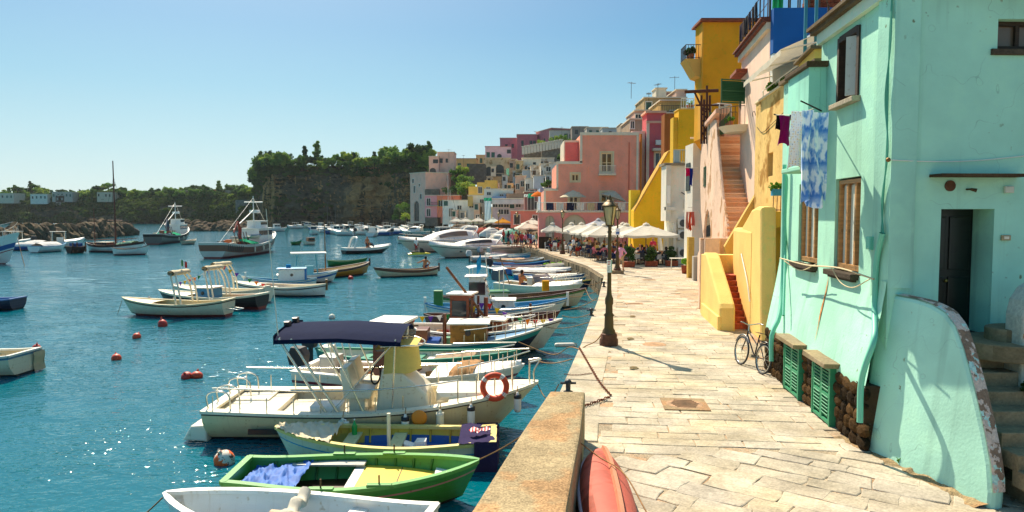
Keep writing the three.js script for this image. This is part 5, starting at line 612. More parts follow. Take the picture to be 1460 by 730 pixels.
  bush('dry ochre bush on the terrace beside the retaining wall', [[803, 222, 200, 2], [798, 226, 200, 1.6]]); bush('potted shrub on a white terrace parapet', [[783, 262, 149, .9], [790, 261, 149, .8], [776, 265, 149, .8]]);
  const ol = leafM(0x8a8a30); void ol;
  // houses along the far headland ridge
  const hd = [[-5, 20, 270, 0xc9b8a4, 'grey rose villa half hidden by trees on the far headland'], [44, 68, 271, 0xd9d4ca, 'white flat house among trees on the far headland'], [75, 104, 268, 0xb9a294, 'long tan house with grey roof on the far headland'], [80, 92, 273, 0xc08a78, 'low pink annex on the far headland'], [139, 160, 268, 0xd0b49a, 'cream villa with orange roof on the far headland'], [246, 258, 274, 0xe0ddd4, 'small white cube house on the headland slope'], [272, 288, 268, 0xc98a70, 'salmon house on the headland village ridge'], [286, 302, 265, 0xc27a62, 'taller red house on the headland village ridge'], [300, 322, 266, 0xd08a68, 'orange terraced house on the headland village ridge'], [320, 342, 266, 0xb9a48c, 'tan apartment house on the headland village ridge'], [340, 364, 264, 0xd2c09a, 'pale yellow house at the end of the headland ridge'], [258, 266, 266, 0x6b655c, 'dark gabled house on the headland ridge']];
  for (const [a, b, t, c, l] of hd) { const n = Math.max(2, Math.round((b - a) / 6)), o = vh(l, a, b, t + 6, t + 20, 412, c, { grid: [n, 1, 1, 1.5], skip: .1, depth: 10, roof: l.includes('orange') || l.includes('red') ? 0xb0633a : undefined }); o.userData.group = 'houses on the far headland'; o.name = numbered('headland_house'); }
  const mw = vh('grey stone retaining wall with buttresses on the headland slope', 336, 366, 285, 316, 378, 0x8d8a80, { mat: stone, roof: null, depth: 6 }); mw.name = numbered('sea_wall'); delete mw.userData.group;
}

// ---------------------------------------------------------------- people: one continuous skin per pose, coloured by what covers it
function bodyGeo(pose) {
  const J = {
    stand: { hip: [0, .93, 0], ch: [0, 1.32, .01], nk: [0, 1.49, 0], hd: [0, 1.62, .03], kn: [[-.1, .5, .02], [.1, .5, .02]], an: [[-.11, .08, -.02], [.11, .08, -.02]], el: [[-.26, 1.12, 0], [.26, 1.12, 0]], wr: [[-.27, .88, .06], [.27, .88, .06]] },
    walk: { hip: [0, .92, 0], ch: [0, 1.32, .03], nk: [0, 1.48, .04], hd: [0, 1.61, .07], kn: [[-.1, .52, .18], [.1, .5, -.02]], an: [[-.1, .12, .26], [.1, .1, -.3]], el: [[-.27, 1.14, -.12], [.27, 1.14, .1]], wr: [[-.25, .92, 0], [.25, .95, .26]] },
    akimbo: { hip: [0, .93, 0], ch: [0, 1.32, .01], nk: [0, 1.49, 0], hd: [0, 1.62, .03], kn: [[-.13, .5, .04], [.11, .5, 0]], an: [[-.18, .08, 0], [.14, .08, -.02]], el: [[-.38, 1.16, -.06], [.38, 1.16, -.06]], wr: [[-.19, .98, .08], [.19, .98, .08]] },
    sit: { hip: [0, .5, -.05], ch: [0, .9, -.02], nk: [0, 1.07, 0], hd: [0, 1.2, .04], kn: [[-.13, .5, .38], [.13, .5, .38]], an: [[-.13, .08, .36], [.13, .08, .36]], el: [[-.27, .72, .12], [.27, .72, .12]], wr: [[-.18, .74, .36], [.16, .76, .36]] },
    lean: { hip: [0, .5, -.08], ch: [0, .87, .1], nk: [0, 1.02, .17], hd: [.02, 1.13, .25], kn: [[-.15, .5, .36], [.15, .5, .36]], an: [[-.15, .08, .3], [.15, .08, .4]], el: [[-.3, .74, .32], [.3, .74, .3]], wr: [[-.12, .8, .5], [.2, .78, .52]] },
    row: { hip: [0, .42, -.05], ch: [0, .78, .1], nk: [0, .94, .16], hd: [0, 1.06, .22], kn: [[-.14, .5, .36], [.14, .5, .36]], an: [[-.12, .12, .5], [.12, .12, .5]], el: [[-.34, .66, .2], [.42, .74, .1]], wr: [[-.2, .56, .46], [.66, .66, .16]] },
  }[pose];
  const B = [], cap = (a, b, r1, r2, tagn) => B.push([a, b, r1, r2, tagn]);
  cap(J.hip, J.ch, .135, .15, 'top'); cap([J.hip[0] - .07, J.hip[1] - .02, J.hip[2]], [J.hip[0] + .07, J.hip[1] - .02, J.hip[2]], .115, .115, 'bot'); cap([J.ch[0] - .12, J.ch[1] + .06, J.ch[2]], [J.ch[0] + .12, J.ch[1] + .06, J.ch[2]], .09, .09, 'top'); cap(J.ch, J.nk, .1, .055, 'top'); cap(J.nk, J.hd, .052, .06, 'skin');
  cap([J.hd[0], J.hd[1] - .05, J.hd[2] + .03], [J.hd[0], J.hd[1] + .05, J.hd[2] + .01], .07, .085, 'skin'); cap([J.hd[0], J.hd[1] + .06, J.hd[2] - .025], [J.hd[0], J.hd[1] - .01, J.hd[2] - .05], .088, .075, 'hair'); cap([J.hd[0], J.hd[1], J.hd[2] + .1], [J.hd[0], J.hd[1] - .015, J.hd[2] + .105], .018, .02, 'skin');
  for (const i of [0, 1]) { const s = i ? 1 : -1, sh = [J.ch[0] + s * .18, J.ch[1] + .08, J.ch[2]], hp = [J.hip[0] + s * .09, J.hip[1] - .03, J.hip[2]]; cap(hp, J.kn[i], .088, .062, 'bot'); cap(J.kn[i], J.an[i], .06, .042, 'leg'); const a = J.an[i]; cap([a[0], a[1] - .04, a[2] - .02], [a[0], a[1] - .045, a[2] + .16], .042, .034, 'shoe'); cap(sh, J.el[i], .056, .045, 'sleeve'); cap(J.el[i], J.wr[i], .042, .032, 'skin'); const w = J.wr[i], e = J.el[i], d = V(w[0] - e[0], w[1] - e[1], w[2] - e[2]).normalize(); cap(w, [w[0] + d.x * .12, w[1] + d.y * .12, w[2] + d.z * .12], .033, .022, 'skin'); }
  const N = 60, S = .96, mc = new MarchingCubes(N, new THREE.MeshBasicMaterial(), false, false, 60000); mc.isolation = 0;
  const dist = (x, y, z, b) => { const [p, q, r1, r2] = b, bx = q[0] - p[0], by = q[1] - p[1], bz = q[2] - p[2], ax = x - p[0], ay = y - p[1], az = z - p[2]; const t = clamp((ax * bx + ay * by + az * bz) / (bx * bx + by * by + bz * bz + 1e-9)); return Math.hypot(ax - bx * t, ay - by * t, az - bz * t) - mix(r1, r2, t); };
  for (let k = 0; k < N; k++) for (let j = 0; j < N; j++) for (let i = 0; i < N; i++) { const x = (i - N / 2) / (N / 2) * S, y = (j - N / 2) / (N / 2) * S + .9, z = (k - N / 2) / (N / 2) * S; let s = 0; for (const b of B) { const d = dist(x, y, z, b); if (d < .25) s += Math.exp(-d * 45); } mc.field[k * N * N + j * N + i] = s > 0 ? Math.log(s) / 45 : -.3; }
  mc.update(); const n = mc.count, P = new Float32Array(n * 3), Nn = new Float32Array(n * 3), tags = [];
  for (let i = 0; i < n; i++) { const x = mc.positionArray[i * 3] * S, y = mc.positionArray[i * 3 + 1] * S + .9, z = mc.positionArray[i * 3 + 2] * S; P.set([x, y, z], i * 3); for (let c = 0; c < 3; c++) Nn[i * 3 + c] = mc.normalArray[i * 3 + c]; let best = 9, t = 'top'; for (const b of B) { const d = dist(x, y, z, b); if (d < best) { best = d; t = b[4]; } } tags.push(t); }
  const g = new THREE.BufferGeometry(); g.setAttribute('position', new THREE.BufferAttribute(P, 3)); g.setAttribute('normal', new THREE.BufferAttribute(Nn, 3)); g.computeVertexNormals(); return { g, tags };
}
const POSES = {}, skinM = M(0xffffff, { vc: true, r: .75, sp: .3 });
const bodyCache = new Map();
function person(pose, c, label, pos, ry, group) {           // c = { skin, top, bot, leg, hair, shoe, sleeve }
  POSES[pose] ??= bodyGeo(pose); const key = pose + JSON.stringify(c);
  if (!bodyCache.has(key)) { const { g, tags } = POSES[pose], col = new Float32Array(tags.length * 3), t = new THREE.Color(), d = { skin: 0xb98460, top: 0xd8d2c6, bot: 0x3a4256, hair: 0x2a1c14, shoe: 0x3a2c24, ...c }; d.sleeve ??= d.top; d.leg ??= d.skin; tags.forEach((k, i) => { t.setHex(d[k]); col.set([t.r, t.g, t.b], i * 3); }); const q = g.clone(); q.setAttribute('color', new THREE.BufferAttribute(col, 3)); bodyCache.set(key, q); }
  const o = mesh('person', bodyCache.get(key), skinM); o.position.copy(pos); o.rotation.y = ry; return tag(o, label, 'person', group);
}

// ---------------------------------------------------------------- lamp posts
{
  const im = metal(0x5c4a2c, .55, .55), lg = new THREE.MeshPhysicalMaterial({ color: 0xd8cfa6, transmission: .55, roughness: .35, thickness: 0, side: THREE.DoubleSide });
  function lamp(label, pos, h, ry = 0) {
    const o = thing('street_lamp', label, 'street lamp', pos, ry, 'iron lamps along the quay');
    mb().lathe([[.26, 0], [.26, .16], [.23, .2], [.23, .3], [.2, .34], [0, .34]], 0, 0, 0, 8).build('base', M(0x6b4a30, { t: T.rust, r: .8 }), o);
    mb().lathe([[.19, .34], [.17, .42], [.13, .48], [.12, .8], [.15, .84], [.1, .9], [.095, 1.12], [.115, 1.16], [.115, 1.3], [.075, 1.4], [.06, 1.55], [.048, h - .95], [.07, h - .92], [.045, h - .88], [.05, h - .78], [.1, h - .75], [.03, h - .73], [0, h - .73]], 0, 0, 0, 14).build('post', im, o);
    const y0 = h - .73, y1 = h - .22, ln = mb().lathe([[.105, y0], [.2, y1]], 0, 0, 0, 4).build('lantern', lg, o); ln.rotation.y = .3;
    const fr = mb(); for (let i = 0; i < 4; i++) { const a = i * Math.PI / 2; fr.bar([Math.sin(a) * .107, y0, Math.cos(a) * .107], [Math.sin(a) * .203, y1, Math.cos(a) * .203], .013); const b = a + Math.PI / 2; fr.bar([Math.sin(a) * .203, y1, Math.cos(a) * .203], [Math.sin(b) * .203, y1, Math.cos(b) * .203], .015).bar([Math.sin(a) * .107, y0, Math.cos(a) * .107], [Math.sin(b) * .107, y0, Math.cos(b) * .107], .013); }
    fr.lathe([[.235, y1 - .005], [.24, y1 + .03], [.15, y1 + .12], [.1, y1 + .14], [.09, y1 + .18], [0, y1 + .2]], 0, 0, 0, 4).lathe([[0, .16], [.05, .17], [.06, .21], [.03, .24], [.035, .28], [0, .33]], 0, y1, 0, 8).build('lantern_frame', im, ln); mb().ball(0, y0 + .2, 0, .05).build('bulb', M(0xe9e4cf, { r: .3 }), ln);
    return o;
  }
  const l1 = lamp('tall iron street lamp with a white notice, rope tied round its base', G(868, 492), 4.06); l1.userData.group = undefined; delete l1.userData.group;
  { const c = document.createElement('canvas'); c.width = 96; c.height = 256; const x = c.getContext('2d'); x.fillStyle = '#f2efe4'; x.fillRect(0, 0, 96, 256); x.fillStyle = '#2f8f5c'; x.fillRect(84, 0, 12, 256); x.fillStyle = '#c8342c'; for (let i = 0; i < 3; i++) x.fillRect(14 + (i % 2) * 6, 22 + i * 30, 54 - i * 7, 16); x.fillStyle = '#55524c'; for (let i = 0; i < 7; i++) x.fillRect(12, 128 + i * 16, 60 - (i % 3) * 12, 6); const t = new THREE.CanvasTexture(c); t.colorSpace = THREE.SRGBColorSpace; const p = new THREE.Mesh(new THREE.BoxGeometry(.14, .34, .012), new THREE.MeshStandardMaterial({ map: t, roughness: .5 })); p.name = 'notice_plate'; p.position.set(-.01, 2.2, .075); l1.add(p); }
  const l2 = lamp('iron street lamp beside the person in the pink shirt', G(880, 390), 4.1); mb().bx(-.13, .13, 2.4, 2.8, .05, .065).build('sign_plate', M(0xdfe4e8, { r: .5 }), l2); mb().bx(-.1, .1, 2.45, 2.58, .066, .07).build('sign_print', M(0x2f5f9c, { r: .5 }), l2); delete l2.userData.group; mb().rb(-.36, .36, -.02, .2, -.36, .36, .03).build('plinth', stone(0x9c8d74), l2);
  for (const [px, py, l] of [[802, 362, 'iron street lamp in front of the pink house arches'], [737, 347, 'iron street lamp among the village quay parasols, beside the ochre parasol'], [711, 341, 'iron street lamp behind the big motor cruisers'], [689, 338, 'iron street lamp near the blue scaffold sheeting']]) lamp(l, G(px, py), 4.1);
}
// ---------------------------------------------------------------- cafe terraces: parasols, tables, chairs, people
{
  seed(61);
  const cv = cloth(0xf0e8d4, .3), wd = wood(0x8a5a34, .6);
  const par = (label, px, d, w, top, mat = cv, group = 'cream cafe parasols') => {
    const p = D(px, 340, d), o = thing('cafe_parasol', label, 'parasol', V(p.x, QY, p.z), rnd(-.2, .2), group), h = w / 2, e = top - .75;
    mb().bar([0, 0, 0], [0, top - .06, 0], .035, 8).build('pole', wd, o); mb().lathe([[0, 0], [.35, 0], [.35, .08], [.08, .12], [0, .12]], 0, .003, 0, 12).build('base', stone(0x8a8378), o);
    const P = [], R = [], seg = 8; const c = mb(); for (let i = 0; i < seg; i++) { const a0 = i * Math.PI / 4, a1 = a0 + Math.PI / 4, r = (a) => h / Math.max(Math.abs(Math.cos(a)), Math.abs(Math.sin(a))); c.grid(6, 5, (u, v) => { const a = mix(a0, a1, u), k = .04 + v * .96, rr = mix(r(a0), r(a1), u); const q = V(mix(Math.cos(a0) * r(a0), Math.cos(a1) * r(a1), u), 0, mix(Math.sin(a0) * r(a0), Math.sin(a1) * r(a1), u)); void rr; return V(q.x * k, mix(top, e, Math.pow(k, .92)) - .07 * Math.sin(u * Math.PI) * k, q.z * k); }); c.grid(6, 1, (u, v) => { const q = V(mix(Math.cos(a0) * r(a0), Math.cos(a1) * r(a1), u), 0, mix(Math.sin(a0) * r(a0), Math.sin(a1) * r(a1), u)); return V(q.x * (1 + .01 * v), e - .07 * Math.sin(u * Math.PI) - v * (.16 + .03 * Math.sin(u * 12)), q.z * (1 + .01 * v)); }); }
    const cn = c.build('canopy', mat, o); mb().lathe([[.28, 0], [.2, .1], [.03, .17], [0, .25]], 0, top - .06, 0, 8).build('vent_cap', mat, cn);
    const m = mb(); for (let i = 0; i < 8; i++) { const a = i * Math.PI / 4, r = h / Math.max(Math.abs(Math.cos(a)), Math.abs(Math.sin(a))); m.bar([0, top - .1, 0], [Math.cos(a) * r * .98, e - .02, Math.sin(a) * r * .98], .014, 4); m.bar([0, top - .9, 0], [Math.cos(a) * r * .5, mix(top, e, .5) - .05, Math.sin(a) * r * .5], .012, 4); } m.build('ribs', wd, o); return o;
  };
  const CR = 'cream square cafe parasol in the cluster in front of the pink house';
  par('single cream parasol beside the left arch of the pink house', 788, 75, 2.4, 2.75); par(CR, 815, 71, 3, 2.8); par(CR, 829, 66, 3.6, 2.85); par(CR, 847, 62, 3.6, 2.85); par('grey white parasol peeking up behind the cream ones', 853, 72, 3, 3.2, cloth(0xc9ccd0, .25)); par(CR, 862, 56, 3.2, 2.85); par(CR, 888, 62, 3.4, 2.9); par(CR, 893, 55, 3.4, 2.9); par('large cream parasol over the tables beside the shrub planters', 921, 52, 4, 2.95);
  par('cream parasol over the crowd left of the pink house corner', 752, 88, 2.9, 2.8); par('cream parasol farther back beside the salmon house wall', 759, 104, 3.2, 3.1); par('ochre parasol on the village quay', 717, 128, 3, 3.1, cloth(0xd99a2b, .3)); par('white parasol with green edge beside the ochre one', 703, 132, 3, 3.1, cloth(0xdfe8d8, .3)); par('white parasol by the yacht masts', 651, 152, 2.8, 3.1); par('white parasol beside the palm on the village quay', 664, 150, 2.8, 3.1); par('white parasol left of the scaffolded house', 682, 146, 2.8, 3.2);
  const cu = thing('closed_parasol', 'closed white parasol leaning by the yellow stair wall', 'parasol', V(D(944, 350, 56).x, QY, -56)); mb().lathe([[.04, .4], [.2, .7], [.16, 1.6], [.05, 2.6], [0, 2.65]], 0, 0, 0, 8).build('canopy', cloth(0xe0dccf), cu); mb().bar([0, 0, 0], [0, .6, 0], .03).build('pole', wd, cu); cu.rotation.z = .12;
  // furniture
  const tables = [], chairProto = (mat) => { const g = new THREE.Group(); mb().rb(-.2, .2, .43, .47, -.2, .2, .01).build('seat', mat, g); mb().rb(-.2, .2, .55, .88, -.21, -.17, .01).build('backrest', mat, g); for (const [x, z] of [[-.18, -.18], [.18, -.18], [-.18, .18], [.18, .18]]) mb().bar([x, 0, z], [x, z < 0 ? .85 : .44, z], .018, 5).build('leg', mat, g); return g; };
  const tops = [['white', cloth(0xe6e2d8)], ['navy', cloth(0x22284a)], ['red', cloth(0xa82a22)]];
  const tproto = tops.map(([, m]) => { const g = new THREE.Group(); mb().rb(-.4, .4, .71, .74, -.4, .4, .01).build('table_top', wd, g); mb().bar([0, 0, 0], [0, .71, 0], .035).bx(-.25, .25, 0, .03, -.25, .25).build('leg', railM, g); mb().bx(-.42, .42, .742, .75, -.42, .42).grid(16, 1, (u, v) => { const a = u * 6.283, r = .42 / Math.max(Math.abs(Math.cos(a)), Math.abs(Math.sin(a))); return V(Math.cos(a) * r * (1 + .06 * v * Math.sin(a * 9)), .75 - v * .34, Math.sin(a) * r * (1 + .06 * v * Math.sin(a * 9))); }).build('tablecloth', m, g); return g; });
  const cprotos = [['dark', chairProto(M(0x23242e, { r: .5 }))], ['white', chairProto(M(0xe2ded4, { r: .5 }))], ['brown', chairProto(wd)]];
  const skins = [0xc08a66, 0xa8714e, 0xd0a080, 0x8a5a3c], topsC = [0xe2ded4, 0x2c3350, 0xb03a30, 0x3a3a3a, 0xd0b060, 0x5a7a9a, 0xd87a8a, 0x1f1c1c, 0x6a8a5a], hairs = [0x2a1c14, 0x1a1310, 0x5a3c22, 0x8a6a3a];
  let ti = 0;
  const spot = (x, z, kind, ck) => {
    const t = tproto[kind].clone(); t.name = 'cafe_table'; t.position.set(x, QY, z); t.rotation.y = rnd(-.2, .2); tag(t, `cafe table with ${tops[kind][0]} cloth under the parasols`, 'table', `${tops[kind][0]} cafe tables`);
    const n = 4, a0 = rnd(.5); for (let i = 0; i < n; i++) { const a = a0 + i * Math.PI / 2, cx = x + Math.sin(a) * .72, cz = z + Math.cos(a) * .72, c = cprotos[ck][1].clone(); c.name = 'cafe_chair'; c.position.set(cx, QY, cz); c.rotation.y = a + Math.PI; tag(c, `${cprotos[ck][0]} chair at a cafe table with ${tops[kind][0]} cloth under the parasols`, 'chair', `${cprotos[ck][0]} cafe chairs`);
      if (rnd() < .62) { const col = { skin: pick(skins), top: pick(topsC), bot: pick([0x2c3350, 0x3a3a3a, 0xa89070, 0x555048]), hair: pick(hairs) }; person(rnd() < .5 ? 'sit' : 'lean', col, 'person seated at a cafe table in the shade of the parasols', V(cx - Math.sin(a) * .04, QY, cz - Math.cos(a) * .04), a + Math.PI, 'people seated at the cafe'); } }
    ti++;
  };
  for (const [px, d, k, c] of [[790, 71, 2, 1], [800, 74.5, 2, 1], [812, 67, 0, 2], [822, 71, 2, 1], [826, 63, 2, 1], [836, 67, 0, 2], [845, 59.5, 1, 0], [853, 64, 0, 0], [858, 56, 1, 0], [871, 59, 0, 2], [876, 52.5, 1, 0], [884, 63, 0, 0], [893, 57, 0, 2], [906, 51.5, 0, 0], [914, 56, 0, 2], [926, 52, 0, 0], [935, 55, 0, 2], [944, 51.2, 0, 0], [868, 66, 2, 2], [842, 72, 0, 2]]) { const p = D(px, 350, d); spot(p.x, p.z, k, c); }
  // people standing
  person('akimbo', { top: 0xe8a0b8, bot: 0xb89a74, leg: 0xb98460 }, 'person in a pink shirt and tan shorts standing behind the second lamp', G(885, 386), 2.6);
  person('stand', { top: 0xc0344a, bot: 0xc0344a }, 'person in a red dress standing among the tables by the yellow wall', V(D(931, 350, 57.5).x, QY, -57.5), 0);
  person('walk', { top: 0xe6e2da, bot: 0x3a3a44 }, 'waiter in a white shirt walking in front of the red tables', G(818, 366), -1.2);
  const crowd = [[744, 353], [749, 354], [753, 352], [757, 353], [761, 355], [735, 352], [765, 354], [740, 350], [725, 350], [718, 347], [730, 353], [769, 349]];
  crowd.forEach(([px, py], i) => { const t = topsC[(i * 4 + 2) % 9]; person(['stand', 'walk', 'akimbo'][i % 3], { skin: skins[i % 4], top: t, bot: [0x2c3350, 0x1f1c1c, 0xd8d2c6, 0x8a2a30][i % 4], hair: hairs[i % 4] }, 'person standing in the crowd under the parasol left of the pink house', G(px, py), i * 1.3, 'crowd on the village quay'); });
  // planters
  for (const [px, py, l] of [[896, 381, 'rust planter box with a tall shrub beside the pink shirted person'], [928.5, 380, 'rust planter box with a rounded shrub under the large parasol'], [957.5, 379.5, 'rust planter box with a loose shrub beside the white house']]) { const o = thing('planter', l, 'planter', G(px, py)); mb().rb(-.42, .42, 0, .4, -.22, .22, .03).build('box', M(0x9c5230, { t: T.rust, r: .8 }), o); const c = [], tall = px < 900 ? 1.5 : 1.25; for (let i = 0; i < 12; i++) { const y = rnd(.5, tall); c.push([rnd(-.28, .28) * (1.5 - y / tall), y, rnd(-.15, .15), rnd(.14, .26)]); } mb().add(leafGeo(c, 70, .11)).build('foliage', leafM(px < 900 ? 0x3a5a26 : px < 940 ? 0x4a6228 : 0x405a2c), o); mb().bar([0, .35, 0], [0, tall * .8, 0], .03).build('stem', bark, o); }
  const fp = thing('flower_pot', 'terracotta pot with bright green plant beside the yellow gate post', 'flower pot', G(976, 390)); pot(fp, 0, 0, 0, .22, .5, leafM(0x7cb030), M(0xa8582e, { t: T.rust, r: .8 }), .16, 60);
  const wt = thing('side_table', 'small white table against the white house wall', 'table', G(966, 384)); mb().rb(-.5, .5, .72, .76, -.3, .3, .01).build('table_top', STEELW, wt); for (const x of [-.42, .42]) mb().bar([x, 0, 0], [x, .72, 0], .03).build('leg', STEELW, wt);
  const palm = thing('quay_palm', 'small palm among the village quay parasols', 'palm', G(674, 331)); { const m = mb(); for (let i = 0; i < 26; i++) { const a = i * 2.4, l = rnd(1.2, 2), e = rnd(.1, 1); m.grid(5, 1, (u, v) => V(Math.cos(a) * l * u + Math.sin(a) * (v - .5) * .3 * (1 - u), 2.4 + l * u * e - u * u * 1.3, Math.sin(a) * l * u - Math.cos(a) * (v - .5) * .3 * (1 - u))); } m.build('fronds', leafM(0x8aa030), palm); mb().bar([0, -.2, 0], [.1, 2.5, 0], .16, 8, .12).build('trunk', bark, palm); }
  // covered goods and scooters along the village quay, bright pots on the quay edge
  for (const [px, py, c, l] of [[668, 333, 0xb8b4ac, 'heap of pale nets under a cover on the village quay by the palm'], [690, 338, 0xa04a3a, 'rust coloured covered stall on the village quay'], [700, 339, 0xd8d4c8, 'white covered stall behind the cruisers'], [722, 343, 0xc8c8c0, 'grey white covered cart on the village quay'], [733, 345, 0x6aa088, 'green covered stall on the village quay'], [712, 338, 0xc87a5a, 'orange awning stall on the village quay']]) { const o = thing('covered_stall', l, 'stall', G(px, py)); mb().grid(14, 10, (u, v) => { const a = u * 6.283, r = 1.5 * Math.cos(v * 1.5); return V(Math.cos(a) * r * 1.3 * (.85 + .3 * n3(u * 6, v * 4, px)), 1.6 * Math.sin(v * 1.5) * (.85 + .3 * n3(px, u * 5, v * 3)), Math.sin(a) * r); }).build('cover', cloth(c), o); mb().bx(-1.2, 1.2, 0, .3, -.9, .9).build('base', wd, o); }
  const gr = thing('quay_grass', 'bright green tuft growing at the foot of the quay wall', 'plant', V(3.55, .35, -59.5)); { const c = []; for (let i = 0; i < 12; i++) c.push([rnd(-.9, .9), rnd(.1, .6), rnd(-.3, .4), rnd(.2, .35)]); mb().add(leafGeo(c, 50, .16)).build('leaves', leafM(0x9cc83a), gr); mb().bx(-.9, .9, -.5, .1, -.3, .4).build('rock', stone(0x857a66), gr); }
}

// ---------------------------------------------------------------- boats
// a hull is lofted from stern (s = 0) to bow (s = 1); bands of paint are strips of the same surface
const WHITE = paint(0xf8f2e4), CREAM = paint(0xf6ebcc), WOODB = wood(0x8a4a24, .35), WOODL = wood(0xb07a3c, .35), SEA = M(0x2c2a22, { t: T.foul, r: .8 }), RED = paint(0x8c2f22), BLUE = paint(0x1d5c9e), LBLUE = paint(0x3f97c4), NAVY = paint(0x16233f), TEAL = paint(0x1f8f80), GRN = paint(0x2e7a34), YEL = paint(0xe0c24a), BROWN = wood(0x5a2f1c, .45), GREY = paint(0xb9b6ac), SAND = M(0xd9c9a0, { t: T.boat, r: .7 }), BLACK = M(0x16161a, { r: .4 }), RUBBER = M(0x2a2a2c, { r: .7 }), ROPE = M(0xb59a6a, { t: T.rust, r: 1 });
const plankedM = new Map(), planked = (m) => { if (!plankedM.has(m)) { const c = m.clone(); c.bumpMap = T.plank; c.bumpScale = .008; plankedM.set(m, c); } return plankedM.get(m); };
function boat(o) {
  const { label, st, bw, B, free = .5, up = .3, su = .06, tr = 0, keel = .22, rake = .35, p = 2.6, group, name = 'moored_boat', nu = 26 } = o;
  const L = st.distanceTo(bw), mid = st.clone().add(bw).multiplyScalar(.5); mid.y = 0;
  const g = thing(name, label, 'boat', mid, Math.atan2(-(bw.z - st.z), bw.x - st.x), group);
  const half = (s) => { const bowK = s > .42 ? Math.pow(Math.max(0, 1 - Math.pow((s - .42) / .58, o.bp ?? 2.1)), .8) : 1, sk = s < .42 ? (tr ? mix(tr, 1, sm(s / .42)) : Math.pow(Math.max(0, 1 - Math.pow((.42 - s) / .42, 2.3)), .72)) : 1; return B / 2 * bowK * sk; };
  const sheer = (s) => free + up * Math.pow(Math.max(0, (s - .35) / .65), 2) + su * Math.pow(Math.max(0, (.4 - s) / .4), 2), kl = (s) => -keel + (keel + free * .2) * sstep(.84, 1.02, s);
  const pt = (s, y, sd, off = 0) => { const k = kl(s), t = clamp((y - k) / (sheer(s) - k), 0, 1.2), w = Math.max(0, half(s) * (t < 1 ? 1 - Math.pow(1 - t, p) : 1) + off); return V((s - .5) * L + rake * (Math.min(t, 1) - 1) * sstep(.6, 1, s) - (tr ? 0 : -.5 * rake * (1 - Math.min(t, 1)) * sstep(.3, 0, s)), y, sd * w); };
  const band = (bn, mat, y0, y1, off = 0, s0 = 0, s1 = 1, nv = 4) => { const m = mb(), q = (sd) => (u, v) => { const s = mix(s0, s1, u), a = Math.max(kl(s), y0(s)), b = Math.max(a, y1(s)); return pt(s, mix(a, b, v), sd, off); }; m.grid(nu, nv, q(1)).grid(nu, nv, q(-1), true); if (tr && s0 === 0) m.grid(4, nv, (u, v) => { const a = Math.max(kl(0), y0(0)), b = y1(0), P = pt(0, mix(a, b, v), 1, off); return V(P.x, P.y, P.z * (1 - 2 * u)); }); return m.build(bn, mat, g); };
  const wl = o.wl ?? .07, hullM = /rowing|moored/.test(name) ? planked(o.hull || WHITE) : o.hull || WHITE;
  band('bottom', o.bottom || SEA, (s) => kl(s), () => wl);
  const bands = o.bands || []; let lo = () => wl; const list = [...bands].sort((a, b) => b[0] - a[0]);   // [below sheer from, to, material]
  for (const [f0, f1, m] of list) { const L0 = lo; band('hull', hullM, L0, (s) => Math.max(wl, sheer(s) - f0)); band('stripe', m, (s) => Math.max(wl, sheer(s) - f0), (s) => Math.max(wl, sheer(s) - f1), .0, 0, 1, 1); lo = (s) => Math.max(wl, sheer(s) - f1); }
  band('hull', hullM, lo, sheer);
  const rimM = o.rim || hullM, rw = o.rw ?? .09, rh = .03;
  { const m = mb(); for (const sd of [1, -1]) { const q = (a, ya, b, yb) => m.grid(nu, 1, (u, v) => { const s = u * .998, c = pt(s, sheer(s), sd, mix(a, b, v)); c.y += mix(ya, yb, v); return c; }, sd < 0); q(.035, -rh, .035, rh); q(.035, rh, -rw, rh); q(-rw, rh, -rw, -rh); } if (tr) m.bx(-L / 2 - .03, -L / 2 + rw, sheer(0) - rh, sheer(0) + rh, -half(0), half(0)); m.build('gunwale', rimM, g); }
  const X = (s) => (s - .5) * L;
  if (o.in !== null) {
    const fy = o.floor ?? .16, im = o.in || hullM, s0 = tr ? .015 : .06; for (const sd of [1, -1]) mb().grid(nu, 4, (u, v) => { const s = mix(s0, .95, u); const c = pt(s, mix(Math.min(fy, sheer(s) - .1), sheer(s), v), sd, -.06); return c; }, sd > 0).build('inner_hull', im, g); if (tr) mb().grid(3, 2, (u, v) => { const a = pt(s0, mix(fy, sheer(0), v), 1, -.06); return V(a.x, a.y, a.z * (1 - 2 * u)); }).build('inner_transom', im, g);
    mb().grid(nu, 4, (u, v) => { const s = mix(s0, .95, u), a = pt(s, fy, 1, -.05); return V(a.x, fy, a.z * (1 - 2 * v)); }, true).build('floor_boards', o.fm || im, g);
    for (let i = 0; i < (o.ribs || 0); i++) { const s = .12 + .76 * i / o.ribs, q = 0; for (const sd of [1, -1]) mb().path([pt(s, fy, sd, -.075), pt(s, (fy + sheer(s)) / 2, sd, -.075), pt(s, sheer(s) - .03, sd, -.075)], .022, 4).build('rib', o.ribm || im, g); }
    for (const s of o.thw || []) { const y = sheer(s) - .16, a = pt(s, y, 1, -.05).z; mb().rb(X(s) - .13, X(s) + .13, y, y + .045, -a, a, .01).build('thwart', o.thm || rimM, g); }
  }
  const deck = (s0, s1, mat, dy = 0, name = 'deck', camber = .05) => mb().grid(14, 6, (u, v) => { const s = mix(s0, Math.min(s1, .985), u), a = pt(s, sheer(s), 1, -.03); const w = 1 - 2 * v; return V(a.x, sheer(s) + dy + camber * (1 - w * w), a.z * w); }, true).build(name, mat, g);
  for (const a of o.decks || []) deck(...a);
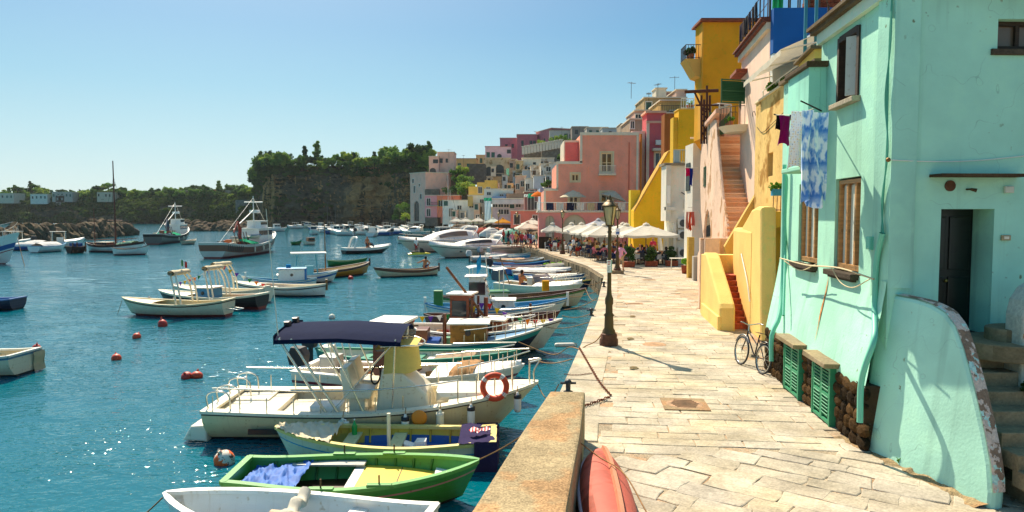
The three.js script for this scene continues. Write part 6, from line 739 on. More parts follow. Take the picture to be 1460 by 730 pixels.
  if (name === 'moored_boat' && o.in !== null && L < 9) for (let i = 0; i < 5; i++) { const s = rnd(.16, .8), y = (o.floor ?? .16) + .02, z = half(s) * rnd(-.5, .5), x = X(s), k = i % 4, c = [0xd8702a, 0x2f6aa8, 0xe8e0d0, 0xc03a2c, 0x3a8a5a, 0xb08a50][Math.floor(rnd(6))]; if (k === 0) mb().rb(x - .25, x + .25, y, y + .28, z - .18, z + .18, .02).build('crate', paint(c), g); else if (k === 1) mb().lathe([[0, 0], [.11, 0], [.14, .28], [.12, .28], [.1, .04], [0, .04]], x, y, z, 10).build('bucket', paint(c), g); else if (k === 2) mb().tr(new THREE.TorusGeometry(.17, .05, 6, 14), x, y + .06, z, Math.PI / 2).tr(new THREE.TorusGeometry(.13, .05, 6, 14), x, y + .13, z, Math.PI / 2).build('rope_coil', ROPE, g); else mb().grid(9, 7, (u, v) => V(x + (u - .5) * .6, y + .12 + .22 * fb3(u * 4, v * 4, x) * Math.sin(v * 3.1), z + (v - .5) * .5)).build('folded_cloth', cloth(c), g); }
  if (o.post) mb().rb(L / 2 - .06, L / 2 + .06, sheer(1) - .35, sheer(1) + .3, -.05, .05, .015).build('stem_post', o.post, g);
  if (o.spost) mb().rb(-L / 2 - .05, -L / 2 + .07, sheer(0) - .4, sheer(0) + .28, -.05, .05, .015).build('stern_post', o.spost, g);
  return Object.assign(g, { L, half, sheer, X, pt, deck, B });
}
const put = (g, o) => { g.updateMatrixWorld(true); o.updateMatrix(); o.applyMatrix4(g.matrixWorld); return o; };
function cabin(g, x0, x1, w, y0, h, mat, o = {}) {            // tapered cabin with windows, roof
  const t = o.taper ?? .08, fr = o.front ?? .3, b = mb(), c = [[x0, 0], [x1 + fr * .0, 0], [x1 - fr, h], [x0 + (o.back ?? 0), h]];
  b.ext(c.map(([x, y]) => [x, y + y0]), -w / 2, w / 2); const p = b.g[0].attributes.position; for (let i = 0; i < p.count; i++) { const k = (p.getY(i) - y0) / h; p.setZ(i, p.getZ(i) * (1 - t * k)); } const m = b.build('cabin', mat, g);
  if (o.win) for (const sd of [1, -1]) for (let i = 0; i < o.win; i++) { const a = mix(x0 + .08, x1 - fr * .6 - .04, i / o.win), e = mix(x0 + .08, x1 - fr * .6 - .04, (i + 1) / o.win) - .06, zz = sd * (w / 2 * (1 - t * .68) + .006); if (o.round) mb().tr(new THREE.CylinderGeometry(.1, .1, .03, 14), (a + e) / 2, y0 + h * .55, zz * 1.01, Math.PI / 2).build('porthole', glass, m); else mb().bx(a, e, y0 + h * .48, y0 + h * .86, zz - .02, zz + .008).build('side_window', glass, m); }
  if (o.ws) { const q = mb(); q.grid(1, 1, (u, v) => V(mix(x1 - fr * .42, x1 - fr * .92, v) + .012, y0 + mix(h * .42, h * .92, v), mix(-w / 2 + .08, w / 2 - .08, u) * (1 - t * .7))).build('windscreen', glass, m); }
  if (o.roof) mb().rb(x0 - .12, x1 - fr + .14, y0 + h, y0 + h + .06, -w / 2 - .04, w / 2 + .04, .02).build('roof', o.roof, m);
  return m;
}
function outboard(g, x, y, s = 1, mat = RUBBER, z = 0) { const m = mb().ext([[-.2, 0], [.16, 0], [.2, .25], [.1, .42], [-.16, .44], [-.26, .2]].map(([a, b]) => [a * s, b * s]), -.15 * s, .15 * s, [], .04 * s).build('outboard_motor', mat, g); m.position.set(x - .18 * s, y + .12, z); mb().bx(-.06, .06, -.7 * s, 0, -.05, .05).bx(-.1, .12, -.75 * s, -.68 * s, -.1, .1).build('drive_leg', RUBBER, m); return m; }
function rail(g, s0, s1, h, mat = CHROME, inset = -.05, n = 7, sides = [1, -1]) { for (const sd of sides) { const m = mb(), pts = []; for (let i = 0; i <= n; i++) { const s = mix(s0, s1, i / n), a = g.pt(s, g.sheer(s), sd, inset); m.bar(a, [a.x, a.y + h, a.z], .014, 5); pts.push([a.x, a.y + h, a.z]); } m.tube(pts, .017, 5, 3).build('guard_rail', mat, g); } }
function hoop(g, x, w, h, y, mat = CREAM, lean = .2) { return mb().tube([[x, y, -w / 2], [x + lean * .4, y + h * .6, -w / 2 * .98], [x + lean, y + h, -w / 2 * .72], [x + lean, y + h + .05, 0], [x + lean, y + h, w / 2 * .72], [x + lean * .4, y + h * .6, w / 2 * .98], [x, y, w / 2]], .045, 7, 4).build('roll_bar', mat, g); }
function mast(g, x, y, h, mat = WOODB, r = .05) { return mb().bar([x, y, 0], [x - .05, y + h, 0], r, 7, r * .5).build('mast', mat, g); }
function bunting(g, a, b, n, sag = .2) { const A = V(...a), B = V(...b), cs = [0xd8342c, 0xe8b820, 0x6a3aa0, 0xf0f0ea, 0x2c8a4a, 0xe87a20]; const pts = []; for (let i = 0; i <= n; i++) { const q = A.clone().lerp(B, i / n); q.y -= sag * Math.sin(i / n * Math.PI); pts.push(q); } const ln = mb().tube(pts, .006, 4, 2).build('bunting', M(0xe8e4d8), g); for (let i = 0; i < n; i++) { const q = pts[i].clone().lerp(pts[i + 1], .5), d = pts[i + 1].clone().sub(pts[i]).multiplyScalar(.33), m = mb(); m.ext([[-d.length(), 0], [d.length(), 0], [0, -.24]], 0, .004).build('pennant', cloth(cs[i % 6]), ln); const k = ln.children[ln.children.length - 1]; k.position.copy(q); k.rotation.y = Math.atan2(-d.z, d.x); k.rotation.x = rnd(-.3, .3); } }
function fenderAt(g, s, sd, label, mat = WHITE, drop = .42, len = .42, cap = BLACK) { const a = g.pt(s, g.sheer(s), sd, .12); const o = new THREE.Group(); o.name = 'boat_fender'; mb().lathe([[0, 0], [.06, .02], [.085, .07], [.085, len - .08], [.06, len - .02], [.03, len], [.03, len + .04], [0, len + .05]], 0, 0, 0, 10).build('body', mat, o); mb().lathe([[0, 0], [.07, .0], [.089, .02], [.089, .1], [0, .1]], 0, len - .11, 0, 10).build('end_cap', cap, o); mb().bar([0, len, 0], [-.0, len + drop, -sd * .1], .009, 4).build('lanyard', ROPE, o); o.position.set(a.x, a.y - drop - len + .1, a.z); put(g, o); return tag(o, label, 'fender', 'fenders hanging on hulls'); }
function tarp(g, s0, s1, mat, h, dy = .02, name = 'cover', amp = .1) { return mb().grid(26, 12, (u, v) => { const s = mix(s0, Math.min(s1, .98), u), w = 1 - 2 * v, a = g.pt(s, g.sheer(s), 1, .03), n = fb3(u * 9, v * 6, g.L * 3, 3) - .5; return V(a.x, g.sheer(s) + dy + h * (1 - w * w) * (.6 + .4 * Math.sin(u * 3.14)) + amp * n - (Math.abs(w) > .95 ? .1 : 0), a.z * w * 1.01 + amp * .3 * n); }, true).build(name, mat, g); }
function moor(a, b, label, sag = .3, r = .012) { const A = a.isVector3 ? a : V(...a), B = b, pts = []; for (let i = 0; i <= 8; i++) { const q = A.clone().lerp(B, i / 8); q.y -= sag * Math.sin(i / 8 * Math.PI); pts.push(q); } const o = mb().tube(pts, r, 5, 2).build('mooring_rope', ROPE); return tag(o, label, 'rope', 'mooring ropes'); }
const bowTo = (g, q, label, sag) => { g.updateMatrixWorld(true); const a = V(g.L / 2 - .05, g.sheer(1), 0).applyMatrix4(g.matrixWorld); return moor(a, q, label, sag); };
const R = (px, py, h) => G(px, py, h);

// --- the row along the quay, near to far
seed(71);
{ // white dinghy at the bottom edge
  const g = boat({ label: 'white dinghy with pale blue floor and a rolled canvas across it', name: 'rowing_dinghy', st: R(604, 752, .5), bw: R(234, 707, .6), B: 1.55, free: .5, up: .14, tr: .85, hull: WHITE, in: WHITE, fm: LBLUE, rim: WHITE, floor: .2, thw: [.3], rake: .2 });
  mb().grid(30, 10, (u, v) => { const a = v * 6.283, r = .09 + .03 * fb3(u * 9, v * 3, 1); return V(-.15 + u * .25 + Math.cos(a) * r, .52 + Math.sin(a) * r * .8 + .05 * Math.sin(u * 20), mix(-.7, .68, u)); }).build('rolled_canvas', cloth(0xdcd3bd), g);
  mb().rb(-1.9, .3, .5, .53, -.04, .06, .01).build('oar', wood(0xc9b48c), g); mb().ball(-1.95, .55, 0, .09, 1.2, .8, .8).build('float', M(0xe0dac8, { r: .7 }), g); mb().bx(-2.05, -2.0, .1, .5, -.5, .5).build('transom_board', WOODB, g);
  bowTo(g, V(-6.3, -.05, -10.2), 'dark mooring rope running down from the white dinghy bow', .1);
}
{ // green rowing boat
  const g = boat({ label: 'green rowing boat with yellow floor boards and a blue crumpled cloth', name: 'rowing_boat', st: R(336, 674, .5), bw: R(684, 660, .66), B: 1.72, free: .5, up: .2, tr: .72, hull: paint(0x3f8a2c), in: paint(0x4a9a3c), rim: paint(0x55a040), fm: BROWN, floor: .14, bands: [[.17, .14, paint(0xc07a70)]], rake: .3, ribs: 9, ribm: paint(0x3a7a30) });
  mb().grid(14, 6, (u, v) => { const s = mix(.5, .82, u), a = g.pt(s, .34, 1, -.08); return V(a.x, .36, a.z * (1 - 2 * v)); }, true).build('yellow_boards', paint(0xe6c53c), g); mb().bx(g.X(.66), g.X(.663), .362, .368, -.62, .62).build('board_joint', BROWN, g); mb().grid(8, 4, (u, v) => { const s = mix(.82, .93, u), a = g.pt(s, .42, 1, -.07); return V(a.x, .42, a.z * (1 - 2 * v)); }, true).build('bow_seat', WHITE, g); mb().rb(g.X(.46), g.X(.5), .3, .37, -.68, .68, .01).build('thwart', WHITE, g); mb().rb(g.X(.16), g.X(.5), .4, .44, -.78, -.55, .01).build('side_bench', GREY, g);
  mb().grid(26, 18, (u, v) => { const s = mix(.04, .27, u), a = g.pt(s, .45, 1, -.02), n = fb3(u * 7, v * 7, 5, 4); return V(a.x + .1 * (n - .5), .4 + .2 * (n - .35) + .05 * Math.sin(u * 13 + v * 9 + n * 22) * n, a.z * (1 - 2 * v) * .98); }, true).build('blue_cloth', M(0x2a63b0, { r: .7 }), g);
  for (const s of [.4, .62]) for (const sd of [1, -1]) { const a = g.pt(s, g.sheer(s), sd, -.03); mb().bar([a.x, a.y, a.z], [a.x, a.y + .2, a.z], .014).build('oar_pin', metal(0x5a4a3a, .7), g); mb().rb(a.x - .2, a.x + .2, a.y + .02, a.y + .06, a.z - .06, a.z + .05, .01).build('rail_pad', paint(0x55a040), g); }
  bowTo(g, V(.5, 1.25, -12.2), 'rope from the green rowing boat up to the quay wall', .05);
}
{ // yellow and blue boat
  const g = boat({ label: 'white rowing boat painted yellow and blue inside with a navy cloth over its stern', name: 'rowing_boat', st: R(706, 622, .5), bw: R(392, 616, .6), B: 1.5, free: .48, up: .22, tr: .75, hull: paint(0xe3dcc4), in: paint(0xe2c53e), rim: paint(0xe6d27a), fm: BLUE, floor: .2, bands: [[.2, .17, LBLUE]], thw: [.66, .45], thm: paint(0xd9d6a0), ribs: 8, ribm: paint(0xd9b838), rake: .3 });
  band2(g); function band2(g) { mb().grid(10, 3, (u, v) => { const s = mix(.16, .72, u), a = g.pt(s, mix(.2, .4, v), -1, -.075); return a; }).build('blue_lining', BLUE, g); mb().grid(10, 3, (u, v) => g.pt(mix(.16, .62, u), mix(.2, .33, v), 1, -.075), true).build('blue_lining', BLUE, g); }
  mb().grid(8, 6, (u, v) => { const w = 1 - 2 * v, n = fb3(u * 5, v * 5, 3); return V(mix(-g.L / 2 - .04, g.X(.16), u), g.sheer(.05) + .02 + .12 * (n - .4), w * (g.half(.1) + .05)); }, true).grid(10, 6, (u, v) => V(-g.L / 2 - .05 - .03 * Math.sin(u * 14), mix(g.sheer(0) + .05, .1 + .06 * Math.sin(u * 9), v), mix(-g.half(0), g.half(0), u) * 1.05)).grid(6, 6, (u, v) => V(mix(-g.L / 2 - .05, g.X(.09), u), mix(g.sheer(0) + .05, .14 + .09 * Math.sin(u * 8), v), g.half(.05) + .06 + .05 * v * Math.sin(u * 14)), true).grid(6, 6, (u, v) => V(mix(-g.L / 2 - .05, g.X(.09), u), mix(g.sheer(0) + .05, .0, v), -g.half(.05) - .06 - .02 * Math.sin(u * 20))).build('stern_cloth', cloth(0x3c3456), g);
  mb().grid(24, 16, (u, v) => { const s = mix(.72, .985, u), a = g.pt(s, g.sheer(s), 1, .06), n = fb3(u * 6, v * 6, 8, 4), w = 1 - 2 * v; return V(a.x, g.sheer(s) + .03 + .16 * (n - .3) * (1 - w * w * .6) + .03 * Math.sin(u * 9 + v * 11 + n * 24), a.z * w + .08 * (n - .5)); }, true).build('bow_cloth', cloth(0xe6d6b4), g);
  mb().bar([g.X(.48), .2, -.1], [g.X(.48), 1.0, -.1], .04).build('short_mast', CREAM, g); mb().bar([g.X(.3), .22, .1], [g.X(.1), .3, -.1], .06).build('red_roll', cloth(0xb03a34), g); mb().ext([[-.18, 0], [.2, 0], [.22, .16], [.05, .1], [-.02, .2], [-.18, .2]], 0, .2, [], .02).build('white_box', WHITE, g); g.children[g.children.length - 1].position.set(g.X(.36), .22, -.1);
  const bt = new THREE.Group(); bt.name = 'plastic_bottle'; mb().lathe([[0, 0], [.05, 0], [.055, .03], [.055, .22], [.03, .28], [.016, .31], [.016, .34], [0, .34]], 0, 0, 0, 10).build('body', M(0x18a04a, { r: .15 }), bt); mb().lathe([[0, .34], [.018, .34], [.018, .365], [0, .365]]).build('cap', M(0xe8e8e0), bt); bt.position.set(g.X(.66), .37, .42); put(g, bt); tag(bt, 'green plastic bottle standing in the yellow boat', 'bottle'); const rc = mb().grid(10, 8, (u, v) => V((u - .5) * .34 + .05 * Math.sin(v * 5), .1 * fb3(u * 5, v * 5, 2), (v - .5) * .26 + .04 * Math.sin(u * 7))).build('striped_towel', M(0xffffff, { t: tex(64, .12, (u) => u % .5 < .25 ? [.85, .25, .22] : [.95, .92, .88]), r: .95 })); rc.position.set(g.X(.07), g.sheer(.05) + .09, -.1); put(g, rc); tag(rc, 'red and white striped cloth on the navy covered stern', 'towel');
  fenderAt(g, .72, 1, 'white fender lying against the yellow boat bow', WHITE, .05, .4, WHITE);
}
{ // the white motorboat
  const g = boat({ label: 'cream white motorboat with navy sun canopy, steel rails and centre console', name: 'motorboat', st: R(316, 573, .65), bw: R(768, 546, 1.05), B: 2.45, free: .66, up: .42, tr: .9, keel: .35, hull: paint(0xf6e0ac, .3), in: CREAM, rim: CREAM, rw: .22, floor: .42, wl: .06, bottom: M(0x1d1a18, { r: .5 }), bands: [[.07, .035, M(0x3a2f28, { r: .5 })]], rake: .9, p: 2, bp: 2.4, nu: 40 });
  const FB = M(0xf6ecd0, { t: T.boat, r: .3, cc: .4 });
  g.deck(.72, .99, FB, .01, 'foredeck'); mb().rb(g.X(.02), g.X(.2), .42, .62, -1.0, 1.0, .03).build('stern_bench', FB, g); mb().rb(g.X(.2), g.X(.31), .42, .5, -.8, .8, .03).build('engine_hatch', FB, g); mb().rb(g.X(.02), g.X(.14), .42, .66, -1.02, -.2, .03).build('stern_locker', FB, g);
  mb().ext([[-g.L / 2 - .45, .08], [-g.L / 2 - .02, .05], [-g.L / 2 - .02, .34], [-g.L / 2 - .3, .32]], -.85, .85, [], .04).build('swim_platform', FB, g);
  // console with covered windscreen, helm seat, locker
  const cs = mb().ext([[0, 0], [1.2, 0], [1.05, .5], [.55, .95], [.15, 1.0], [.08, .6]], -.5, .5, [], .05).build('console', FB, g); cs.position.set(g.X(.5), .42, 0); mb().grid(18, 8, (u, v) => { const a = mix(-1.9, 1.9, u), r = .62 - v * .08; return V(.35 + Math.cos(a) * r * .95, 1.0 + v * .55 + .02 * Math.sin(u * 23), Math.sin(a) * r); }).grid(10, 6, (u, v) => V(mix(-.05, .9, u), 1.55 - .05 * Math.cos(u * 3) + .03 * fb3(u * 5, v * 5, 2), mix(-.5, .5, v))).build('windscreen_cover', cloth(0xe6d27a, .2), cs); mb().rb(.02, .5, .3, .62, .5, .53, .02).build('hatch_panel', WHITE, cs);
  mb().tube([[.1, 1.6, .6], [.6, 1.62, .66], [.95, 1.58, .3], [.97, 1.58, -.3], [.6, 1.62, -.66], [.1, 1.6, -.6]], .02, 6, 4).build('windscreen_rail', CHROME, cs);
  for (const z of [.42, -.42]) { const s = mb().ext([[0, 0], [.5, 0], [.55, .12], [.14, .14], [.02, .62], [-.08, .6]], -.27, .27, [], .04).build('helm_seat', FB, g); s.position.set(g.X(.41), .92, z); mb().rb(.05, .4, -.5, 0, -.2, .2, .03).build('pedestal', FB, s); }
  mb().rb(g.X(.31), g.X(.4), .42, .78, .35, .95, .04).build('cool_box', WHITE, g); mb().rb(g.X(.68), g.X(.82), .75, 1.0, -.55, .55, .12).build('bow_hatch', FB, g); mb().tr(new THREE.TorusGeometry(.2, .02, 6, 18), g.X(.495), 1.35, .42, 0, 1.2, .3).build('steering_wheel', BLACK, g);
  mb().rb(g.X(.14), g.X(.26), .26, .38, 1.17, 1.215, .012).build('vent_grille', M(0x1c1712, { r: .4 }), g); mb().tr(new THREE.CylinderGeometry(.04, .04, .04, 10), g.X(.53), .3, 1.22, Math.PI / 2).build('drain', BLACK, g); mb().rb(g.X(.31), g.X(.5), .2, .23, 1.2, 1.225, .006).build('moulded_line', CREAM, g);
  rail(g, .03, .75, .34, CHROME, -.08, 9); rail(g, .75, .97, .52, CHROME, -.08, 4);
  { const a = g.pt(.97, g.sheer(.97), 1, -.08), m = mb(); m.tube([[a.x, a.y + .52, a.z], [a.x + .22, a.y + .56, a.z * .6], [a.x + .26, a.y + .56, 0], [a.x + .22, a.y + .56, -a.z * .6], [a.x, a.y + .52, -a.z]], .02, 6, 4).tube([[a.x + .24, a.y + .56, .05], [a.x + .1, a.y + .3, .05], [a.x + .12, a.y, .05]], .02, 6, 4).build('pulpit', CHROME, g); for (const z of [-.9, -.35, .35, .9]) mb().tube([[-g.L / 2 + .08, .68, z], [-g.L / 2 + .05, 1.05, z], [-g.L / 2 + .3, 1.12, z], [-g.L / 2 + .5, 1.05, z], [-g.L / 2 + .55, .68, z]], .018, 6, 3).build('stern_rail', CHROME, g); }
  // canopy
  const y0 = 2.34, cp = mb().grid(20, 10, (u, v) => { const w = 1 - 2 * v; return V(mix(-2.05, .62, u), y0 + .1 * (1 - w * w) - .12 * Math.abs(u - .5) - (Math.abs(w) > .99 ? .05 : 0) - .06 * (u - .5), w * 1.15); }, true).grid(20, 2, (u, v) => V(mix(-2.05, .62, u), y0 - .12 * Math.abs(u - .5) - .06 * (u - .5) - .04 - v * .09, 1.15)).grid(20, 2, (u, v) => V(mix(-2.05, .62, u), y0 - .12 * Math.abs(u - .5) - .06 * (u - .5) - .04 - v * .09, -1.15)).grid(6, 2, (u, v) => V(-2.06, y0 + .02 - v * .2 + .1 * (1 - (1 - 2 * u) ** 2), 1.15 * (1 - 2 * u))).build('sun_canopy', M(0x121d3c, { t: T.cloth, b: T.clothB, bs: .01, r: .85, sp: .1 }), g);
  { const m = mb(); for (const sd of [1, -1]) { m.bar([-1.0, .68, sd * 1.05], [-1.95, y0 - .05, sd * 1.12], .028).bar([-.75, .68, sd * 1.05], [-1.7, y0 - .05, sd * 1.12], .028).bar([-.2, .68, sd * 1.05], [-.9, y0 - .05, sd * 1.1], .02).bar([.4, .75, sd * .95], [.5, y0 - .1, sd * 1.1], .02).bar([-.9, .68, sd * 1.05], [.5, y0 - .12, sd * 1.1], .012); } m.bar([-1.95, y0 - .05, -1.12], [-1.95, y0 - .05, 1.12], .02).bar([.5, y0 - .1, -1.1], [.5, y0 - .1, 1.1], .02).build('canopy_frame', CHROME, cp); }
  mb().bar([-2.0, y0, 1.0], [-2.2, y0 + 2.7, 1.0], .014, 5, .006).build('whip_antenna', M(0xe6dcc4, { r: .5 }), g); mb().lathe([[0, 0], [.07, 0], [.08, .06], [.05, .11], [0, .13]], -1.3, y0 + .07, -.9).build('radio_dome', M(0xe0d8c0, { r: .4 }), g); for (const [z, x] of [[-.5, -2.05], [.1, -2.06]]) mb().rb(x - .06, x + .06, y0 + .04, y0 + .18, z - .12, z + .12, .03).build('folded_flap', BLACK, cp);
  for (const [s, m, c] of [[.42, CREAM, CREAM], [.6, WHITE, BLACK], [.7, CREAM, CREAM], [.79, WHITE, BLACK], [.93, WHITE, BLACK]]) fenderAt(g, s, 1, c === BLACK ? 'white fender with black end hanging on the cream motorboat' : 'cream fender hanging on the side of the motorboat', m, .16, .42, c);
  const lr = new THREE.Group(); lr.name = 'life_ring'; mb().tr(new THREE.TorusGeometry(.26, .065, 10, 26), 0, 0, 0).build('ring', M(0xe0481c, { r: .6 }), lr); for (let i = 0; i < 4; i++) { const a = i * 1.571 + .78; const b = mb().tr(new THREE.TorusGeometry(.26, .068, 8, 6, .3), 0, 0, 0).build('reflective_band', M(0xe8e2d4, { r: .5 }), lr); b.rotation.z = a; } { const a = g.pt(.86, g.sheer(.86), 1, .02); lr.position.set(a.x, a.y + .22, a.z); } lr.rotation.x = -.1; put(g, lr); tag(lr, 'orange life ring hung on the motorboat bow rail', 'life ring');
  const of = mb().ball(0, 0, 0, .17, 1, 1, .3).build('orange_float', M(0xe68a1e, { r: .6 })); { const a = g.pt(.64, g.sheer(.64), 1, .1); of.position.set(a.x, a.y - .12, a.z + .05); } put(g, of); tag(of, 'flat orange float hanging on the motorboat side', 'float');
  bowTo(g, V(1.0, 1.3, -14.8), 'rope from the motorboat bow to the quay', .35); mb();
}
{ // white boat with brown wheelhouse behind the motorboat
  const g = boat({ label: 'white fishing launch with red brown wheelhouse behind the motorboat', name: 'moored_boat', st: R(436, 524, .6), bw: R(748, 521, .9), B: 2.0, free: .6, up: .32, tr: .85, hull: WHITE, in: WHITE, floor: .4, rw: .15, bands: [[.3, .22, paint(0x8a3040)]], rake: .6, bp: 2.3 });
  g.deck(.62, .99, WHITE, .03, 'foredeck', .12); cabin(g, -.9, .1, 1.2, .55, 1.45, wood(0x6a2f1c, .5), { win: 1, front: .25, ws: 1, roof: WHITE }); mb().rb(-2.6, -2.1, .5, 1.0, -.3, .3, .06).build('helm_seat', GREY, g); outboard(g, -g.L / 2, .6, 1); rail(g, .65, .96, .4); for (let i = 0; i < 4; i++) mb().bar([-1.9 + i * .2, .6, .7], [-2.3 + i * .2, 2.0, .65], .018).build('canopy_pole', STEELW, g); tarp(g, .7, .8, ROPE, .12, .1, 'net_pile', .06); fenderAt(g, .85, 1, 'black ended fender on the white launch bow', WHITE, .3, .3);
}
{ const g = boat({ label: 'teal green wooden boat with white inside moored beyond the white launch', name: 'moored_boat', st: R(450, 503, .5), bw: R(744, 500, .75), B: 1.75, free: .5, up: .28, su: .14, hull: TEAL, in: paint(0xd8e0cc), rim: paint(0x1a8a6a), fm: GREY, thw: [.25, .5], ribs: 9, rake: .4 }); outboard(g, -g.L / 2, .6, .9); mb().rb(-g.L / 2 + .25, -g.L / 2 + .6, .5, .75, -.25, .25, .03).build('fish_box', CREAM, g); tarp(g, .6, .78, M(0xb0a890, { t: T.rust, r: 1 }), .1, -.08, 'net_pile', .08); }
{ // navy hull with ochre cabin
  const g = boat({ label: 'navy hulled boat with teal band and varnished ochre cabin', name: 'moored_boat', st: R(556, 484, .6), bw: R(774, 468, 1.0), B: 2.1, free: .58, up: .46, su: .12, hull: NAVY, in: WHITE, rim: paint(0xdcd8c8), bands: [[.24, .06, paint(0x2a9a94)]], floor: .35, rake: .7 }); g.deck(.52, .98, paint(0x4a8ab4), -.06, 'foredeck'); cabin(g, -.5, .75, 1.15, .58, .62, wood(0xc08420, .35), { win: 1, round: 1, front: .06, roof: WHITE, taper: .06 }); rail(g, .5, .95, .32); mb().rb(-1.5, -.9, .5, .64, -.4, .4, .05).build('blue_cloth', cloth(0x3f5fa0), g); mb().bar([-.75, .4, 0], [-.75, 1.5, 0], .07).build('bitt', WOODB, g); mb().rb(-1.7, -1.3, .4, 1.0, -.4, .4, .03).build('engine_box', WOODB, g); }
{ // white with rust cabin and bunting
  const g = boat({ label: 'white fishing boat with orange brown wheelhouse and strings of pennants', name: 'moored_boat', st: R(578, 466, .7), bw: R(802, 456, 1.15), B: 2.2, free: .68, up: .5, su: .12, hull: WHITE, in: paint(0xe0d6c0), rim: WHITE, bands: [[.1, .05, BROWN]], floor: .4, rake: .7 }); g.deck(.5, .98, paint(0xe2dccb), -.03, 'foredeck'); const c = cabin(g, -1.1, -.35, .9, .5, 1.5, wood(0xb0501c, .4), { win: 1, front: .05, ws: 1, roof: WHITE }); mb().bx(-.3, -.22, .6, 1.9, -.5, -.42).bx(-.3, -.22, .6, 1.9, .42, .5).build('frame_post', wood(0x8a4a1c), c); cabin(g, .0, .9, 1.1, .65, .45, wood(0xa85a28, .4), { win: 1, round: 1, front: .05, roof: WHITE }); mb().bar([.15, .7, 0], [.15, 1.9, 0], .08).build('bitt', wood(0x8a3a18), g); mb().bar([.15, 1.1, 0], [-1.3, 3.0, .2], .05).build('boom', wood(0xb06a2c), g); bunting(g, [-2.6, 1.2, .6], [.15, 1.75, 0], 9); bunting(g, [.15, 1.75, 0], [2.7, 1.2, 0], 9, .3); rail(g, .55, .95, .38); mb().rb(1.9, 2.3, .85, 1.0, -.2, .2, .05).build('fish_box', GREY, g); }
{ const g = boat({ label: 'long red brown wooden boat low between white boats', name: 'moored_boat', st: R(604, 449, .6), bw: R(799, 442, .95), B: 1.7, free: .55, up: .35, su: .1, hull: paint(0x8a3a24), in: wood(0x9a4c2a, .5), rim: BROWN, thw: [.3, .55, .75], ribs: 8, rake: .5 }); mb().bar([1.7, .5, 0], [1.7, 1.2, 0], .06).build('bitt', WOODB, g); void g; }
{ const g = boat({ label: 'white boat with bright blue inside and a tall white wheelhouse', name: 'moored_boat', st: R(606, 438, .6), bw: R(809, 425, 1.05), B: 2.0, free: .62, up: .42, su: .18, hull: WHITE, in: paint(0x2f8fc4), rim: paint(0x2f86b8), fm: paint(0x8ac8d0), floor: .3, ribs: 10, bands: [[.16, .11, LBLUE]], post: WHITE, spost: WHITE, rake: .6 }); cabin(g, -1.3, -.1, 1.2, .5, 1.55, WHITE, { win: 1, front: .45, ws: 1, roof: WHITE, back: .1 }); cabin(g, -.1, .9, 1.2, .4, .55, WHITE, { win: 1, round: 1, front: .1, roof: WHITE }); mb().grid(8, 8, (u, v) => V(-.9 + u * .2, 2.1 + v * .7 + u * .3, .02 * Math.sin(v * 9))).build('flag', cloth(0x2f98c8), g); mb().rb(-2.9, -2.5, .6, 1.4, -.2, .2, .03).build('green_winch', GRN, g); mb().bar([-.4, 2.05, 0], [-.5, 3.2, 0], .025).build('flag_staff', STEELW, g); }
{ const g = boat({ label: 'dark brown rimmed boat with mint floor and an ochre sack on its bow', name: 'moored_boat', st: R(622, 426, .6), bw: R(836, 411, 1.0), B: 1.9, free: .6, up: .4, su: .14, hull: paint(0xd6cfae), in: paint(0x6a3a22), rim: BROWN, fm: paint(0x9cd0b0), floor: .35, thw: [.5], ribs: 8, rake: .5, bands: [[.14, .05, GRN]] }); cabin(g, -1.9, -.3, 1.2, .4, .5, paint(0xc8dcc8), { win: 1, round: 1, front: .05, roof: GRN }); mb().rb(1.6, 1.95, .9, 1.45, -.2, .15, .06).build('ochre_sack', cloth(0xd89a1c), g); for (const x of [-2.2, -.6]) for (const z of [-.7, .7]) mb().bar([x, .6, z], [x, 2.2, z], .025).build('canopy_post', STEELW, g); mb().grid(12, 6, (u, v) => V(mix(-2.4, -.4, u), 2.2 + .08 * Math.sin(u * 6), mix(-.8, .8, v))).build('sun_canopy', cloth(0xe8ecec, .3), g); bowTo(g, V(3.6, 1.32, -29.5), 'rope from the brown rimmed boat to the quay bollard', .25); }
{ const g = boat({ label: 'white sports boat with a raked clear windscreen', name: 'motorboat', st: R(716, 403, .7), bw: R(832, 404, 1.0), B: 2.0, free: .7, up: .3, tr: .9, hull: CREAM, in: CREAM, floor: .45, rim: WHITE, rw: .2, rake: .8, bp: 2.3 }); g.deck(.5, .99, WHITE, .03, 'foredeck', .2); mb().grid(12, 4, (u, v) => { const a = mix(-1.6, 1.6, u); return V(.15 + Math.cos(a) * (.7 - v * .25) - v * .35, .95 + v * .45, Math.sin(a) * (.82 - .12 * v)); }).build('windscreen', M(0x9a8a84, { r: .08, tr: .5 }), g); outboard(g, -g.L / 2 - .1, .75, 1.3, M(0x46525a, { r: .4 })); mb().rb(-.7, -.3, .7, 1.2, -.5, .5, .05).build('helm_seat', GREY, g); mb().bar([-1.9, .7, .6], [-2.6, 2.4, .7], .03).build('boat_hook', WOODL, g); rail(g, .6, .97, .35); g.updateMatrixWorld(true); person('sit', { top: 0xa86a44, sleeve: 0xa86a44, bot: 0x2c3350, skin: 0xa86a44 }, 'bare chested person seated in the white sports boat', V(-1.3, .25, .2).applyMatrix4(g.matrixWorld), 2.4); }
const sm0 = (label, st, bw, o) => boat({ label, st, bw, B: 1.7, free: .5, up: .3, su: .08, name: 'moored_boat', nu: 18, ...o });
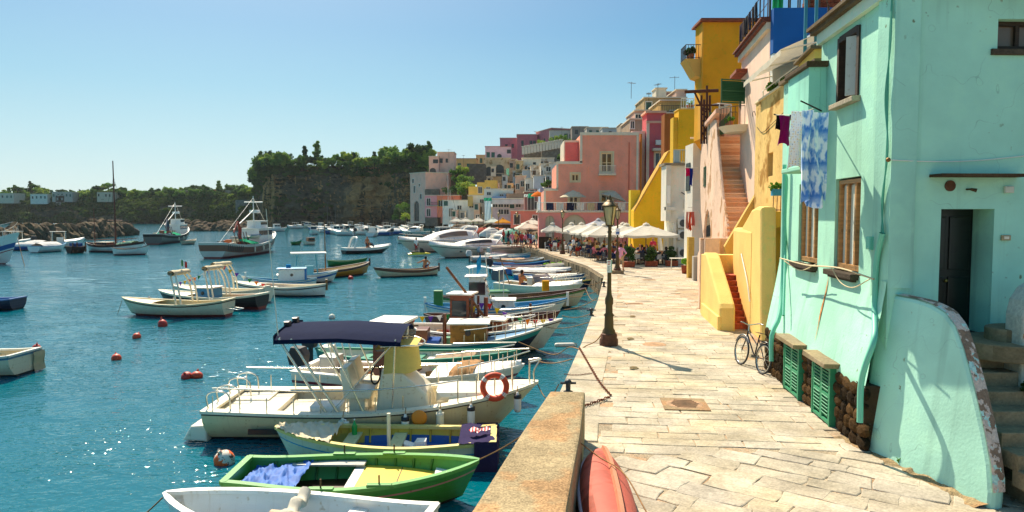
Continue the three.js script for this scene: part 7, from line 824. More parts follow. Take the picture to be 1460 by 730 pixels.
{ const g = sm0('black hulled dinghy with a blue and yellow painted bow', R(742, 397, .6), R(843, 399, .8), { hull: NAVY, in: BLUE, rim: YEL, thw: [.4, .65] }); void g;
  const b2 = sm0('long blue boat under a white folded cover', R(738, 390, .6), R(834, 390, .8), { hull: paint(0x2a74b4), in: BLUE, rim: paint(0xe0dccb), tr: .8 }); tarp(b2, .3, .9, cloth(0xe0d8c8), .12, .04); const b3 = sm0('white hull upside covered with grey canvas beside the blue boats', R(736, 384, .6), R(816, 384, .8), { hull: WHITE, in: GREY, tr: .8, bands: [[.1, .05, BLUE]] }); tarp(b3, .05, .98, cloth(0xe6e0d4), .28, .03);
  const b4 = sm0('bright blue boat with white rail and black outboard', R(702, 379, .6), R(792, 376, .8), { hull: paint(0x1f66a8), in: LBLUE, rim: WHITE, tr: .8, thw: [.4, .6] }); outboard(b4, -b4.L / 2, .6, 1.1); const b5 = sm0('deep blue boat with sky blue inside', R(700, 374, .6), R(784, 371, .8), { hull: paint(0x1a4f94), in: LBLUE, rim: paint(0x2f7fc0), thw: [.35, .6] }); mb().rb(-b5.L / 2 - .2, -b5.L / 2 + .1, .1, 1.1, -.25, .25, .04).build('rudder', paint(0xa8421c), b5); const b6 = sm0('tan rimmed white boat with cluttered deck near the quay bend', R(696, 369, .6), R(770, 366, .8), { hull: CREAM, in: SAND, rim: BROWN, thw: [.4] }); tarp(b6, .25, .7, M(0xc8b898, { t: T.rust, r: 1 }), .15, 0, 'net_pile', .15);
  const b7 = sm0('white dinghy with light blue floor drawn up to the bend', R(722, 372, .5), R(778, 368, .7), { hull: WHITE, in: LBLUE, thw: [.5] }); void b7; const b8 = sm0('grey covered boat close under the quay wall', R(775, 381, .5), R(818, 379, .7), { hull: GREY, in: GREY }); tarp(b8, .1, .95, cloth(0x9a958a), .4, 0); const b9 = sm0('sky blue boat with cream rim between covered boats', R(750, 394, .6), R(836, 394.5, .8), { hull: LBLUE, in: paint(0x8ac0d8), rim: CREAM, thw: [.3, .6] }); rail(b9, .3, .6, .35, STEELW); const b10 = sm0('white boat with blue stripe and motor near the quay lamp', R(700, 361, .6), R(757, 360, .8), { hull: WHITE, in: BLUE, tr: .8, bands: [[.2, .1, BLUE]] }); outboard(b10, -b10.L / 2, .6, 1.1, GREY); }
for (const [l, y, a, b, hull, inn, rim] of [['orange wooden boat squeezed between the covered boats', 387, 731, 815, paint(0xd87a2c), WOODL, BROWN], ['royal blue boat with orange rim beside the grey covered boat', 381.5, 721, 800, paint(0x1f5fb4), SAND, paint(0xd87a2c)], ['white wooden boat with red rim between the blue boats', 376.8, 715, 788, WHITE, paint(0x5aa0c8), RED], ['turquoise boat with varnished rim near the quay bend', 371.5, 706, 774, paint(0x2f9aa8), WOODL, WOODL], ['small varnished brown boat beside the cluttered tan one', 367.3, 703, 767, wood(0x9a5a2c, .4), WOODL, WHITE], ['sky blue skiff with white rim close to the lamp by the arches', 363.5, 698, 757, LBLUE, WHITE, WHITE]]) sm0(l, R(a, y, .6), R(b, y - 1, .8), { hull, in: inn, rim, thw: [.35, .62], B: 1.6 });
{ // inflatable
  const rib = (label, st, bw, mat) => { const L = st.distanceTo(bw), m = st.clone().add(bw).multiplyScalar(.5); m.y = 0; const g = thing('inflatable_boat', label, 'boat', m, Math.atan2(-(bw.z - st.z), bw.x - st.x)); mb().tube([[-L / 2, .35, .7], [L * .1, .38, .72], [L * .35, .45, .5], [L / 2, .55, 0], [L * .35, .45, -.5], [L * .1, .38, -.72], [-L / 2, .35, -.7]], .25, 10, 5).build('tube', mat, g); mb().grid(10, 4, (u, v) => V(mix(-L / 2, L * .42, u), .18, (1 - 2 * v) * .7 * (u > .7 ? 1 - (u - .7) * 2 : 1)), true).build('floor', GREY, g); mb().grid(8, 3, (u, v) => V(mix(-L / 2, L * .48, u), mix(-.2, .2, v), (.6 - .3 * (1 - v)) * (1 - u * u * .8))).grid(8, 3, (u, v) => V(mix(-L / 2, L * .48, u), mix(-.2, .2, v), -(.6 - .3 * (1 - v)) * (1 - u * u * .8))).build('hull', WHITE, g); mb().rb(-.4, .1, .2, .9, -.3, .3, .05).build('console', WHITE, g); outboard(g, -L / 2, .55, 1.2, M(0xb8bab8, { r: .4 })); return g; };
  rib('pale grey inflatable boat with rounded tubes near the cruiser', R(686, 362, .4), R(752, 356, .5), M(0xc6c4bc, { r: .6 })); rib('second grey inflatable with a silver outboard beside the cruiser', R(672, 368, .4), R(722, 366, .5), M(0xb4b2aa, { r: .6 }));
}
// --- big motor cruisers
function cruiser(label, st, bw, B, free, o = {}) {
  const g = boat({ label, name: 'motor_cruiser', st, bw, B, free, up: .5, tr: .92, keel: .5, hull: o.hull || paint(0xe6dec8, .25), in: WHITE, floor: free * .6, rim: WHITE, rw: .25, rake: free * 1.6, p: 1.7, bp: 2.5, wl: .1, bands: o.bands || [[.28, .2, M(0x5a564e, { r: .4 })]], group: undefined, nu: 30 }); g.deck(.36, .99, WHITE, .04, 'foredeck', .35); const L = g.L, h = o.h ?? 1.3;
  const c = mb().grid(18, 8, (u, v) => { const x = mix(-L * .28, L * .22, u), w = 1 - 2 * v, pr = Math.pow(Math.sin(clamp(u * .75 + .25) * Math.PI * .98), .7); return V(x, free + .25 + h * pr * (1 - Math.pow(Math.abs(w), 4)), w * B * .42); }, true).build('superstructure', WHITE, g);
  mb().grid(10, 3, (u, v) => { const x = mix(-L * .16, L * .14, u), pr = Math.pow(Math.sin(clamp((x + L * .28) / (L * .5) * .75 + .25) * Math.PI * .98), .7); return V(x, free + .28 + h * pr * mix(.35, .82, v), B * .42 * mix(.91, .7, v) + .02); }).build('side_window', M(o.win || 0x3a332e, { r: .3 }), c); mb().grid(10, 3, (u, v) => { const x = mix(-L * .16, L * .14, u), pr = Math.pow(Math.sin(clamp((x + L * .28) / (L * .5) * .75 + .25) * Math.PI * .98), .7); return V(x, free + .28 + h * pr * mix(.35, .82, v), -B * .42 * mix(.91, .7, v) - .02); }).build('side_window', M(o.win || 0x3a332e, { r: .3 }), c); mb().tube([[-L * .2, free + .3, -B * .4], [-L * .28, free + h + .5, -B * .34], [-L * .28, free + h + .6, 0], [-L * .28, free + h + .5, B * .34], [-L * .2, free + .3, B * .4]], .1, 7, 4).build('radar_arch', WHITE, g); rail(g, .5, .97, .5, CHROME, -.2, 8); for (const s of [.5, .6, .7]) for (const sd of [1, -1]) { const a = g.pt(s, free * .65, sd, .01); mb().tr(new THREE.CylinderGeometry(.12, .12, .04, 12), a.x, a.y, a.z, Math.PI / 2, 0, 0, V(1.8, 1, 1)).build('porthole', glass, g); } return g;
}
seed(73);
cruiser('large cream motor cruiser with tan cockpit cover', V(-3.2, 0, -103), V(-14.8, 0, -90), 3.6, 1.35, { h: 1.35, win: 0x8a6c52 }); cruiser('low sleek cream cruiser in front of the covered one', V(.4, 0, -86.5), V(-9.6, 0, -79.5), 3.1, 1.15, { h: .75 }); cruiser('white cruiser moored off the village in front of the pink block', V(-19.5, 0, -163), V(-26.5, 0, -165), 2.8, 1.1, { h: 1 });
{ const g = boat({ label: 'blue hulled cabin boat with white wheelhouse and orange ring', name: 'cabin_boat', st: V(-11.6, 0, -146), bw: V(-18.4, 0, -141), B: 2.4, free: .9, up: .6, tr: .85, hull: NAVY, in: WHITE, floor: .5, bands: [[.2, .0, WHITE]], rake: .9 }); cabin(g, -2.2, .6, 1.8, .8, 1.7, WHITE, { win: 3, front: .3, ws: 1, roof: WHITE }); mast(g, -1, 2.5, 2, STEELW); }
{ const g = boat({ label: 'speedboat with dark hull, white arch and bathers aboard', name: 'speedboat', st: V(-21.4, 0, -89), bw: V(-16, 0, -93), B: 2.1, free: .7, up: .3, tr: .9, hull: M(0x2a2624, { r: .3 }), in: WHITE, rim: WHITE, rw: .3, floor: .4, rake: 1, bands: [[.3, 0, WHITE]] }); g.deck(.5, .99, WHITE, .03, 'foredeck', .2); mb().tube([[-2.3, .7, -.95], [-1.9, 1.9, -.85], [-1.7, 2.1, 0], [-1.9, 1.9, .85], [-2.3, .7, .95]], .12, 8, 5).build('roll_arch', WHITE, g); mb().grid(8, 3, (u, v) => { const a = mix(-1.4, 1.4, u); return V(.3 + Math.cos(a) * .5 - v * .3, .95 + v * .4, Math.sin(a) * .8); }).build('windscreen', glass, g); g.updateMatrixWorld(true); person('stand', { top: 0xa86a44, sleeve: 0xa86a44, bot: 0x2a2a34, skin: 0xa86a44 }, 'bather standing in the dark hulled speedboat', V(-.2, .4, .2).applyMatrix4(g.matrixWorld), .4); person('sit', { top: 0xd8d832, bot: 0xa86a44, skin: 0xa86a44 }, 'bather in a yellow top seated in the dark hulled speedboat', V(.1, .5, -.4).applyMatrix4(g.matrixWorld), 1.4); }
{ const g = thing('jet_ski', 'yellow and black jet ski below the cruiser bows', 'jet ski', G(597, 365, 0), .25); mb().grid(16, 8, (u, v) => { const a = v * Math.PI, r = Math.pow(Math.sin(clamp(u * .85 + .13) * Math.PI), .6); return V(mix(-1.3, 1.4, u), .12 + .32 * Math.sin(a) * r + .12 * u, Math.cos(a) * .5 * r); }).build('hull', M(0xd8c020, { r: .3 }), g); mb().rb(-.9, .2, .4, .62, -.2, .2, .08).build('seat', BLACK, g); mb().ext([[.1, .4], [.7, .4], [.45, .9], [.2, .95]], -.2, .2, [], .05).build('cowl', BLACK, g); mb().bar([.2, .98, -.35], [.2, .98, .35], .025).build('handlebar', BLACK, g); person('stand', { top: 0xe6e2da, bot: 0xb02a24, skin: 0x8a5a3c }, 'rider in white shirt and red shorts standing on the jet ski', V(g.position.x - .3, .45, g.position.z), .6); }
// --- boats lying in the middle of the harbour
{ const g = boat({ label: 'cream rowing boat with brown rim and a sunbather at its stern', name: 'rowing_boat', st: R(626, 383, .5), bw: R(532, 384, .65), B: 1.75, free: .5, up: .3, su: .2, hull: paint(0xe6d9b0), in: paint(0xd9cba0), rim: BROWN, rw: .14, bands: [[.2, 0, paint(0x7a4426)]], thw: [.3, .5, .7], spost: WOODB, rake: .4 }); g.updateMatrixWorld(true); person('row', { top: 0xb8764c, sleeve: 0xb8764c, bot: 0x2c3350, skin: 0xb8764c }, 'bare backed person leaning on the rim of the cream rowing boat', V(-1.55, .35, 0).applyMatrix4(g.matrixWorld), 2.9); fenderAt(g, .62, 1, 'blue white fender on the cream rowing boat', paint(0x8ab0c0), .1, .35, WHITE); }
{ const g = boat({ label: 'orange yellow boat with a bare wooden mast', name: 'moored_boat', st: R(424, 388, .6), bw: R(527, 373, 1.0), B: 1.9, free: .6, up: .4, su: .1, hull: paint(0xc98a1c), in: SAND, rim: BROWN, bands: [[.16, .06, NAVY]], thw: [.4], post: BROWN }); mast(g, -1, .3, 4.2, WOODL, .06); }
{ sm0('low dark green rowing boat behind the orange one', R(466, 373, .45), R(524, 369, .7), { hull: GRN, in: wood(0x7a5a34), rim: GRN, thw: [.5], B: 1.5 }); }
{ const g = boat({ label: 'white boat with a flat white sun canopy and blue stern', name: 'moored_boat', st: R(395, 392, .6), bw: R(482, 386, .8), B: 1.9, free: .55, up: .3, tr: .8, hull: WHITE, in: LBLUE, rim: WHITE, bands: [[.3, .15, BLUE]] }); for (const x of [-.9, .7]) for (const z of [-.6, .6]) mb().bar([x, .5, z], [x * .8, 2.1, z], .03).build('canopy_post', paint(0x6ab8c0), g); mb().rb(-1.2, 1.3, 2.1, 2.2, -.85, .85, .04).build('sun_canopy', cloth(0xf0ece0), g); mb().rb(-.2, .4, .5, 1.2, -.3, .3, .05).build('console', paint(0x8ad0d0), g); }
{ const g = boat({ label: 'white launch with small white cabin edged bright blue', name: 'moored_boat', st: R(452, 398, .55), bw: R(350, 396, .75), B: 1.9, free: .52, up: .3, su: .12, hull: WHITE, in: LBLUE, rim: paint(0x7ab0b8), bands: [[.16, .08, LBLUE]], post: WHITE }); cabin(g, -1.5, .2, 1.2, .45, .85, WHITE, { win: 1, round: 1, front: .05, roof: LBLUE }); mb().bx(-1.62, -1.5, .3, 1.35, -.62, .62).build('blue_bulkhead', paint(0x1f78b4), g); mb().rb(-.6, -.3, 1.36, 1.6, -.15, .15, .05).build('blue_bundle', cloth(0x2a88b8), g); }
{ const g = boat({ label: 'long white wooden boat with dark rubbing stripe and brass sternpost', name: 'moored_boat', st: R(466, 408, .6), bw: R(333, 402, .75), B: 2.0, free: .55, up: .25, su: .2, hull: WHITE, in: CREAM, rim: CREAM, bands: [[.16, .09, BROWN]], thw: [.35, .6], spost: WOODL, post: CREAM }); g.deck(.68, .98, CREAM, -.02, 'foredeck'); fenderAt(g, .4, 1, 'cream fender on the long white wooden boat', CREAM, .1, .4, CREAM); }
const gz = (label, st, bw, o, flag) => { const g = boat({ label, name: 'moored_boat', st, bw, B: 1.9, free: .6, up: .26, su: .2, rake: .45, ...o }); g.deck(.66, .97, o.rim || CREAM, -.03, 'foredeck'); hoop(g, -.5, 1.5, 1.45, .6, CREAM, .35); hoop(g, -.75, 1.5, 1.45, .6, CREAM, .35); mb().grid(14, 8, (u, v) => { const a = v * 6.283, r = .12 + .03 * n3(u * 8, v * 4, 2); return V(-.25 + Math.cos(a) * r * 1.5, 2.12 + Math.sin(a) * r, mix(-.72, .72, u)); }).build('furled_canopy', cloth(0xd6c8a8), g); if (flag) { mb().bar([-.25, 2.15, .2], [-.25, 2.75, .2], .012).build('flag_staff', STEELW, g); for (const [i, c] of [[0, 0x1f8a4a], [1, 0xe8e8e0], [2, 0xc8302a]]) mb().grid(3, 4, (u, v) => V(-.25 - (i + u) * .1, 2.72 - v * .3 - (i + u) * .04, .2 + .03 * Math.sin((i + u) * 3))).build('flag_stripe', cloth(c), g); } return g; };
{ const g = gz('cream wooden boat with furled canopy hoop and little tricolour flag', R(326, 433, .6), R(174, 427, .75), { hull: paint(0xe6d9b6), in: SAND, rim: paint(0xe0cfa0), bottom: RED, wl: .12, bands: [[.1, .05, M(0x3a2c20)]], tr: .7 }, true); for (const s of [.62, .82]) fenderAt(g, s, 1, 'white and navy fender on the cream hooped boat', WHITE, .05, .34, NAVY); fenderAt(g, .26, 1, 'cream fender beside the stern ladder of the hooped boat', CREAM, .0, .4, CREAM); mb().path([[-g.L / 2, .4, .3], [-g.L / 2 - .6, .35, .3], [-g.L / 2 - .6, .35, -.3], [-g.L / 2, .4, -.3]], .025).bar([-g.L / 2 - .3, .37, -.3], [-g.L / 2 - .3, .37, .3], .02).build('stern_ladder', CHROME, g); moor(V(0, 0, 0).copy(g.localToWorld(V(g.L / 2, .7, 0))), g.localToWorld(V(g.L / 2 + .3, -.1, 0)), 'short chain at the cream hooped boat bow', 0); }
{ const g = gz('dark hulled wooden boat with a blue cabin box beside the cream one', R(374, 424, .6), R(226, 416, .75), { hull: M(0x241a18, { t: T.boat, r: .4 }), in: SAND, rim: CREAM, bottom: RED, wl: .14, tr: .7, bands: [[.08, 0, CREAM]] }); cabin(g, -.4, .5, 1.1, .5, .55, paint(0x2f86b4), { win: 1, round: 1, front: .04, roof: WHITE }); }
{ const g = gz('cream boat with a white stern panel and pennant line behind the dark boat', R(380, 416, .6), R(245, 408, .75), { hull: CREAM, in: CREAM, rim: CREAM, bottom: BROWN, tr: .75 }); bunting(g, [-.2, 2.1, 0], [g.L / 2 - .1, .9, 0], 10, .15); bunting(g, [-.2, 2.1, 0], [-g.L / 2, 1.0, 0], 7, .1); mb().rb(-g.L / 2 - .1, -g.L / 2 + .05, .05, .95, -.3, .3, .03).build('rudder', CREAM, g); fenderAt(g, .08, 1, 'small red float hanging on the white stern panel', paint(0xc8361c), .1, .25, paint(0xc8361c)); }
{ const g = boat({ label: 'cream rowing boat with hanging cloth at its stern cut by the frame', name: 'rowing_boat', st: R(36, 508, .55), bw: R(-190, 500, .7), B: 1.8, free: .58, up: .2, su: .1, tr: .8, hull: paint(0xe6d9b6), in: SAND, rim: paint(0xd8d8c8), bands: [[.1, .02, paint(0x4a7a94)]], thw: [.3] }); mb().grid(5, 6, (u, v) => V(-g.L / 2 - .06 + .25 * u, .62 - v * .6, .78 - .05 * Math.sin(u * 9 + v * 3))).grid(5, 6, (u, v) => V(-g.L / 2 - .06 - .02 * Math.sin(v * 8), .62 - v * .6, .78 - .5 * u)).build('stern_cloth', cloth(0xc9b48c), g); }
{ sm0('small deep blue boat with light rim cut by the frame', R(26, 427, .5), R(-70, 425, .6), { hull: NAVY, in: LBLUE, rim: paint(0x2f6aa0), tr: .85 }); }
// --- work boats across the harbour
{ const g = boat({ label: 'white fishing vessel bow with blue and red stripes cut by the frame', name: 'fishing_vessel', st: V(-64, 0, -76), bw: V(-49.2, 0, -70), B: 4, free: 1.6, up: 1.6, tr: .8, keel: .8, hull: WHITE, in: GREY, floor: 1, rim: WHITE, rake: 1.6, bottom: RED, bands: [[1.5, 1.0, BLUE], [1.75, 1.65, paint(0xb8302a)]] }); cabin(g, -3, 2.5, 2.8, 1.5, 1.9, WHITE, { win: 4, front: .5, ws: 1, roof: WHITE }); g.deck(.6, .98, GREY, -.1, 'foredeck'); rail(g, .6, .97, .8, STEELW, -.1, 8); mast(g, -1, 3.4, 3, STEELW, .08); fenderAt(g, .84, 1, 'large cream fender on the striped vessel bow', CREAM, .6, .9, CREAM); moor(g.localToWorld(V(g.L / 2 - .2, 2.4, 0)), g.localToWorld(V(g.L / 2 + 2.2, -.1, 1)), 'anchor chain running forward from the striped vessel bow', 0, .03); }
{ const g = boat({ label: 'old two masted wooden sailing boat with red boot top', name: 'sailing_boat', st: G(124, 359, 0), bw: G(206, 360, 0), B: 2.6, free: .95, up: .5, su: .35, hull: WHITE, in: SAND, floor: .6, rim: BROWN, bottom: RED, wl: .2, bands: [[.3, .0, wood(0x6a2a1a, .4)]], rake: .8, post: WOODB }); mast(g, .1, .5, 11.6, wood(0x7a3418, .4), .13); mast(g, -3.1, .5, 5.4, wood(0x8a4a24, .4), .08); mb().bar([.1, 4.2, -1.3], [.1, 4.25, 1.3], .05).bar([-4.2, 1.6, .2], [.1, 1.75, 0], .06).bar([.1, 1.6, 0], [3.4, 1.9, 0], .05).build('spar', wood(0x9a5a2c), g); const m = mb(); for (const [x, z, h] of [[2, .9, 10], [2, -.9, 10], [-1.6, 1, 10], [-1.6, -1, 10], [.8, 1.15, 6], [-.6, 1.15, 6], [.8, -1.15, 6], [-.6, -1.15, 6], [4, 0, 9.5]]) m.bar([x, .95, z], [.08, h, 0], .018, 4); m.build('rigging', M(0x5a4a3a, { r: .9 }), g); cabin(g, -2.4, -.6, 1.4, .7, .6, WOODB, { win: 2, front: .1, roof: CREAM }); tarp(g, .62, .85, cloth(0x7a9a80), .25, .1, 'green_cover', .2); mb().ball(1.8, 1.3, .5, .22).build('orange_buoy', M(0xd85a1c, { r: .6 }), g); }
{ const g = sm0('white skiff with red boot top lying against the sailing boat', G(160, 364, 0), G(214, 363, 0), { B: 1.9, free: .75, up: .45, su: .2, hull: WHITE, in: SAND, rim: BROWN, bottom: RED, wl: .15, thw: [.4, .6] }); void g; }
{ const g = sm0('dark work float with rusty gear beside the sailing boat', G(98, 361, 0), G(124, 360, 0), { B: 2.2, free: .8, up: .1, tr: .95, hull: M(0x3a2a22, { t: T.rust, r: .9 }), in: BROWN, rim: BROWN }); mb().rb(-.8, .4, .7, 1.3, -.6, .6, .1).build('blue_tarp', cloth(0x3a5a8a), g); for (const x of [-.9, -.4, .6]) mb().bar([x, .1, .9], [x, 1.4, .9], .08).build('pile_post', WOODB, g); }
function trawler(label, st, bw, B, o) { const g = boat({ label, name: 'trawler', st, bw, B, free: 1.3, up: 1.3, su: .5, keel: .7, tr: .75, in: GREY, floor: .9, rim: WHITE, rake: 1.4, bottom: RED, wl: .2, hull: o.hull, bands: o.bands, nu: 30 }); const L = g.L; cabin(g, L * .05, L * .3, B * .6, 1.3, 1.9, WHITE, { win: 3, front: .4, ws: 1, roof: WHITE }); cabin(g, L * .12, L * .25, B * .45, 3.2, .95, WHITE, { win: 3, front: .35, ws: 1, roof: WHITE }); g.deck(.66, .98, GREY, -.15, 'foredeck'); mast(g, L * .12, 3.2, 4.2, STEELW, .1); mb().bar([L * .12, 6.6, -1.2], [L * .12, 6.6, 1.2], .07).bar([L * .12, 5.6, 0], [-L * .2, 3.2, 0], .07).bar([L * .12, 7.2, 0], [L * .42, 2.4, 0], .02).bar([L * .12, 7.2, 0], [-L * .42, 1.6, 0], .02).build('aerial_bar', STEELW, g); mb().rb(L * .11, L * .17, 5.2, 5.6, -.5, .5, .1).build('radar', WHITE, g); const cr = o.crane || 0xb03a22; mb().bar([-L * .14, .9, .2], [-L * .13, 3.4, .2], .22, 8).bar([-L * .13, 3.3, .2], [-L * .2, 4.1, .5], .16, 6).bar([-L * .2, 4.1, .5], [-L * .27, 2.9, .6], .12, 6).build('deck_crane', M(cr, { t: T.rust, r: .6 }), g); for (let i = 0; i < 16; i++) { const x = -L * .36 + rnd(L * .42), z = rnd(-B * .32, B * .32), y = .9 + rnd(.9); mb().rb(x, x + rnd(.4, .9), y, y + rnd(.3, .7), z - .3, z + .3, .04).build('deck_gear', pick([GREY, SAND, paint(0x6a8a9a), paint(0xb88a5a), WOODB, M(0xc0602a, { r: .7 }), paint(0x4a5a5a)]), g); } for (let i = 0; i < 5; i++) mb().bar([-L * .3 + i * .9, 1.2, B * .3], [-L * .3 + i * .9, 2.9, B * .2], .05).build('deck_post', WOODB, g); tarp(g, .3, .42, cloth(0x1fa070), .5, .2, 'green_net', .3); for (let i = 0; i < 3; i++) fenderAt(g, .35 + i * .14, 1, 'worn cream fender on the trawler side', CREAM, .4, .6, CREAM); return g; }
{ const g = trawler('white trawler with brown band, red crane and black stripe marks on its stern', G(303, 369, 0), G(392, 356.5, 0), 4.2, { hull: paint(0xd8cfbc), bands: [[.95, .25, paint(0x8a4e30)]] }); for (let i = 0; i < 9; i++) { const s = .03 + i * .022; const m = mb(); for (const sd of [1]) m.grid(1, 2, (u, v) => g.pt(s + u * .009, g.sheer(s) - .15 - v * .7, sd, .012)); m.build('black_stripe', BLACK, g); } const sk = new THREE.Group(); sk.name = 'ship_dinghy'; mb().grid(12, 5, (u, v) => { const a = Math.PI * v, r = Math.pow(Math.sin(clamp(u * .9 + .08) * Math.PI), .6); return V((u - .5) * 3.4, .55 - .55 * Math.sin(a) * r, Math.cos(a) * .7 * r); }).build('hull', paint(0xe0dccb), sk); mb().grid(12, 1, (u, v) => { const r = Math.pow(Math.sin(clamp(u * .9 + .08) * Math.PI), .6); return V((u - .5) * 3.4, .5 + .1 * v, .71 * r); }).build('blue_strake', BLUE, sk); sk.position.set(-.2, 1.9, 1.0); put(g, sk); tag(sk, 'white dinghy with blue edge carried on the brown banded trawler', 'dinghy'); }
{ const g = trawler('weathered white trawler with dark planked stern moored by the breakwater', G(218, 349, 0), G(268, 342, 0), 4, { hull: paint(0x6a645a), bands: [[.5, .1, M(0x4a3a30, { t: T.wood, r: .8 })]], crane: 0x2f4f7a }); void g; sm0('small pale boat tied at the weathered trawler bow', G(258, 349, 0), G(280, 348, 0), { hull: paint(0xc9b898), in: SAND, free: .6 }); }
seed(79);
sm0('small dark green skiff near the speedboat lane', G(414, 349, 0), G(431, 349, 0), { hull: GRN, in: BROWN, rim: TEAL }); { const g = sm0('small tan cabin launch beside the green skiff', G(450, 349, 0), G(430, 349.5, 0), { hull: CREAM, in: SAND, rim: WHITE }); cabin(g, -.9, .3, 1, .4, .8, WOODL, { win: 2, front: .1, roof: WOODB }); }
{ const g = sm0('small blue rimmed launch with a bather behind the speedboat', G(582, 347, 0), G(564, 347, 0), { hull: WHITE, in: LBLUE, rim: LBLUE, free: .7 }); g.updateMatrixWorld(true); person('sit', { top: 0xa86a44, sleeve: 0xa86a44, bot: 0x2a2a34, skin: 0xa86a44 }, 'bather sitting in the small blue rimmed launch', V(-.8, .3, 0).applyMatrix4(g.matrixWorld), 0); }
// --- the far moorings below the cliff: small boats, each its own
{
  const mk = (hull, rim, cab, motor) => { const g = boat({ label: 'x', name: 'far_boat', st: V(-2.6, 0, 0), bw: V(2.6, 0, 0), B: 2, free: .75, up: .35, tr: .85, hull, in: GREY, rim, nu: 12, rake: .7 }); if (cab === 1) cabin(g, -.8, .9, 1.4, .7, 1.1, WHITE, { win: 2, front: .4, ws: 1, roof: WHITE }); else if (cab === 2) tarp(g, .1, .7, cloth(0xe0dcd2), .5, .05); else { g.deck(.55, .98, WHITE, 0, 'foredeck', .2); mb().rb(-.5, .2, .5, 1.3, -.3, .3, .05).build('console', WHITE, g); mb().rb(-1.2, .5, 2, 2.06, -.8, .8, .02).build('bimini', cloth(0xd8d2c4), g); for (const x of [-1, .4]) for (const z of [-.7, .7]) mb().bar([x, .7, z], [x, 2, z], .03).build('post', STEELW, g); } if (motor) outboard(g, -2.6, .8, 1.3); scene.remove(g); return g; };
  const kinds = [[mk(WHITE, WHITE, 0, 1), 'white motorboat with small canopy in the far moorings'], [mk(WHITE, GREY, 1, 0), 'white cabin boat in the far moorings'], [mk(BLUE, WHITE, 2, 1), 'blue boat under a pale cover in the far moorings'], [mk(CREAM, BROWN, 1, 1), 'cream cabin boat with brown rim in the far moorings'], [mk(WHITE, LBLUE, 2, 0), 'white boat with blue rim under a pale cover in the far moorings'], [mk(M(0x2c2826, { r: .5 }), WHITE, 0, 1), 'black motorboat in the far moorings']];
  used.set('far_boat', 0);
  const putb = (px, py, k) => { const p = G(px, py, 0); dup(kinds[k][0], p, rnd(-.6, .6) + (rnd() < .5 ? Math.PI : 0) + (rnd() < .3 ? 1.2 : 0), kinds[k][1], 'small boats in the far moorings', rnd(.85, 1.25)); };
  for (let i = 0; i < 34; i++) putb(mix(437, 596, (i * .618) % 1) + rnd(-4, 4), rnd(324, 338) - (i % 3 ? 0 : 3), [0, 1, 0, 4, 3, 2, 5, 0, 1][i % 9]);
  for (const [x, y, k] of [[36, 324, 1], [50, 325, 0], [62, 326, 1], [80, 328, 3], [92, 327, 0], [128, 325, 1], [140, 324, 0], [22, 353, 0], [40, 357, 2], [58, 356, 4], [72, 359, 4], [88, 353, 0], [395, 330, 1], [420, 326, 0], [655, 341, 0], [672, 344, 1], [690, 348, 4], [703, 352, 0], [712, 355, 3], [640, 338, 4], [724, 358, 0]]) putb(x, y, k);
  for (const [px, py, yt, l] of [[466, 330, 288, 'thin bare mast standing in the far moorings by the cliff'], [477, 330, 290, 'green topped thin mast in the far moorings'], [514, 330, 300, 'short brown mast in the far moorings'], [545, 330, 306, 'short brown mast near the foot of the cliff'], [637, 336, 248, 'tall white yacht mast in front of the white cube house'], [640, 336, 270, 'shorter white yacht mast beside the tall one']]) { const p = G(px, py, 0), d = -p.z, h = (py - yt) * d / 1000 * .98, o = thing('yacht', l, 'yacht', p, px > 600 ? .3 : 1, 'yachts with bare masts'); mb().grid(14, 6, (u, v) => { const a = Math.PI * v, r = Math.pow(Math.sin(clamp(u * .88 + .06) * Math.PI), .6); return V((u - .5) * 7, .8 - 1.1 * Math.sin(a) * r + .2 * u, Math.cos(a) * 1.1 * r); }).build('hull', WHITE, o); mb().grid(12, 4, (u, v) => { const r = Math.pow(Math.sin(clamp(u * .88 + .06) * Math.PI), .6), w = 1 - 2 * v; return V((u - .5) * 7, .82 + .2 * u + .2 * (1 - w * w), 1.1 * r * w); }, true).build('deck', GREY, o); mb().rb(-1.5, .9, .9, 1.5, -.6, .6, .15).build('cabin', WHITE, o); mb().bar([.4, .8, 0], [.35, h, 0], .09, 6, .05).bar([.4, 1.9, 0], [-2.6, 1.9, 0], .07).build('mast', px < 500 ? M(0x5a5a54) : px < 600 ? WOODB : STEELW, o); mb().bar([.35, h, 0], [3.3, 1, 0], .02, 4).bar([.35, h, 0], [-3.2, 1, 0], .02, 4).build('stay', M(0x4a4a48), o); }
}

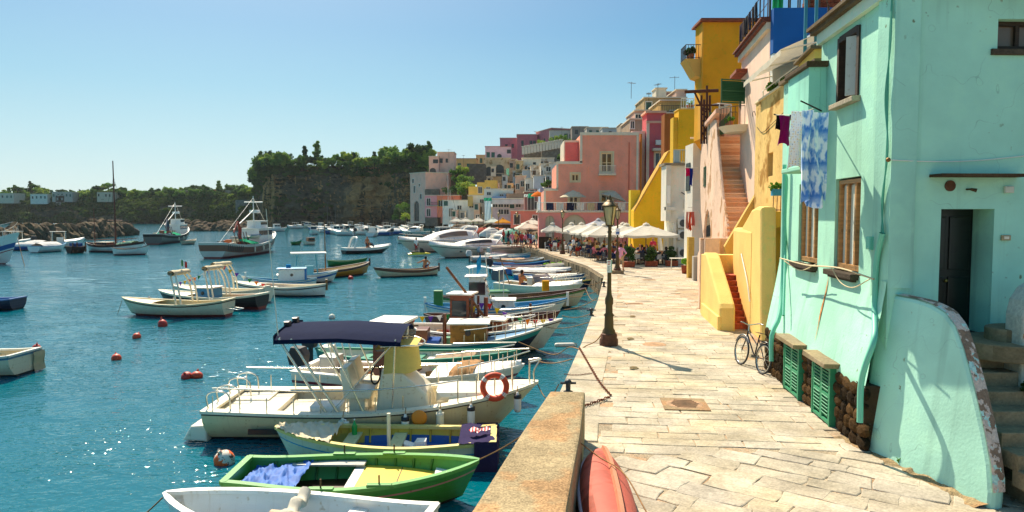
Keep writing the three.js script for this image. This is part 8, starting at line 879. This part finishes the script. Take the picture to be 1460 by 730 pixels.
// ---------------------------------------------------------------- near things on the quay and on the water
{
  seed(83);
  // the thick parapet at the edge
  const w = thing('quay_parapet', 'thick stained concrete parapet at the water edge of the quay', 'wall'); const cm = M(0xd8caa8, { t: T.conc, b: T.stoneB, bs: .012, r: .95, sp: .2 });
  const c0 = [[-.68, -5.2], [.34, -5.2], [.5, -6.67], [.86, -9], [1.13, -11.06], [.64, -11.1], [.16, -9], [-.33, -6.67]]; { const sh = mb().ext(c0.map(([x, z]) => [x, -z]), 0, .74, [], .035).geo(); sh.rotateX(-Math.PI / 2); sh.translate(0, QY, 0); const p = sh.attributes.position; for (let i = 0; i < p.count; i++) { const x = p.getX(i), y = p.getY(i), z = p.getZ(i); if (y > QY + .5) p.setY(i, y + .02 * (fb3(x * 3, z * 3, 1) - .5)); } mesh('wall_block', sh, cm, w); }
  // red dinghy, keel up, leaning on the parapet
  const rd = thing('red_dinghy', 'upturned faded red dinghy leaning against the parapet', 'dinghy', V(1.12, QY, -8.0), 0); { const L = 2.9, f = (u, v) => { const a = Math.PI * v, k = Math.pow(Math.max(0, 1 - Math.pow(Math.abs(u - .42) / .6, 2.3)), .62); return V(Math.cos(a) * .34 * k, .05 + .3 * Math.pow(Math.sin(a), .75) * (.35 + .65 * k), (u - .5) * -L); }; mb().grid(28, 14, (u, v) => f(.02 + u * .96, v)).build('hull', M(0xcc6250, { t: T.old, b: T.stoneB, bs: .003, r: .75 }), rd); const k = mb(); k.grid(26, 1, (u, v) => { const q = f(.03 + u * .92, .5); return V(-.025 + v * .05, q.y + .055, q.z); }).grid(26, 1, (u, v) => { const q = f(.03 + u * .92, .5); return V(.025, q.y - .02 + (1 - v) * .075, q.z); }).grid(26, 1, (u, v) => { const q = f(.03 + u * .92, .5); return V(-.025, q.y - .02 + v * .075, q.z); }); k.build('keel', M(0xcf8a66, { t: T.weather, r: .8 }), rd); const g = mb(); for (const v of [0, 1]) g.tube(Array.from({ length: 15 }, (_, i) => { const q = f(.03 + i / 14 * .94, v); return [q.x, .05, q.z]; }), .028, 6, 3); g.build('rubbing_strake', M(0xc9b6bc, { t: T.boat, r: .6 }), rd); mb().bx(-.3, .3, .05, .3, L / 2 - .16, L / 2 - .12).build('transom', M(0xa8402e, { t: T.old, r: .8 }), rd); rd.rotation.set(0, -.06, -.34); rd.position.set(1.12, QY + .09, -8.4); }
  const rr = (label, pts, r, mat = ROPE) => tag(mb().tube(pts, r, 5, 5).build('rope', mat), label, 'rope'); const dg = (x, y, z) => [x, y, z];
  rr('thin pale rope running over the upturned red dinghy', [dg(.88, QY + .62, -9.1), dg(1.1, QY + .5, -8.9), dg(1.34, QY + .5, -8.3), dg(1.5, QY + .3, -7.6)], .009); rr('frayed rope hanging down the parapet beside the red dinghy', [dg(.84, QY + .6, -9.2), dg(.84, QY + .3, -9), dg(.82, QY + .12, -8.7), dg(.85, QY + .03, -8.1), dg(.95, QY + .03, -7.4)], .014);
  // rust chain: real links from lamp to wall
  const chain = (label, pts, link) => { const c = new THREE.CatmullRomCurve3(pts), L = c.getLength(), n = Math.floor(L / (link * 1.45)), o = thing('rusty_chain', label, 'chain'), tg = new THREE.TorusGeometry(link * .55, link * .17, 5, 9); tg.scale(1, .7, 1); const m = mb(); for (let i = 0; i < n; i++) { const p = c.getPointAt(i / n), t = c.getTangentAt(i / n), q = new THREE.Quaternion().setFromUnitVectors(V(1, 0, 0), t), r = new THREE.Quaternion().setFromAxisAngle(V(1, 0, 0), i % 2 ? 1.571 : .2); m.add(tg, new THREE.Matrix4().compose(V(p.x, p.y + link * .3, p.z), q.multiply(r), V(1, 1, 1))); } const k = m.build('links', M(0x7a4a2c, { t: T.rust, r: .95 }), o); k.userData.kind = 'stuff'; };
  chain('long rusty chain lying from the lamp across the paving', [G(826, 497), G(842, 525), G(856, 548), G(872, 567)].map((p) => p.setY(QY + .01)), .07); chain('rusty chain lying from the parapet end to the bend', [G(833, 581), G(850, 575), G(872, 567)].map((p) => p.setY(QY + .01)), .075); chain('thin chain lying across the kerb by the lamp', [G(806, 535), G(822, 536), G(846, 533)].map((p) => p.setY(QY + .01)), .04);
  rr('coil of pale rope tied from the lamp base over the quay edge', [V(...G(866, 488).toArray()).setY(QY + .5), G(850, 492).setY(QY + .12), G(834, 495).setY(QY + .02), G(826, 500).setY(QY - .05)], .016); rr('brown rope down to the boats from the quay edge', [G(826, 499).setY(QY + .02), G(812, 490).setY(QY - .1), V(1.2, .7, -21), V(.2, .9, -22)], .014);
  // mooring bollards
  for (const [px, py, l] of [[843, 450, 'small black cleat on the quay beyond the first lamp'], [861, 409, 'small black cleat on the quay near the moored blue boats'], [810, 560, 'black cleat on the quay beside the parapet end']]) { const o = thing('mooring_cleat', l, 'cleat', G(px, py)); mb().lathe([[.1, 0], [.1, .03], [.05, .05], [.05, .18], [.08, .22], [.05, .27], [0, .28]], 0, 0, 0, 10).build('body', M(0x23262a, { r: .5 }), o); mb().bar([-.16, .2, 0], [.16, .2, 0], .025).build('horn', M(0x23262a, { r: .5 }), o); }
  // manhole covers and floor marks
  const mh = thing('manhole_cover', 'square stone edged manhole cover with an oval iron lid', 'manhole cover', G(976, 577), -.1); mb().rb(-.42, .42, -.01, .02, -.42, .42, .008).build('frame', M(0xc3ab84, { t: T.conc, r: .9 }), mh); mb().lathe([[0, .024], [.32, .024], [.34, .02]], 0, 0, 0, 28).build('lid', M(0xb19b78, { t: T.rust, r: .8 }), mh); { const m = mb(); for (let i = -3; i <= 3; i++) m.bx(-.26 + Math.abs(i) * .03, .26 - Math.abs(i) * .03, .024, .034, i * .08 - .02, i * .08 + .02); m.build('lid_ribs', M(0x9a8462, { t: T.rust, r: .8 }), mh); }
  const m2 = thing('manhole_cover', 'small round manhole cover in the paving beyond the lamp', 'manhole cover', G(933, 491)); mb().lathe([[0, .012], [.3, .012], [.33, 0]], 0, 0, 0, 24).build('lid', M(0xb9a480, { t: T.rust, r: .9 }), m2); for (const [px, py, l] of [[904, 433, 'square drain plate near the middle of the quay'], [925, 399, 'far drain plate on the quay']]) { const o = thing('drain_plate', l, 'drain', G(px, py)); mb().rb(-.35, .35, -.01, .012, -.25, .25, .004).build('plate', M(0xb09a74, { t: T.rust, r: .9 }), o); mb().bx(-.25, .25, .012, .02, -.03, .03).build('slot', M(0x6a5a44), o); }
  for (const [px, py] of [[904, 526], [899, 484], [902, 452]]) { const o = thing('broken_stone', 'loose broken bit of stone on the paving', 'stone', G(px, py), 0, 'loose stones on the paving'); mb().tr(new THREE.DodecahedronGeometry(.09, 0), 0, .02, 0, .3, .5, 0, V(1.4, .35, 1)).build('chip', stone(0x9c8a68), o); }
  // bicycle
  const bk = thing('bicycle', 'black city bicycle leaning on the mint house drainpipe', 'bicycle', V(5.58, QY, -16.25), 1.72); { const f = metal(0x24242a, .4, .4), wheel = (x) => { const t = mb().tr(new THREE.TorusGeometry(.33, .022, 8, 28), x, .35, 0).build('wheel', RUBBER, bk); const r = mb().tr(new THREE.TorusGeometry(.3, .012, 6, 26), x, .35, 0); for (let i = 0; i < 12; i++) { const a = i * .5236; r.bar([x, .35, 0], [x + Math.cos(a) * .3, .35 + Math.sin(a) * .3, 0], .003, 3); } r.build('rim', CHROME, t); }; wheel(-.52); wheel(.53); const b = mb(); b.bar([-.52, .35, 0], [-.1, .32, 0], .014).bar([-.1, .32, 0], [-.2, .85, 0], .018).bar([-.52, .35, 0], [-.18, .75, 0], .012).bar([-.1, .32, 0], [.36, .76, 0], .018).bar([-.16, .6, 0], [.34, .84, 0], .016).bar([.34, .86, 0], [.42, .62, 0], .02).bar([.42, .62, 0], [.53, .35, 0], .016).build('frame', f, bk); mb().rb(-.32, -.06, .86, .92, -.08, .08, .03).build('saddle', M(0x2a2018, { r: .6 }), bk); mb().tube([[.2, 1.05, -.28], [.3, 1.06, -.24], [.36, 1.0, 0], [.3, 1.06, .24], [.2, 1.05, .28]], .014, 6, 4).bar([.34, .85, 0], [.36, 1.0, 0], .014).build('handlebar', CHROME, bk); const fd = (x, a0) => mb().tube(Array.from({ length: 7 }, (_, i) => { const a = a0 + i * .33; return [x + Math.cos(a) * .38, .35 + Math.sin(a) * .38, 0]; }), .022, 5, 3).build('mudguard', metal(0x8a8a88, .4), bk); fd(-.52, .9); fd(.53, .5); mb().bx(-.75, -.3, .72, .74, -.06, .06).build('carrier', f, bk); mb().rb(-.86, -.82, .55, .66, -.035, .035, .01).build('rear_reflector', M(0xb02018, { r: .3 }), bk); mb().bar([-.1, .32, -.1], [-.1, .32, .1], .05, 10).bar([-.1, .32, .1], [-.02, .2, .14], .01).bar([-.1, .32, -.1], [-.2, .44, -.14], .01).build('crank', CHROME, bk); bk.rotation.x = 0; bk.rotateX(.14); }
  // weeds and sand where the mint wall meets the ground
  const wd = (px, py, n, l) => { const o = thing('wall_weed', l, 'weed', G(px, py)), c = []; for (let i = 0; i < n; i++) c.push([rnd(-.12, .12), rnd(.02, .1), rnd(-.08, .08), .06]); mb().add(leafGeo(c, 30, .05)).build('leaves', LEAFB, o); mb().bar([0, -.02, 0], [0, .08, 0], .01).build('stem', bark, o); }; wd(1291, 660, 7, 'small green weed at the foot of the peeling mint wall'); const wd2 = thing('wall_weed', 'dark weed growing on the stair beside the white wall', 'weed', V(6.98, 2.52, -9.35)); mb().add(leafGeo([[0, .05, 0, .1], [.1, .04, .05, .08]], 50, .06)).build('leaves', LEAFD, wd2); mb().bar([0, -.02, 0], [0, .08, 0], .01).build('stem', bark, wd2);
  { const a = G(1212, 622), b = G(1425, 722), o = mb().grid(70, 6, (u, v) => { const p = a.clone().lerp(b, u), n = fb3(u * 22, v * 2, 3, 3); return V(p.x - .1 + (v - .45) * (.2 + .5 * n), QY - .012 + .055 * Math.sin(v * 3.14) * n * 1.6, p.z + .05 * n); }, true).build('sand_drift', M(0xc8b48c, { t: T.conc, b: T.stoneB, bs: .02, r: 1 })); o.userData = { kind: 'stuff', label: 'drift of sand and grit along the foot of the mint wall', category: 'sand' }; scene.add(o); }
  // floats on the water
  const buoy = (px, py, r, l, m, flat = 1) => { const p = G(px, py, 0), o = thing('mooring_buoy', l, 'buoy', V(p.x, r * .3, p.z)); mb().ball(0, 0, 0, r, 1, flat, 1, 16).build('float', m, o); mb().lathe([[0, 0], [r * .22, 0], [r * .2, r * .25], [0, r * .3]], 0, r * flat * .95, 0, 8).tr(new THREE.TorusGeometry(r * .16, r * .05, 5, 10), 0, r * flat * 1.3, 0).build('eye', m, o); o.rotation.set(rnd(-.3, .3), rnd(6), rnd(-.5, .5)); return o; };
  const om = M(0xe04a22, { t: T.boat, r: .5 }), rm = M(0xc2301f, { t: T.boat, r: .55 });
  buoy(266, 539, .16, 'left of the two red floats tied together', rm, .8); buoy(281, 538, .17, 'right of the two red floats tied together', om, .8); buoy(195, 482, .16, 'round orange buoy below the cream hooped boat', om); buoy(166, 513, .16, 'round orange red buoy alone in open water', om); buoy(52, 500, .16, 'tilted red buoy beside the cream boat stern', rm, 1.2); buoy(232, 465, .2, 'tilted conical red buoy close under the cream hooped boat', rm, 1.2); buoy(500, 398, .2, 'red float beside the orange yellow boat', rm);
  const big = M(0xffffff, { t: tex(256, .9, (u, v) => { const a = tf(u, v, 5, 5, 501), b = tf(u, v, 14, 3, 503); return a > .52 ? (b > .6 ? [.4, .3, .24] : [.86, .82, .74]) : [.9, .38, .14]; }), r: .7 }); buoy(320, 660, .2, 'large orange buoy stained white and brown beside the green boat', big);
  const wf = thing('white_float', 'long white float lying on the water beside the quay', 'float', G(805, 494, 0), .1); mb().tr(new THREE.CapsuleGeometry(.09, .6, 4, 10), 0, .05, 0, 0, 0, Math.PI / 2).build('float', WHITE, wf); mb().tr(new THREE.TorusGeometry(.05, .015, 5, 10), .42, .05, 0).build('eye', ROPE, wf);
  // mooring ropes between bows and the quay
  for (const [a, b, l] of [[V(.5, .95, -19.2), V(1.5, 1.3, -17.4), 'rope from the white launch to the quay'], [V(1.1, .9, -25), V(2.6, 1.3, -23.5), 'rope from the navy boat to the quay'], [V(1.9, 1.1, -26.4), V(3.0, 1.3, -25.8), 'rope from the pennant boat to the quay'], [V(2.2, .9, -29.6), V(3.7, 1.3, -30.4), 'rope from the red brown boat to the quay'], [V(2.7, 1.05, -33), V(4.2, 1.3, -33.8), 'rope from the blue lined boat to the quay'], [V(4.1, 1, -39.8), V(5.0, 1.3, -38.6), 'rope from the sports boat to the quay']]) moor(a, b, l, .12, .014);
}

// ---------------------------------------------------------------- haze over the harbour
scene.fog = new THREE.FogExp2(0xdfe8e6, 0.0001);

scene.traverse((o) => { if (o.isMesh) { o.castShadow = true; o.receiveShadow = true; } });
renderer.render(scene, camera);
